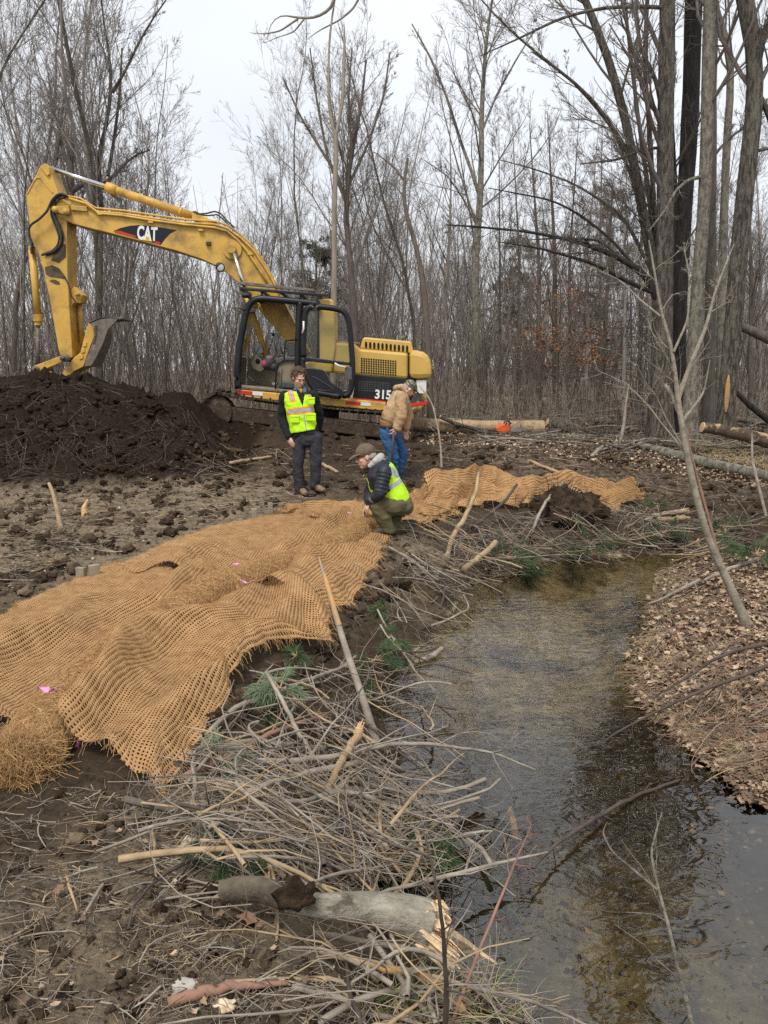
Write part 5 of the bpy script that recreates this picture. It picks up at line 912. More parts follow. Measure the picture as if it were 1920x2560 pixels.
for i, (x, y0, w, Y) in enumerate(((1420,1010,12,24),(1352,1020,15,23),(1462,1015,11,25),(1390,1000,17,27),(1300,990,9,26),(1560,1005,10,22),(1598,1000,13,24),(1880,1020,14,20),(1905,1000,10,22),(1250,1010,8,24),(1500,1000,9,27))):
    rs = random.Random(i); sx = rs.uniform(-25, 25)
    hero('slim_tree', 'slim bare grey tree in the open wood between the slender tree and the clump', 'tree', [(x, y0), (x + sx * .3, y0 - 180), (x + sx * .2, y0 - 360), (x + sx, y0 - 560), (x + sx * 1.6, y0 - 720)], Y, [w, w * .85, w * .6, w * .35, w * .08], m=[bark_grey, bark_mid, far_bark][i % 3], seed=40 + i, f0=.25, n1=22, n2=7, n3=6, n4=3, lf1=.32, group='slim trees in the open wood on the right')
# beech with rusty leaves
bt = hero('beech_tree', 'young beech holding rusty orange dead leaves, right of the slender grey tree', 'tree', [(1395,1020),(1392,920),(1398,840),(1402,760),(1400,690)], 21, [9,8,7,5,3], seed=60, m=bark_mid, f0=.15, n1=18, n2=6, n3=4, n4=0, lf1=.55, up=.02, a1=(R(50), R(85)))
def leaves(name, C, size, m, par=None, rs=None, flat=.3, kind=None, cat=None, label=None, droop=0):
    rs = rs or np.random.RandomState(1); n = len(C); a = rs.uniform(0, 2 * np.pi, n); tl = rs.normal(0, flat, (n, 2)); L_ = rs.uniform(.4, 1.5, n) * size; Wd = L_ * rs.uniform(.45, .8, n)
    d = nrm(np.stack([np.cos(a), np.sin(a), tl[:, 0] - droop], 1)); s_ = nrm(np.cross(d, np.stack([tl[:, 1], rs.normal(0, flat, n), np.ones(n)], 1))); u = np.cross(s_, d); 
    k_ = 10; th = np.arange(k_) * 2 * np.pi / k_; rad = np.array([1., .52, .82, .5, .72, .34, .72, .5, .82, .52])[None] * rs.uniform(.8, 1.15, (n, k_)) * .5
    ax = (np.cos(th)[None] * rad * L_[:, None])[..., None]; ay = (np.sin(th)[None] * rad * Wd[:, None] * 1.5)[..., None]; up_ = ((np.abs(np.cos(th - .6))[None] * rs.uniform(-.1, .5, (n, 1)) + rs.normal(0, .12, (n, k_))) * L_[:, None] * .5)[..., None]
    V = np.concatenate([C[:, None], C[:, None] + d[:, None] * ax + s_[:, None] * ay + u[:, None] * up_], 1).reshape(-1, 3); i = np.arange(n)[:, None] * (k_ + 1); F = np.concatenate([i + np.array([[0, 1 + q, 1 + (q + 1) % k_]]) for q in range(k_)])
    mi = None
    if isinstance(m, (list, tuple)): k = rs.randint(0, len(m), n); mi = np.tile(k, k_)
    return link(name, npmesh(name, V, [F], True, mi), m, par)
leaf1 = mat('dry_leaf_tan', (.46, .33, .225), (.3, .2, .125), .8, 20); leaf2 = mat('dry_leaf_brown', (.2, .13, .085), (.1, .068, .045), .8, 20); leaf3 = mat('dry_leaf_pale', (.62, .48, .34), (.45, .32, .2), .8, 20); rust = mat('rusty_leaf', (.36, .13, .035), (.22, .08, .025), .8, 20)
rs = np.random.RandomState(5); C = []
for cx_, cy_, sx, sy, n in ((1400,740,70,22,260),(1360,860,60,18,520),(1440,850,60,16,620),(1480,890,45,14,420),(1330,830,40,14,240),(1400,800,80,30,260),(1430,905,70,10,300)):
    for _ in range(n // 2): C.append(tuple(at(rs.normal(cx_, sx * .8), rs.normal(cy_, sy), 21 + rs.normal(0, .7))))
leaves('rusty_leaves', np.array(C), .075, rust, bt, rs, .5)
# generic bare trees of the wood
def template(seed, h, r, n1=22, n2=7, n3=6, n4=3, f0=.3, lf=.34, lean=.05):
    rs = np.random.RandomState(seed); k = 22; d = np.array([rs.normal(0, lean), rs.normal(0, lean), 1.]); p = np.array([0, 0, -.2]); pts = [p]
    for i in range(k - 1): d = nrm(d + np.array([rs.normal(0, .07), rs.normal(0, .07), .06])); p = p + d * h / k; pts.append(p)
    P = np.array(pts)[None]; R_ = (r * (1 - .88 * np.linspace(0, 1, k) ** .8))[None]
    V, F = rough_trunk(P, R_, 8, .08, seed); tm = npmesh('trunk', V, [F]); lst = crown_levels(P, R_, rs, n1, n2, n3, n4, f0, lf, .12, (R(20), R(48)), rmin=.0042)
    if n3 and rs.rand() < .6:
        A, RA = kids(P, R_, 2, .15, .5, R(12), R(28), .75, 12, rs, .12, .06, .65, .01); lst += [(A, RA, 6)] + crown_levels(A, RA, rs, 10, 6, 5, 2, .25, .35, .12, rmin=.0042)
    return tm, pack('crown', lst)
TM = [template(100 + i, random.Random(i).uniform(9.5, 14.5), random.Random(i + 9).uniform(.045, .09), f0=.22 + .03 * (i % 4)) for i in range(9)]
SM = [template(200 + i, random.Random(i).uniform(4.5, 8), .035, 16, 6, 4, 0, .12, .4, .12) for i in range(5)]
for tms in (TM, SM):
    for k, (tm, cm) in enumerate(tms): tm.materials.append([bark_mid, far_bark, bark_grey][k % 3]); cm.materials.append(twig_mat if k % 2 else far_bark)
def place(tms, n, zone, seed, name, label, group, hmin=.85, hmax=1.15, dmin=.5):
    rs = random.Random(seed); pts = []; tries = 0; first = None
    while len(pts) < n and tries < 6000:
        tries += 1; Y = rs.uniform(*zone[2:4]); X = rs.uniform(zone[0], zone[1]) * Y
        if any((X - a) ** 2 + (Y - b_) ** 2 < dmin ** 2 for a, b_ in pts): continue
        px = 960 + X / Y * FPX; env = np.interp(px, [-100, 120, 330, 480, 560, 700, 900, 1100, 1300, 1920], [1.12, 1.12, 1.0, .74, .62, .72, .86, .74, .7, .8])
        pts.append((X, Y)); tm, cm = rs.choice(tms); s_ = rs.uniform(hmin, hmax) * env; rz = rs.uniform(0, 6.28)
        o = bpy.data.objects.new(name, None); S.collection.objects.link(o); o.location = (X, Y, hxy(X, Y, False)); o.rotation_euler = (0, 0, rz); o.scale = (s_, s_, s_); props(o, label, 'tree', group)
        for nm, me in (('trunk', tm), ('crown', cm)): c = bpy.data.objects.new(nm, me); S.collection.objects.link(c); c.parent = o
place(TM, 21, (-.62, -.16, 19, 34), 1, 'bare_tree', 'bare grey-brown tree in the dense wood left of and behind the excavator arm', 'bare trees of the wood on the left')
place(TM, 15, (-.16, .13, 22, 38), 2, 'bare_tree', 'bare grey-brown tree in the wood behind the excavator cab and engine', 'bare trees of the wood behind the cab')
place(TM, 15, (.10, .64, 24, 40), 3, 'bare_tree', 'bare grey-brown tree deep in the wood on the right half of the photo', 'bare trees of the wood on the right')
place(TM, 40, (-.66, .66, 38, 62), 4, 'bare_tree', 'bare tree at the very back of the wood, faint and thin', 'bare trees at the back of the wood', .8, 1.1)
place(SM, 60, (-.62, .62, 17.8, 32), 5, 'bare_sapling', 'thin many-stemmed bare sapling under the taller trees of the wood', 'saplings under the trees of the wood', .7, 1.2, .4)
# thickets and far wood that read as one mass
def stems(name, n, zone, hr, r, label, m, seed, k=6, tw=True):
    rs = np.random.RandomState(seed); Y = rs.uniform(zone[2], zone[3], n); X = rs.uniform(zone[0], zone[1], n) * Y
    ok = (hs(X, Y) > -.2) & ~((X > -7) & (X < 1.6) & (Y < 18.3)); X, Y = X[ok], Y[ok]; n = len(X); Z = hs(X, Y); d = nrm(np.stack([rs.normal(0, .16, n), rs.normal(0, .16, n), np.ones(n)], 1)); p = np.stack([X, Y, Z - .1], 1); h = (rs.uniform(hr[0], hr[1], n))[:, None]; pts = [p]
    for _ in range(k - 1): d = nrm(d + rs.normal(0, .09, d.shape) + [0, 0, .05]); p = p + d * h / (k - 1); pts.append(p)
    P = np.stack(pts, 1); R_ = r * rs.uniform(.5, 1.4, (n, 1)) * np.linspace(1, .3, k)[None]; lst = [(P, R_, 4)]
    if tw:
        A, RA = kids(P, R_, 5, .15, 1, R(20), R(55), .35, 4, rs, .05, .15, .55, .005); B, RB = kids(A, RA, 3, .1, 1, R(25), R(60), .45, 3, rs, .03, .15, .6, .0045); lst += [(A, RA, 3), (B, RB, 3)]
    o = link(name, pack(name, lst), m); return props(o, label, 'thicket', None, 'stuff')
stems('undergrowth', 900, (-.62, .62, 17.5, 30), (1.2, 5.5), .014, 'tangled brown undergrowth of thin stems filling the foot of the wood', bark_mid, 71)
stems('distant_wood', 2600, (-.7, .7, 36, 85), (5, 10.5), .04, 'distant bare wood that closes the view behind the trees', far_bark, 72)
stems('tall_weeds', 1400, (-.55, .6, 16.2, 23), (.3, 1.3), .006, 'dry weeds and suckers standing along the edge of the wood', stick_grey, 73, 4)
# conifers
pine_g = mat('conifer_needles', (.10, .10, .07), (.13, .125, .09), .85, 12)
def conifer(x, y0, Y, h, w, seed, label):
    rs = np.random.RandomState(seed); b0 = at(x, y0, Y); b0.z = hxy(b0.x, b0.y, False); par = thing('conifer', label, 'tree', tuple(b0)); P, R_ = trunk_path([b0, b0 + Vector((0, 0, h))], [.12, .02]); link('trunk', npmesh('trunk', *[(lambda a: a)(v) if i == 0 else [v] for i, v in enumerate(tubes(P, R_, 8))]), bark_mid, par)
    A, RA = kids(P, R_, 130, .1, 1, R(70), R(95), w / h, 5, rs, -.02, .06, .3, .008); B, RB = kids(A, RA, 14, .15, 1, R(30), R(70), .3, 3, rs, 0, .1, .5, .004); link('branches', pack('branches', [(A, RA, 3)]), bark_mid, par)
    t = rs.uniform(0, 1, (len(B), 20)); pos, tan, _ = interp_path(B, RB, t); q = pos.reshape(-1, 3); d = nrm(tan.reshape(-1, 3) + rs.normal(0, .7, q.shape)); V, F = tubes(np.stack([q, q + d * rs.uniform(.06, .13, (len(q), 1))], 1), np.full((len(q), 2), .0035), 3); link('foliage', npmesh('foliage', V, [F]), pine_g, par)
conifer(795, 960, 30, 6.0, 2.1, 1, 'dark green conifer standing behind the rear of the excavator cab')
conifer(1505, 980, 30, 8.0, 2.6, 2, 'dark conifer half hidden behind the drooping black limbs on the right')
conifer(1290, 980, 38, 7.5, 2.2, 3, 'small faint conifer deep in the wood between the slender tree and the beech')

def overhang(label, base_, pts, r, seed):  # unseen trees guessed from reflections, added so the stream has something to mirror
    rs = np.random.RandomState(seed); P, R_ = trunk_path([Vector(p) for p in pts], r); par = thing('bank_tree', label, 'tree', base_); V, F = rough_trunk(P, R_, 14, .1, seed); link('trunk', npmesh('trunk', V, [F]), bark_grey, par)
    link('crown', pack('crown', crown_levels(P, R_, rs, 16, 7, 5, 3, .5, .45, .06, (R(30), R(60)), rmin=.0035, k1=8)), twig_mat, par)
overhang('tall bank tree just outside the right frame edge, known from its reflection in the stream', (4.6, 5.2, -.1), [(4.6, 5.2, -.3), (4.5, 5.3, 2.5), (4.2, 5.5, 5.5), (3.9, 5.9, 8.5), (3.4, 6.3, 11.5), (2.9, 6.8, 14)], [.2, .17, .14, .10, .05, .01], 5)
overhang('second bank tree outside the right frame edge, farther along the leafy bank', (6.2, 8.6, -.1), [(6.2, 8.6, -.3), (6.1, 8.7, 3), (5.8, 9.0, 6.5), (5.2, 9.3, 10), (4.6, 9.8, 14)], [.17, .15, .12, .08, .01], 6)
# ------------------------------------------------------------ sticks, branches, logs
def ground_path(pxs, offs, n=None):
    px = [p[0] for p in pxs]; py = [p[1] for p in pxs]; offs = np.interp(np.linspace(0, 1, len(px)), np.linspace(0, 1, len(np.atleast_1d(offs))), np.atleast_1d(offs)); return [Vector(v) for v in hits(px, py, offs)]
def branch(label, pxs, wpx, m, offs=.05, seed=1, twigs=6, cut=None, group=None, cat='branch', name='fallen_branch', tl=.35, sides=10, tm=None):
    pts = ground_path(pxs, offs); rads = [w / 2 * mpp(pts[min(len(pts) - 1, round(i * (len(pts) - 1) / max(1, len(wpx) - 1)))]) for i, w in enumerate(wpx)]
    P, R_ = trunk_path(pts, rads, max(12, 4 * len(pxs))); rs = np.random.RandomState(seed); P = P + rs.normal(0, .15, P.shape) * R_[..., None]
    par = thing(name, label, cat, tuple(P[0, 0]), group); V, F = rough_trunk(P, R_, sides, .12, seed); mb = MB(); mb.add(V, F); n = P.shape[1]
    mb.n -= len(V); mb.add(np.zeros((0, 3)), [list(range(sides))[::-1], [(n - 1) * sides + k for k in range(sides)]]); mb.n += len(V); build('stem', mb, m, par, True)
    twigs = max(twigs, 5) if twigs > 2 else 0
    if twigs:
        A, RA = kids(P, R_, twigs, .1, 1, R(25), R(60), tl, 6, rs, .0, .18, .45, .0022, .3); B, RB = kids(A, RA, 3, .2, 1, R(25), R(60), .45, 4, rs, 0, .18, .6, .0015); link('twigs', pack('twigs', [(A, RA, 5), (B, RB, 3)]), tm or m, par)
    if cut:
        e = P[0, 0] if cut == 'start' else P[0, -1]; d = (P[0, 0] - P[0, 2]) if cut == 'start' else (P[0, -1] - P[0, -3]); d = d / np.linalg.norm(d); r = R_[0, 0] if cut == 'start' else R_[0, -1]; b = MB()
        for k in range(9): o_ = nrm(rs.normal(0, 1, 3)) * r * .6; b.tube([e - d * r + o_, e + o_ + d * r * rs.uniform(.4, 2.4)], [r * .42, r * .06], 5)
        build('splintered_end', b, rawwood, par)
    return par
g = 'loose branches of the brush pile'
branch('pale grey-green curved branch running out from under the near mat corner', [(520,1830),(560,1790),(610,1755),(660,1745),(730,1715),(800,1690),(860,1668),(890,1640)], [13,15,13,12,10,9,7], stick_grey, [.04,.12,.1], 1, 6, cut='start', cat='branch')
branch('thin tall stake with orange bare wood near its top, leaning up from the brush', [(795,1392),(812,1450),(835,1530),(868,1630),(905,1740),(935,1830),(950,1880)], [4,12,14,18,20,22,22], stick_grey, [.95,.6,.25,.02], 2, 3, name='leaning_stake', tl=.12) if False else None
branch('reddish brown branch lying across the brush pile left of its centre', [(455,1945),(520,1915),(600,1880),(660,1840),(740,1810),(820,1785)], [20,19,16,13,10,5], stick_red, [.05,.1,.16], 3, 5, tm=stick_red)
branch('long grey stick running down the middle of the pile to the small pine tuft', [(665,1680),(700,1740),(745,1830),(790,1900),(850,1960)], [9,10,11,10,8], stick_grey, [.3,.2,.1], 4, 3)
branch('curved pale bough whose tip reaches out over the water', [(640,1905),(760,1900),(860,1888),(960,1862),(1060,1858),(1140,1868),(1230,1880),(1340,1925)], [15,15,14,12,10,8,6,3], stick_grey, [.16,.22,.35,.42], 5, 9)
branch('straight grey stick with a pale broken end, lying across the middle of the pile', [(620,1980),(700,1950),(800,1925),(895,1908)], [15,17,16,17], stick_grey, .2, 6, 2, cut='end')
branch('thick stick with a yellow splintered end pointing up and right', [(812,1985),(850,1910),(880,1860),(900,1828)], [16,18,20,22], stick_tan, [.15,.3], 7, 0, cut='end')
branch('stick beside the splintered one, with its own orange break', [(838,1935),(870,1880),(898,1842)], [15,16,18], stick_red, [.13,.26], 8, 0, cut='end')
branch('pale branch sloping down right to a blunt cut end over the water edge', [(640,1985),(740,2010),(850,1975),(960,2005),(1070,2045)], [9,12,14,16,19], stick_grey, [.15,.2,.18], 9, 3, cut='end')
branch('long light stick reaching from the pile far out over the stream', [(860,2245),(960,2230),(1060,2205),(1180,2175),(1280,2150),(1370,2130)], [5,9,11,12,9,4], stick_grey, [.1,.2,.3,.34], 10, 8)
branch('grey stick with side shoots low across the pile, ending above dark water', [(780,2330),(900,2350),(1000,2370),(1090,2380),(1190,2385)], [13,15,15,14,12], stick_grey, [.05,.1,.15], 11, 5)
branch('orange-streaked stick below the broken log at the bottom of the pile', [(800,2375),(900,2405),(1000,2425),(1090,2450),(1160,2530)], [17,19,20,22,24], orange_wood, [.04,.08,.08], 12, 2)
branch('long thin stick at the bottom edge running right over the shallow water', [(1080,2440),(1200,2475),(1320,2500),(1430,2545),(1500,2580)], [10,11,10,8,6], stick_grey, [.12,.2,.2], 13, 7)
branch('dark wet branch half sunk across the middle of the stream', [(1330,2170),(1390,2110),(1450,2070),(1530,2020),(1600,1985),(1700,1950)], [8,9,11,10,9,6], stick_dark, [.30,.26,.2], 14, 4)
branch('forked bare twig rising from the bottom right water', [(1740,2600),(1715,2500),(1685,2380),(1660,2270),(1640,2200),(1625,2130),(1655,2030)], [14,12,10,9,7,6,3], birch, [.25,.4,.5,.55], 15, 7, tl=.3)
branch('slim pale twig reaching up left from the fork in the bottom right water', [(1645,2225),(1590,2180),(1530,2130),(1505,2080),(1518,2055)], [7,6,5,4,2], birch, [.5,.52,.55], 16, 4, tl=.15)
branch('long dark thin shoot arching over the water from the leafy bank', [(1930,1660),(1860,1690),(1780,1715),(1680,1760),(1560,1820),(1500,1860),(1440,1880)], [11,10,9,8,6,4,3], stick_dark, [.25,.3,.2], 17, 10, tl=.3)
branch('long arched twig low over the middle of the stream on the leafy side', [(1920,1610),(1840,1625),(1780,1650),(1740,1680),(1640,1740)], [10,9,7,6,3], stick_dark, [.3,.3,.2], 18, 6, tl=.25)
branch('mossy grey stick lying on the leaves at the edge of the leafy bank', [(1750,1450),(1700,1475),(1650,1500),(1620,1510)], [11,10,8,5], stick_grey, .06, 19, 4)
branch('upper grey limb resting on the leafy bank near the leaning sapling', [(1900,1395),(1830,1420),(1760,1450)], [9,10,9], stick_grey, .07, 20, 2)
branch('pale bare pole propped up in front of the crumpled mat', [(1197,1182),(1190,1230),(1170,1280),(1130,1345),(1115,1400)], [7,10,12,13,12], stick_tan, [.62,.45,.2,.05], 21, 1, cut='end', tl=.1)
branch('light brown pole with a fresh cut, slanting over the far brush', [(1240,1355),(1210,1385),(1180,1405),(1160,1425)], [14,15,15,16], stick_tan, [.35,.15], 22, 1)
branch('white curved branch arching up beside the root clump', [(1410,1205),(1375,1240),(1350,1280),(1330,1330),(1325,1345)], [6,7,8,8,7], stick_grey, [.3,.35,.1], 23, 6)
branch('dark stick crossing in front of the far mat folds', [(1292,1210),(1265,1250),(1225,1285),(1180,1320)], [6,8,9,9], stick_dark, [.4,.2,.1], 24, 2)
branch('short stub of grey wood at the dark water edge below the tuft of pine', [(1035,1655),(1060,1648),(1085,1640),(1105,1620)], [10,15,14,12], stick_grey, [.05,.12], 25, 0)
branch('pale stick lying on the mud between the kneeling person and the felled log', [(1325,1152),(1370,1172),(1425,1192)], [8,9,8], stick_tan, .04, 26, 1, cut='start')
branch('peeled tan branch lying on the mud left of the standing person', [(575,1158),(620,1150),(680,1142)], [9,9,6], stick_tan, .04, 27, 1)
branch('small tan stick lying on the mud behind the standing person', [(805,1160),(830,1172),(845,1182)], [8,9,7], stick_tan, .04, 28, 0)
branch('brown dead root branch with forked tip on the lower left mud', [(165,2170),(170,2210),(185,2250),(195,2285)], [5,7,7,4], stick_tan, [.05,.08,.02], 29, 4)
branch('two-pronged grey root lying on the mud below the left coir roll', [(258,2210),(240,2240),(215,2280),(195,2305)], [9,10,8,5], stick_grey, .03, 30, 3)
branch('gnarled pale root hanging from the torn turf left of the pile', [(380,2075),(388,2110),(385,2145),(392,2200)], [7,9,8,5], stick_tan, .05, 31, 5)
branch('long strip of brown bark along the bottom left foreground', [(420,2510),(480,2488),(560,2470),(640,2462),(720,2458)], [26,30,24,18,10], stick_red, .02, 32, 0, cat='bark', name='bark_strip')
branch('rotten brown and white post standing out of the stream', [(1275,2015),(1283,2060),(1300,2120),(1312,2200),(1318,2280)], [14,20,24,27,18], mat('rotten_post_wood', (.10, .065, .045), (.5, .36, .2), .85, 4, lo=.46, hi=.56, bump=.01, bscale=40, c3=(.3, .18, .08), s3=9), [.2,.12,.05], 33, 0, cat='post', name='rotten_post')
branch('short dark stump stick poking out of the stream above the rotten post', [(1303,1815),(1307,1860),(1300,1905)], [14,15,12], stick_dark, [.22,.05], 34, 0, cat='post', name='stub_post')
branch('broken twig jutting from the stream left of the dark stump stick', [(1210,1865),(1235,1885),(1255,1905)], [8,10,5], stick_dark, [.05,.03], 35, 0)
branch('narrow bare twig hanging over the foreground log, rising nearly upright', [(1110,2600),(1118,2500),(1112,2380),(1100,2260),(1080,2160),(1060,2080)], [16,15,13,11,9,5], stick_dark, [.1,.35,.6,.7], 36, 6, tl=.2)
branch('reddish thin shoot leaning right out of the bottom brush', [(1130,2560),(1180,2420),(1230,2300),(1270,2200),(1330,2060)], [9,8,7,5,3], stick_red, [.1,.4,.6], 37, 6, tl=.2)
branch('weathered stub poking out of the mud behind the far brush', [(1630,1290),(1670,1284),(1715,1278)], [11,12,13], stick_tan, .1, 38, 0, cut='end')
branch('cut yellow stub end just below the other one on the far bank', [(1640,1300),(1690,1298),(1712,1294)], [12,13,14], stick_tan, .14, 39, 0, cut='end')
branch('thin limb lying flat on the mud at the far right', [(1560,1318),(1640,1290),(1720,1272)], [5,7,6], stick_grey, .12, 40, 4)
branch('pale stick lying near the clump of trees on the right', [(1480,1140),(1500,1120),(1520,1108)], [10,10,7], stick_grey, .05, 41, 0)
for k_, (a, b_, c_) in enumerate((((560,2145),(700,2140),(900,2180)), ((520,2030),(640,2060),(800,2120)), ((500,2100),(620,2110),(760,2090)), ((700,2240),(820,2190),(980,2160)), ((880,1990),(930,2090),(1000,2180)))):
    branch(['second lowest grey stick across the dark hollow of the pile', 'grey stick on the left flank of the pile, sloping right', 'tan stick laid almost level over the left flank of the pile', 'grey stick just above the broken foreground log', 'steep stick running down the right side of the pile'][k_], [a, b_, c_], [8,10,8], [stick_grey, stick_grey, stick_tan, stick_grey, stick_tan][k_], .16, 50 + k_, 5)
# leaning stake with orange wood
pa = hit(948, 1890, .0); st_ = [pa, pa + Vector((-.05, .12, .22))]
def stand(label, pxs, wpx, m, Yb, Yt, name, cat, extra=None, twigs=0, seed=1, tl=.2, sides=10):
    n = len(pxs); pts = [at(x, y, Yb + (Yt - Yb) * i / (n - 1)) for i, (x, y) in enumerate(pxs)]; rads = [w / 2 * mpp(pts[min(n - 1, round(i * (n - 1) / (len(wpx) - 1)))]) for i, w in enumerate(wpx)]; P, R_ = trunk_path(pts, rads, 24)
    par = thing(name, label, cat, tuple(pts[0])); V, F = rough_trunk(P, R_, sides, .1, seed); link('stem', npmesh('stem', V, [F]), m, par); rs = np.random.RandomState(seed)
    if twigs: lst = crown_levels(P, R_, rs, twigs, 5, 3, 0, .35, tl, .03, (R(30), R(60)), rmin=.0022, wob=.14); link('twigs', pack('twigs', lst), m, par)
    if extra:
        f0, f1, em = extra; i0, i1 = int(24 * f0), int(24 * f1); V, F = rough_trunk(P[:, i0:i1] + np.array([0.004, -.006, 0]), R_[:, i0:i1] * .93, 8, .2, seed + 2); link('bare_wood', npmesh('bare_wood', V, [F]), em, par)
    return par
y0 = pa.y; stand('tall leaning stake with grey shaft and orange bare wood near its tip', [(958,1925),(940,1850),(905,1740),(870,1640),(838,1535),(815,1455),(797,1392)], [22,21,19,17,14,12,3], stick_grey, y0 + .05, y0 + .75, 'leaning_stake', 'stake', (.66, .93, orange_wood))
pb_ = hit(1872, 1572, 0); stand('pale leaning sapling forked near its top, rooted in the leafy right bank', [(1880,1590),(1860,1545),(1820,1455),(1775,1360),(1745,1260),(1722,1160),(1702,1050),(1690,960),(1680,860),(1655,800),(1640,700),(1622,600)], [32,22,19,18,17,16,15,12,10,8,6,3], sap_bark, pb_.y - .02, pb_.y + .2, 'leaning_sapling', 'tree', twigs=9, seed=5, tl=.35, sides=14)
P0 = at(1693, 990, pb_.y + .12); sap = [o_ for o_ in S.objects if o_.name == 'leaning_sapling'][0]
for i_, (q, w) in enumerate((([(1694,1000),(1730,900),(1765,820),(1790,720),(1835,610)], [14,11,9,7,2]), ([(1697,1030),(1682,990),(1662,962)], [12,11,10]), ([(1700,1060),(1740,1010),(1760,980),(1775,900)], [9,7,5,2]), ([(1650,790),(1600,750),(1550,700),(1480,670)], [6,5,3,2]), ([(1684,880),(1720,800),(1725,700),(1710,620)], [7,5,4,2]))):
    pts = [at(x, y, pb_.y + .12 + .05 * i) for i, (x, y) in enumerate(q)]; P, R_ = trunk_path(pts, [v / 2 * mpp(P0) for v in w], 14); rs = np.random.RandomState(i_); link('limb', pack('limb', [(P, R_, 8)] + crown_levels(P, R_, rs, 7, 4, 3, 0, .25, .35, .02, (R(30), R(60)), rmin=.0018, wob=.15)), sap_bark, sap)
stand('companion thin stem growing right beside the leaning sapling', [(1800,1400),(1770,1290),(1740,1180),(1715,1080)], [6,7,6,3], stick_red, pb_.y + .7, pb_.y + .9, 'thin_sapling', 'tree', twigs=4, seed=8)
stand('spindly crooked sapling right of the person in the tan jacket', [(1104,1168),(1102,1120),(1097,1080),(1088,1040),(1084,1020),(1070,990),(1048,965)], [6,5,5,5,4,4,2], stick_grey, 11.0, 11.2, 'crooked_sapling', 'tree', twigs=4, seed=9, tl=.15)
stand('broken peeled stake leaning in the light mud, the taller of the two on the left', [(163,1358),(152,1320),(142,1270),(130,1225),(122,1208)], [8,12,11,9,8], stick_tan, 8.3, 8.5, 'broken_stake', 'stake', seed=11)
stand('short pale splintered stake in the light mud, the smaller of the two on the left', [(214,1318),(212,1295),(210,1270),(220,1248)], [12,16,14,4], rawwood, 9.0, 9.05, 'broken_stake', 'stake', seed=12)
stand('thin upright stem at the far right edge of the photo', [(1915,1290),(1895,1210),(1880,1150),(1880,1080)], [7,8,7,3], stick_grey, 8.6, 8.8, 'thin_sapling', 'tree', twigs=4, seed=13)
stand('snapped bare sapling rising from the leaf litter near the felled logs', [(1545,1140),(1552,1100),(1560,1060),(1566,1000),(1572,960)], [9,9,8,6,3], stick_grey, 14.2, 14.3, 'thin_sapling', 'tree', twigs=4, seed=14)
# wooden stakes that pin the mats
def stake(x, y, w, h, label, rz=0):
    p = hit(x, y + h * .6, .02); s_ = mpp(p); b = MB(); b.box(p + Vector((0, 0, h * s_ * .2)), (w * s_, w * s_ * .55, h * s_ + .1), rz); return tagm(build('wooden_stake', b, mat_stake, None, bevel=.003, loc=tuple(p)), label, 'stake', 'wooden stakes pinning the mats')
mat_stake = mat('weathered_stake', (.32, .27, .2), (.2, .17, .13), .85, 12, bump=.004)
stake(676, 1268, 12, 20, 'small grey wooden stake top at the left tip of the mat with the lifted hem', .2); stake(636, 1285, 13, 24, 'small tan wooden stake top at the upper corner of the middle mat', .3)
stake(237, 1428, 26, 24, 'wide grey wooden stake top at the left corner of the middle mat', .5); stake(204, 1434, 24, 16, 'low pale wooden stake top just left of the wide grey stake', -.3)
# flagging ribbons
pinkm = mat('pink_ribbon', (.85, .36, .6), (.75, .28, .5), .4, 20); pinkm.node_tree.nodes['Principled BSDF'].inputs['Roughness'].default_value = .45
def ribbon(pxs, w, label, offs=.02, hang=False, vert=None):
    rs = np.random.RandomState(int(pxs[0][0])); pts = ground_path(pxs, offs) if vert is None else [at(x, y, vert) for x, y in pxs]; q, _ = resample([tuple(p) for p in pts], 12); s_ = mpp(pts[0]) * w / 2; b = MB(); V = []
    sd = np.array([.4, .9, 0]) if vert is None else np.array([1, .3, .1]); sd = sd / np.linalg.norm(sd)
    for i, p in enumerate(q): tw_ = sd + rs.normal(0, .35, 3); tw_ /= np.linalg.norm(tw_); V += [p - tw_ * s_ + [0, 0, .012 * rs.rand()], p + tw_ * s_ + [0, 0, .012 * rs.rand()]]
    b.add(V, [[2 * i, 2 * i + 1, 2 * i + 3, 2 * i + 2] for i in range(11)]); o = build('flagging_ribbon', b, pinkm, None, True, loc=tuple(q[0])); so = o.modifiers.new('t', 'SOLIDIFY'); so.thickness = .002; return tagm(o, label, 'ribbon', 'pink flagging ribbons on the mats')
ribbon([(98,1722),(120,1730),(142,1728)], 18, 'pink ribbon lying on top of the near coir roll', .34); 
ph = hit(190, 1880, 0); ribbon([(203,1845),(195,1862),(190,1880),(188,1898)], 12, 'pink ribbon hanging down beside the near edge of the mat over dark soil', vert=ph.y + .05)
ribbon([(585,1411),(605,1414)], 8, 'small pink ribbon on the middle mat', .26); ribbon([(603,1452),(620,1460),(638,1452)], 7, 'pink ribbon at the overlap of the near and middle mats', .27); ribbon([(868,1282),(880,1285)], 5, 'tiny pink ribbon on the mat at the hand of the kneeling person', .22)
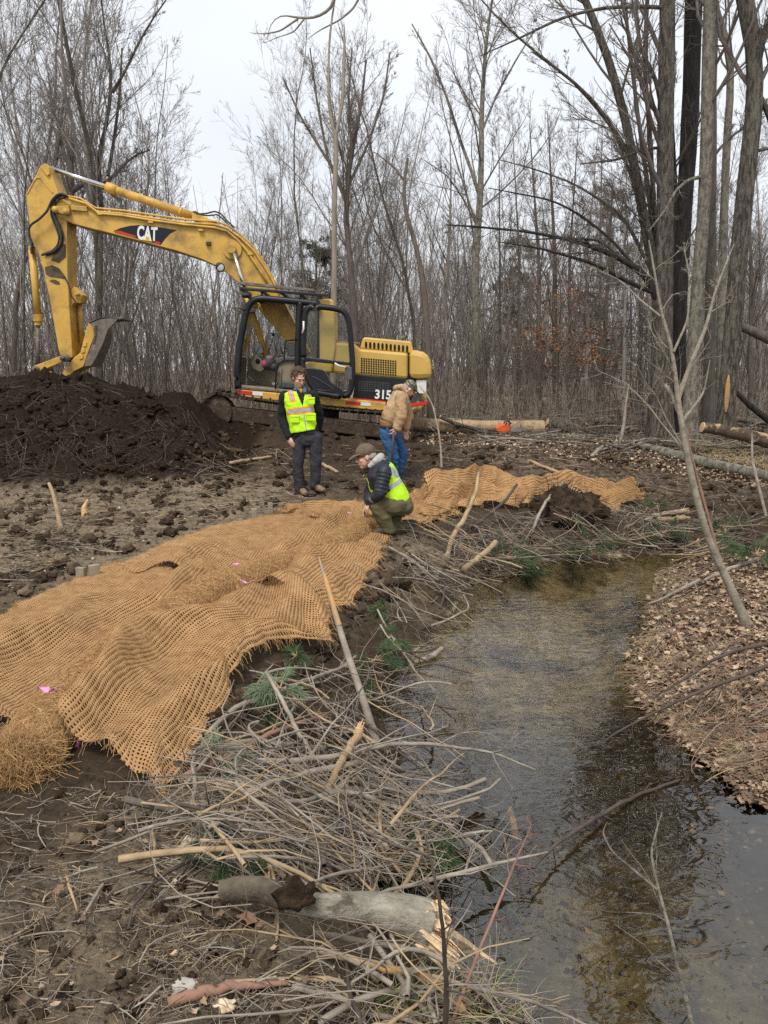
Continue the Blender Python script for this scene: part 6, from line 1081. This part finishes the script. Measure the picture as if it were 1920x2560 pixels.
# felled logs
def felled(label, pxs, wpx, m, offs=.1, Y=None, seed=1, ends=True, group=None):
    pts = ground_path(pxs, offs) if Y is None else [at(x, y, Y if np.isscalar(Y) else np.interp(i, [0, len(pxs) - 1], Y)) for i, (x, y) in enumerate(pxs)]; rads = [w / 2 * mpp(pts[min(len(pts) - 1, round(i * (len(pts) - 1) / (len(wpx) - 1)))]) for i, w in enumerate(wpx)]
    P, R_ = trunk_path(pts, rads, 24); par = thing('felled_log', label, 'log', tuple(pts[0])); V, F = rough_trunk(P, R_, 18, .12, seed); link('trunk', npmesh('trunk', V, [F]), m, par)
    if ends:
        for e, f in ((0, 1), (-1, -2)):
            d = nrm(P[0, e] - P[0, f]); r = R_[0, e]; b = MB(); b.tube([P[0, e] - d * .01, P[0, e] + d * .012], [r * .99, r * .95], 18); build('cut_end', b, rawwood, par)
    return par
felled('long pale barkless log lying behind the orange chainsaw, cut square at its right end', [(1030,1060),(1120,1066),(1200,1068),(1280,1068),(1357,1070)], [34,34,33,34,38], stick_tan, Y=16.4, seed=1)
felled('slimmer grey log lying on top of the pale one behind the chainsaw', [(1100,1048),(1150,1053),(1200,1056),(1250,1058)], [12,12,11,10], birch, Y=16.8, seed=2)
felled('thin dark pole sloping down in front of the pale barkless log', [(1100,1042),(1140,1060),(1180,1070),(1215,1080)], [9,10,9,8], bark_grey, Y=16.2, seed=3)
felled('rough dark log right of the pale barkless one, running to the tree clump', [(1368,1056),(1420,1072),(1480,1086),(1540,1092)], [22,24,22,18], bark_grey, Y=16.6, seed=4)
felled('long low log lying across the litter in front of the dark one', [(1300,1092),(1380,1090),(1480,1094),(1620,1108)], [13,15,15,13], birch, Y=15.8, seed=5)
felled('pale rotten log lying on the ground at the far right behind the mud', [(1600,1112),(1690,1138),(1780,1160),(1870,1180),(1960,1200)], [16,24,27,28,28], birch, .08, seed=6)
felled('broken rotten trunk crossing in front of the scarred tree, with a torn pale end', [(1756,1068),(1800,1074),(1860,1088),(1960,1112)], [26,30,34,36], mat('rotten_bark', (.16, .11, .07), (.06, .045, .03), .95, 7, bump=.03, bscale=30, c3=(.5, .35, .18), s3=6, lo3=.58, hi3=.66), Y=12.9, seed=7)
felled('thick dark leaning dead trunk cutting in from the right frame edge', [(1835,975),(1870,1010),(1920,1050),(1980,1090)], [10,14,18,22], bark_dark, Y=14.5, seed=8, ends=False)
felled('dark broken limb entering at the right edge above the rotten trunk', [(1850,815),(1880,828),(1930,850),(1990,875)], [20,24,28,30], bark_mid, Y=14.2, seed=9)
for i_, (q, w, Y_) in enumerate((([(1560,1035),(1640,1032),(1720,1040)], [11,12,10], 21), ([(1460,1050),(1540,1058),(1640,1050)], [12,12,10], 19), ([(1770,1042),(1860,1050),(1960,1062)], [12,14,14], 17.5), ([(1740,1110),(1790,1102),(1850,1095),(1900,1090)], [12,12,10,8], 14.2), ([(1380,1040),(1450,1036),(1560,1022)], [7,8,6], 22))):
    felled(['dead log lying deep in the wood left of the clump', 'dead log on the brown litter between the beech and the clump', 'dark log lying behind the torn rotten trunk at the right', 'pale limb propped behind the foot of the scarred tree', 'thin fallen pole in the litter below the beech'][i_], q, w, [bark_grey, bark_mid, bark_mid, birch, birch][i_], Y=Y_, seed=20 + i_)
# chainsaw
c = at(1262, 1072, 16.0); g0 = hxy(c.x, c.y, False); cs = thing('chainsaw', 'orange chainsaw with a long steel bar lying in front of the pale log', 'chainsaw', (c.x, c.y, c.z - .1)); ora = mat('orange_casing', (.75, .13, .03), (.6, .1, .02), .45, 6)
b = MB(); b.pprism([(1243,1078),(1238,1070),(1252,1062),(1268,1058),(1278,1064),(1274,1080),(1258,1082)], 15.9, 16.1); build('motor_housing', b, ora, cs, bevel=.02)
b = MB(); b.tube([at(1258,1064,15.98), at(1262,1054,15.98), at(1272,1052,15.98), at(1278,1060,15.98)], .016, 6); build('handle', b, rubber, cs, True); b = MB(); b.tube([at(1264,1062,15.9), at(1270,1050,15.9), at(1274,1064,15.9)], .014, 6); build('front_guard', b, rubber, cs, True)
b = MB(); b.pprism([(1274,1070),(1306,1071),(1312,1075),(1306,1081),(1274,1080)], 15.97, 15.985); build('guide_bar', b, mat('bar_steel', (.5, .5, .5), None, .3, metal=.6), cs)
# the broken log in the foreground
par = felled('smooth greenish grey log with a torn pale end, lying over the near brush pile', [(715,2258),(830,2266),(930,2270),(1010,2286),(1072,2308)], [42,60,72,92,118], mossbark, [.17,.2,.22], seed=31, ends=False)
e = hit(1078, 2308, .225); r = 61 * mpp(e); rs = np.random.RandomState(4); b = MB(); dr = Vector((.7, -.65, -.1)).normalized(); up_ = Vector((0, .2, 1)); sd_ = dr.cross(up_).normalized(); up_ = sd_.cross(dr)
V = []; nr_, na_ = 9, 30
for i in range(nr_):
    for k in range(na_):
        a = 2 * math.pi * k / na_; f = i / (nr_ - 1); bump_ = .035 * perlin(math.cos(a) * f * 4 + 3, math.sin(a) * f * 4, 5) * 2 + .02 * rs.rand() - .01 * f; V.append(tuple(e + dr * (bump_ + .012 * (1 - f)) + (sd_ * math.cos(a) + up_ * math.sin(a)) * r * f))
b.add(V, [[i * na_ + k, i * na_ + (k + 1) % na_, (i + 1) * na_ + (k + 1) % na_, (i + 1) * na_ + k] for i in range(nr_ - 1) for k in range(na_)]); fresh = mat('fresh_torn_wood', (.85, .68, .46), (.68, .46, .24), .8, 14, bump=.012, bscale=50, c3=(.62, .3, .1), s3=7, lo3=.6, hi3=.72); build('torn_face', b, fresh, par)
b = MB()
for k in range(26):
    a = rs.uniform(-2.6, .4); o_ = (sd_ * math.cos(a) + up_ * math.sin(a)) * r * rs.uniform(.4, .95); l = rs.uniform(.03, .12); b.tube([e + o_, e + o_ + dr * l + Vector((0, 0, -.2 * l))], [.012, .002], 5)
build('splinters', b, fresh, par)
b = MB(); p1, p2, p3 = hit(1110, 2335, .2), hit(1175, 2368, .15), hit(1240, 2408, .1); b.tube(resample([tuple(p1), tuple(p2), tuple(p3)], 8)[0], [.028, .022, .018, .004], 6); build('long_splinter', b, fresh, par)
felled('muddy stub of wood with orange wounds left of the torn log', [(552,2232),(600,2222),(660,2226),(750,2258)], [60,64,60,54], mat('muddy_bark', (.2, .17, .12), (.05, .037, .026), .9, 6, bump=.03, bscale=20, c3=(.5, .27, .06), s3=5, lo3=.62, hi3=.7), [.1,.15], seed=33, ends=False)
# ------------------------------------------------------------ tangles and litter that nobody could count
def in_poly(poly, n, rs):
    xs_ = [p[0] for p in poly]; ys_ = [p[1] for p in poly]; out = []
    while len(out) < n:
        x = rs.uniform(min(xs_), max(xs_), n * 2); y = rs.uniform(min(ys_), max(ys_), n * 2); k = sdist(poly, x, y) < 0; out += list(zip(x[k], y[k]))
    return np.array(out[:n])
def tangle(name, label, poly, n, lr, rr_, mats, hgt, seed, zmin=None, ang=(0, .7), nt=3, dens=None, cat='brush'):
    rs = np.random.RandomState(seed); q = in_poly(poly, n, rs); q = q[~((q[:, 0] > 560) & (q[:, 0] < 1180) & (q[:, 1] > 2160) & (q[:, 1] < 2400) & (rs.rand(n) < .96))]; n = len(q); S0 = hits(q[:, 0], q[:, 1], hgt * .5); a = rs.normal(ang[0], ang[1], n) + np.pi * (rs.rand(n) > .5); L_ = rs.uniform(lr[0], lr[1], n) ** 1; k = 9; u = np.linspace(-.5, .5, k)
    cur = rs.normal(0, .8, n); th = a[:, None] + cur[:, None] * u[None] + np.cumsum(rs.normal(0, .15, (n, k)), 1); dx = np.cos(th) * L_[:, None] / k; dy = np.sin(th) * L_[:, None] / k; X = S0[:, :1] + np.cumsum(dx, 1) - dx.sum(1, keepdims=True) / 2; Y = S0[:, 1:2] + np.cumsum(dy, 1) - dy.sum(1, keepdims=True) / 2
    G = hs(X, Y); G = np.maximum(G, WL - .02) if zmin is None else np.maximum(G, zmin); A_, B_ = G[:, :1], G[:, -1:]; line = A_ + (B_ - A_) * np.linspace(0, 1, k)[None]; arch = np.maximum(line, G) * .75 + G * .25
    Z = np.maximum(arch + (rs.rand(n, 1) ** 1.3) * hgt + rs.normal(0, .10, (n, 1)) * L_[:, None] * np.linspace(-1, 1, k)[None] * .5 + .05 * np.sin(np.linspace(0, 5, k)[None] + cur[:, None] * 5) * L_[:, None] * .6, G + .006)
    keep = ~((sdist(MPOLY, X, Y) < .03).any(1)); X, Y, Z = X[keep], Y[keep], Z[keep]; n = len(X)
    P = np.stack([X, Y, Z], -1); r = rs.uniform(0, 1, (n, 1)) ** 3.2 * (rr_[1] - rr_[0]) + rr_[0]; RR = r * np.linspace(1, .35, k)[None]; Vs, Fs, Ms, c0 = [], [], [], 0; grp = rs.randint(0, len(mats), n)
    for gi in range(len(mats)):
        s_ = grp == gi
        if not s_.any(): continue
        lst = [(P[s_], RR[s_], 5)]
        if nt: A2, RA = kids(P[s_], RR[s_], nt, .15, 1, R(20), R(60), .42, 5, rs, 0, .25, .6, .0012); lst.append((A2, RA, 3))
        for p_, r_, sd__ in lst: V, F = tubes(p_, r_, sd__); Vs.append(V); Fs.append(F + c0); Ms.append(np.full(len(F), gi)); c0 += len(V)
    o = link(name, npmesh(name, np.concatenate(Vs), [np.concatenate(Fs)], True, np.concatenate(Ms)), mats); return props(o, label, cat, None, 'stuff')
PILE = [(470,2010),(560,1830),(680,1700),(780,1600),(880,1500),(960,1420),(1040,1370),(1110,1390),(1130,1470),(1080,1560),(1050,1700),(1070,1850),(1070,2000),(1110,2150),(1180,2350),(1240,2480),(1100,2560),(900,2480),(720,2400),(600,2280),(520,2130)]
tangle('brush_pile', 'tangled pile of thin grey twigs along the muddy stream bank', PILE, 370, (.2, 1.2), (.002, .013), [stick_grey, stick_grey, stick_grey, stick_tan, stick_dark], .2, 1, nt=3, ang=(0, 1.1))
tangle('brush_pile', 'dense heap of thin grey twigs in the middle of the brush', [(470,2030),(560,1960),(700,1930),(900,1950),(1050,2050),(1100,2150),(950,2220),(760,2220),(600,2170),(520,2110)], 280, (.3, 1.1), (.002, .010), [stick_grey, stick_grey, stick_grey, stick_tan], .24, 2, ang=(.1, .7), nt=4)
tangle('brush_pile', 'thicker grey-brown sticks mixed through the brush on the stream bank', PILE, 75, (.5, 1.3), (.006, .017), [stick_grey, stick_grey, stick_tan, bark_mid], .26, 22, nt=3, ang=(.2, .8))
tangle('brush_pile', 'brush and torn roots heaped at the far bend of the stream', [(1020,1400),(1110,1330),(1200,1300),(1350,1285),(1480,1290),(1650,1300),(1900,1310),(1920,1390),(1700,1385),(1500,1392),(1320,1410),(1200,1450),(1100,1500),(1040,1480)], 430, (.3, 1.3), (.0025, .011), [stick_grey, stick_tan, stick_grey, stick_dark, bark_mid], .3, 3, nt=3)
tangle('litter_twigs', 'twigs and straw scattered over the leafy right bank', [(1640,1480),(1700,1410),(1920,1390),(1990,1900),(1850,1950),(1700,1850),(1600,1720),(1590,1600)], 1000, (.1, .6), (.001, .004), [stick_tan, stick_grey, stick_red], .07, 4, nt=2)
tangle('litter_twigs', 'twigs, roots and splinters strewn over the foreground mud', [(0,1980),(200,1950),(420,2020),(520,2120),(620,2300),(800,2430),(1000,2560),(0,2560)], 750, (.04, .32), (.0008, .004), [stick_tan, stick_grey, stick_grey, stick_dark, bark_mid], .02, 5, nt=2)
tangle('litter_twigs', 'twigs and roots strewn over the churned mud of the middle ground', [(0,1230),(400,1220),(560,1120),(900,1110),(1200,1100),(1500,1130),(1900,1200),(1920,1330),(1400,1300),(900,1230),(600,1290),(200,1400),(0,1480)], 1500, (.1, .8), (.002, .009), [stick_tan, stick_grey, stick_dark, stick_dark], .05, 6, nt=2)
tangle('mound_roots', 'broken roots and fibres sticking out of the dark soil heap', [(0,960),(200,940),(450,1020),(560,1110),(560,1200),(300,1230),(0,1240)], 650, (.15, .7), (.002, .008), [stick_dark, stick_dark, stick_dark, bark_mid], .06, 7, nt=2)
tangle('wood_litter', 'fallen branches littering the floor of the wood', [(1050,1040),(1500,1010),(1920,1010),(1920,1130),(1400,1110),(1060,1080)], 420, (.6, 2.6), (.005, .022), [bark_grey, bark_mid, stick_grey], .2, 8, nt=4)
# soil clods
rs = np.random.RandomState(9)
bm_ = bmesh.new(); bmesh.ops.create_icosphere(bm_, subdivisions=3, radius=1); iv = np.array([tuple(v.co) for v in bm_.verts]); fi = np.array([[v.index for v in f.verts] for f in bm_.faces]); bm_.free()
def clods(name, label, poly, n, smin, smax, m, seed, sink=.25):
    rs = np.random.RandomState(seed); q = in_poly(poly, n, rs); C = hits(q[:, 0], q[:, 1], 0.0, True); s_ = smin + (smax - smin) * rs.rand(n) ** 3.5; V = iv[None] * np.array([1, 1, .75]) * (1 + .0 * rs.rand(n, 1, 1))
    off = rs.uniform(0, 50, (n, 1)); d = 1 + .8 * perlin(iv[None, :, 0] * 1.4 + off, iv[None, :, 1] * 1.4 + iv[None, :, 2] * 1.1 + off, 2) + .7 * perlin(iv[None, :, 0] * 3.1 + iv[None, :, 1] * 2 + off, iv[None, :, 2] * 3.5 + off, 3) + .4 * perlin(iv[None, :, 1] * 8 + off, iv[None, :, 2] * 7 + iv[None, :, 0] * 6 + off, 4); an = rs.uniform(0, 6.28, n); ca, sa = np.cos(an), np.sin(an)
    V = V * d[..., None] * s_[:, None, None] * rs.uniform(.6, 1.3, (n, 1, 3)); X = V[..., 0] * ca[:, None] - V[..., 1] * sa[:, None]; Y = V[..., 0] * sa[:, None] + V[..., 1] * ca[:, None]
    V = np.stack([X, Y, V[..., 2]], -1) + C[:, None] + np.array([0, 0, 1])[None, None] * (s_ * sink)[:, None, None]; F = fi[None] + (np.arange(n) * len(iv))[:, None, None]
    k = rs.randint(0, len(m), n); o = link(name, npmesh(name, V.reshape(-1, 3), [F.reshape(-1, 3)], True, np.repeat(k, len(fi))), m); return props(o, label, 'soil', None, 'stuff')
cl0 = mat('clod_black', (.011, .007, .0048), (.048, .030, .019), .92, 14, bump=.02, bscale=45, spec=.08)
cl1 = mat('clod_dark', (.022, .0145, .0095), (.085, .057, .037), .95, 14, bump=.02, bscale=45, spec=.08); cl2 = mat('clod_brown', (.06, .042, .028), (.12, .088, .06), .95, 14, bump=.02, bscale=45, spec=.08); cl3 = mat('clod_light', (.26, .2, .135), (.13, .095, .065), .95, 10, bump=.02, bscale=40, spec=.08)
clods('soil_clods', 'dark clods covering the soil heap', [(0,950),(200,935),(450,1010),(560,1110),(600,1200),(300,1240),(0,1250)], 700, .008, .07, [cl0], 1)
clods('soil_clods', 'churned clods of mud around the standing people and the tracks', [(440,1120),(620,1060),(1050,1090),(1300,1100),(1900,1180),(1900,1300),(1350,1200),(1000,1220),(640,1270),(400,1240)], 800, .01, .08, [cl1, cl1, cl2, cl1], 2)
clods('soil_clods', 'pale dried clods left of the mats', [(0,1240),(400,1220),(640,1270),(400,1350),(100,1470),(0,1530)], 500, .01, .08, [cl3, cl1, cl2], 3)
clods('soil_clods', 'damp crumbs of soil in the left foreground', [(0,1930),(230,1930),(420,2010),(540,2150),(640,2330),(850,2470),(900,2560),(0,2560)], 450, .003, .022, [cl1, cl2, cl2], 4)
clods('soil_clods', 'clods on the bank between the mats and the brush', [(420,1960),(640,1680),(830,1600),(900,1470),(980,1350),(1100,1310),(1060,1450),(900,1560),(800,1680),(640,1760),(520,1900)], 500, .006, .05, [cl1, cl2, cl2], 5)
clods('stream_stones', 'pebbles and leaves on the bed of the stream', [(1250,2000),(1500,1900),(1900,2050),(1920,2560),(1400,2560),(1250,2350)], 700, .004, .016, [cl2, cl3, stick_tan], 6, 0)
# leaves
def litter(name, label, poly, n, size, ms, seed, lift=.012, flat=.35, pw=1):
    rs = np.random.RandomState(seed); q = in_poly(poly, n, rs); C = hits(q[:, 0], q[:, 1], 0, True); C[:, :2] += rs.normal(0, .03, (n, 2)); C[:, 2] = hs(C[:, 0], C[:, 1], True); C[:, 2] = np.maximum(C[:, 2], WL - lift * .5 + .004); C[:, 2] += lift + rs.rand(n) * lift * 2; o = leaves(name, C, size, ms, None, rs, flat); return props(o, label, 'leaf litter', None, 'stuff')
litter('leaf_litter', 'dry tan leaves covering the right bank', [(1600,1600),(1640,1480),(1690,1405),(1800,1385),(1990,1390),(2000,2000),(1900,1960),(1720,1840),(1600,1740)], 5600, .06, [leaf1, leaf1, leaf2, leaf2, leaf3], 1, .012, .3)
litter('leaf_litter', 'dry leaves and wood chips near the felled logs', [(1040,1075),(1300,1080),(1600,1100),(1920,1160),(1920,1230),(1500,1160),(1200,1120),(1040,1110)], 3200, .06, [leaf1, leaf2, leaf2, leaf3], 2, .015, .4)
litter('leaf_litter', 'brown leaf litter on the floor of the wood', [(1000,1000),(1920,985),(1920,1110),(1500,1090),(1040,1070)], 5000, .11, [leaf1, leaf2, leaf2], 3, .03, .4)
litter('leaf_litter', 'scattered leaves and chips in the left foreground', [(0,1950),(400,2000),(600,2200),(900,2560),(0,2560)], 70, .028, [leaf1, leaf2, leaf2], 4)
litter('leaf_litter', 'scattered chips on the churned mud', [(0,1210),(600,1120),(1300,1110),(1900,1200),(1900,1330),(1300,1200),(600,1270),(0,1500)], 900, .03, [leaf1, leaf2, leaf3], 5)
litter('leaf_litter', 'sodden dark leaves along the stream edge', [(1590,1600),(1640,1760),(1760,1860),(1920,1990),(1900,2060),(1710,1890),(1575,1740),(1580,1620),(1630,1480)], 500, .06, [leaf2, leaf2, leaf1], 6)
# straw and grass
def blades(name, label, poly, n, ln, w, ms, seed, up=.6, kind='stuff'):
    rs = np.random.RandomState(seed); q = in_poly(poly, n, rs); C = hits(q[:, 0], q[:, 1], 0); a = rs.uniform(0, 6.28, n); l = rs.uniform(ln * .4, ln, (n, 1)); d = nrm(np.stack([np.cos(a), np.sin(a), rs.uniform(up * .3, up * 2, n)], 1)); P = [C]
    for k in range(4): d = nrm(d + np.array([0, 0, -.28]) + rs.normal(0, .1, d.shape)); P.append(P[-1] + d * l / 4)
    P = np.stack(P, 1); RR = w * rs.uniform(.6, 1.3, (n, 1)) * np.array([1, 1, .8, .6, .2])[None]; V, F = tubes(P, RR, 3); k = rs.randint(0, len(ms), n); o = link(name, npmesh(name, V, [F], True, np.repeat(k, 12)), ms); return props(o, label, 'grass', None, 'stuff')
straw = mat('straw', (.55, .45, .26), (.4, .3, .16), .8, 20); greeng = mat('green_blade', (.16, .24, .05), (.1, .16, .03), .7, 20)
blades('dry_grass', 'dry straw hanging over the edge of the right bank', [(1640,1480),(1700,1400),(1760,1400),(1700,1500),(1680,1600),(1700,1760),(1900,1900),(1920,1990),(1720,1860),(1600,1740),(1590,1620)], 1800, .26, .0016, [straw, straw, straw, leaf1], 1, .5)
blades('dry_grass', 'dry straw at the bottom edge of the photo by the shallow water', [(900,2500),(1100,2450),(1300,2490),(1420,2560),(900,2580)], 320, .25, .0014, [straw, straw, greeng], 2, .8)
blades('dry_grass', 'yellow grass at the foot of the trees on the far right', [(1740,1090),(1920,1110),(1920,1180),(1760,1150)], 900, .35, .004, [straw], 3, 1)
blades('green_grass', 'green grass tufts on the right bank by the water', [(1760,1850),(1860,1850),(1920,1930),(1860,1950)], 260, .22, .0018, [greeng, straw], 4, .7)
blades('dry_grass', 'short straw bits stuck in the foreground mud', [(300,2300),(560,2280),(700,2400),(650,2480),(300,2420)], 340, .06, .0011, [straw, leaf2], 5, 1)
# pine sprigs
needle = mat('pine_needles', (.10, .155, .06), (.055, .085, .04), .6, 8); needle_p = mat('pale_pine_needles', (.25, .32, .2), (.14, .2, .1), .6, 8)
def sprig(px, py, r, label, m=needle, n=6, seed=1, off=.08, cnt=90, name='pine_sprig'):
    rs = np.random.RandomState(seed + px); c = np.array(hit(px, py, off)); par = thing(name, label, 'pine sprig', tuple(c), 'torn pine sprigs in the brush'); d = nrm(np.stack([rs.normal(0, 1, n), rs.normal(0, 1, n), rs.uniform(-.2, .6, n)], 1)); A = np.stack([c + d * 0, c + d * r * .45, c + d * r * .85 + [0, 0, -.02]], 1); st = pack('stem', [(A, np.tile([.004, .003, .002], (n, 1)), 5)]); link('stem', st, stick_tan, par)
    t = rs.uniform(.25, 1, (n, cnt)); p, tan, _ = interp_path(A, np.ones((n, 3)), t); p = p.reshape(-1, 3); dd = nrm(tan.reshape(-1, 3) * 1.1 + rs.normal(0, .55, p.shape)); l = rs.uniform(.5, .9, (len(p), 1)) * min(.1, r * .7)
    V, F = tubes(np.stack([p, p + dd * l * .6, p + dd * l + [0, 0, -.012]], 1), np.tile([.0013, .0013, .0005], (len(p), 1)) * (1 + r * 1.5), 3); link('needles', npmesh('needles', V, [F]), m, par)
for i_, (x, y, r, lb, m_, o_) in enumerate(((1475,1360,.42,'bright green pine bough dipping into the far bend of the stream',needle,.12), (1430,1375,.3,'small pine bough just left of the bright one at the far bend',needle,.08), (1660,1340,.3,'pine tuft under the far bank right of the bright bough',needle,.15), (1260,1395,.42,'dark pine bough in the far left brush beside the stream',needle,.12), (1310,1425,.25,'pine tips trailing in the water below the dark bough',needle,.04), (1890,1385,.4,'pine bough at the right edge on top of the leafy bank',needle,.15), (1810,1330,.35,'pine bough behind the leaning sapling',needle,.15),
    (700,1720,.16,'pale pine sprig leaning beside the corner of the near mat',needle_p,.22), (935,1650,.2,'green pine sprig at the water edge under the leaning stake',needle,.12), (920,1710,.16,'dark pine sprig above the black water',needle,.08), (560,1890,.13,'pine tuft beside the reddish branch',needle_p,.08), (650,1775,.16,'pine tuft under the grey-green curved branch',needle,.05), (575,2145,.12,'fresh green pine tuft left of the pile near the white bark lump',needle,.05), (510,2115,.08,'tiny pine tuft beside the white bark lump',needle,.03), (1060,2130,.16,'pine sprig on the right side of the pile over the water',needle,.1), (975,2200,.14,'pine sprig in the dark gap above the torn log',needle,.04), (975,1600,.14,'light green pine tips in the brush near the stream',needle,.12), (960,1520,.12,'small pine tuft high in the brush near the mat',needle,.08), (1230,2240,.14,'pine sprig floating on the stream right of the pile',needle_p,.02), (1640,1260,.18,'pine tuft on the far mud bank',needle,.08), (740,1640,.12,'pine tuft just below the right corner of the near mat',needle,.04))):
    sprig(x, y, r, lb, m_, 7 if r < .25 else 16, i_, o_, 80)
# small pale lumps
def lump(px, py, r, m, label, name, cat, seed=1, flat=.6, off=0):
    c = hit(px, py, off); b = MB(); b.ball(c + Vector((0, 0, r * .3)), (r, r * .8, r * flat), n=10); me = b.mesh(name, True); V = np.array([tuple(v.co) for v in me.vertices]); d = V - np.array(c); V = np.array(c) + d * (1 + 1.0 * perlin(V[:, 0] * 26 + seed * 9, V[:, 1] * 26 + V[:, 2] * 22, seed) + .5 * perlin(V[:, 0] * 60, V[:, 2] * 60 + V[:, 1] * 50, seed))[:, None]; me.vertices.foreach_set('co', V.astype(np.float32).ravel()); return tagm(link(name, me, m, None, tuple(c)), label, cat)
palew = mat('pale_punky_wood', (.75, .62, .45), (.55, .42, .27), .9, 14, bump=.01); white_b = mat('whitish_bark', (.48, .44, .38), (.25, .21, .18), .6, 10)
lump(470, 2118, .035, palew, 'cream lump of punky wood beside the tiny pine tuft', 'wood_lump', 'wood chunk', 1); lump(188, 2105, .035, cl3, 'round pale stone in the lower left mud', 'stone', 'stone', 2); lump(457, 2480, .035, white_b, 'crumpled whitish scrap lying on the bark strip', 'bark_scrap', 'scrap', 3, .3); lump(560, 2520, .03, palew, 'pale torn scrap at the bottom edge right of the whitish one', 'bark_scrap', 'scrap', 4, .4)
lump(738, 2252, .055, cl1, 'mud packed round the joint of the torn log and its dirty stub', 'mud_clod', 'clod', 8, .8, .21); lump(1090, 1415, .14, cl3, 'pale sandy clod on the bank above the far brush', 'clod', 'clod', 5); lump(1050, 1390, .12, cl3, 'tan clod beside the kneeling person boot', 'clod', 'clod', 6); lump(985, 1460, .13, cl2, 'brown clod just right of the middle mat edge', 'clod', 'clod', 7)
for i_, (px_, py_, s_, lb) in enumerate(((622,2300,.055,'pinkish brown leaf lying below the muddy stub'), (650,2310,.06,'second brown leaf overlapping right beside the pinkish one'), (240,2108,.035,'reddish leaf scrap near the pale stone'), (150,2225,.04,'folded brown leaf near the forked root'))):
    C = np.array([tuple(hit(px_, py_, .03))]); o_ = leaves('fallen_leaf', C, s_ * 1.4, mat('pinkish_leaf', (.3, .17, .12), (.2, .11, .075), .7), None, np.random.RandomState(i_), .2); tagm(o_, lb, 'leaf')

stand('pale snapped stub standing between the soil heap and the front of the track', [(480,1032),(474,1010),(468,985)], [16,12,5], rawwood, 13.9, 13.95, 'broken_stake', 'stake', seed=15)
branch('pale bare branch slanting down to the soil heap in front of the wood', [(380,890),(430,925),(465,960),(492,1000)], [4,5,5,4], stick_grey, [.9,.5,.2], 60, 3) if False else None
rc = hit(1415, 1300, 0); rcp = thing('root_clump', 'dark clump of upturned roots and soil at the far bend below the crumpled mat', 'root clump', tuple(rc)); b = MB(); b.ball(rc + Vector((0, 0, .12)), (.42, .25, .3), n=22); me = b.mesh('soil_mass', True)
V = np.array([tuple(v.co) for v in me.vertices]); cc = np.array(rc) + [0, 0, .12]; V = cc + (V - cc) * (1 + .5 * perlin(V[:, 0] * 4, V[:, 1] * 4 + V[:, 2] * 4, 3) + .35 * perlin(V[:, 0] * 12, V[:, 2] * 12 + V[:, 1] * 9, 4) + .2 * perlin(V[:, 0] * 30, V[:, 2] * 30, 5))[:, None]; me.vertices.foreach_set('co', V.astype(np.float32).ravel()); link('soil_mass', me, cl1, rcp)
rs = np.random.RandomState(77); d = nrm(rs.normal(0, 1, (160, 3)) * [1, .7, .8]); p = cc + d * [.36, .22, .26]; P = [p]
for k in range(6): d = nrm(d + rs.normal(0, .35, d.shape) + [0, 0, -.12]); P.append(P[-1] + d * rs.uniform(.02, .07, (160, 1)))
link('roots', pack('roots', [(np.stack(P, 1), rs.uniform(.002, .009, (160, 1)) * np.linspace(1, .3, 7)[None], 5)]), [stick_dark], rcp)
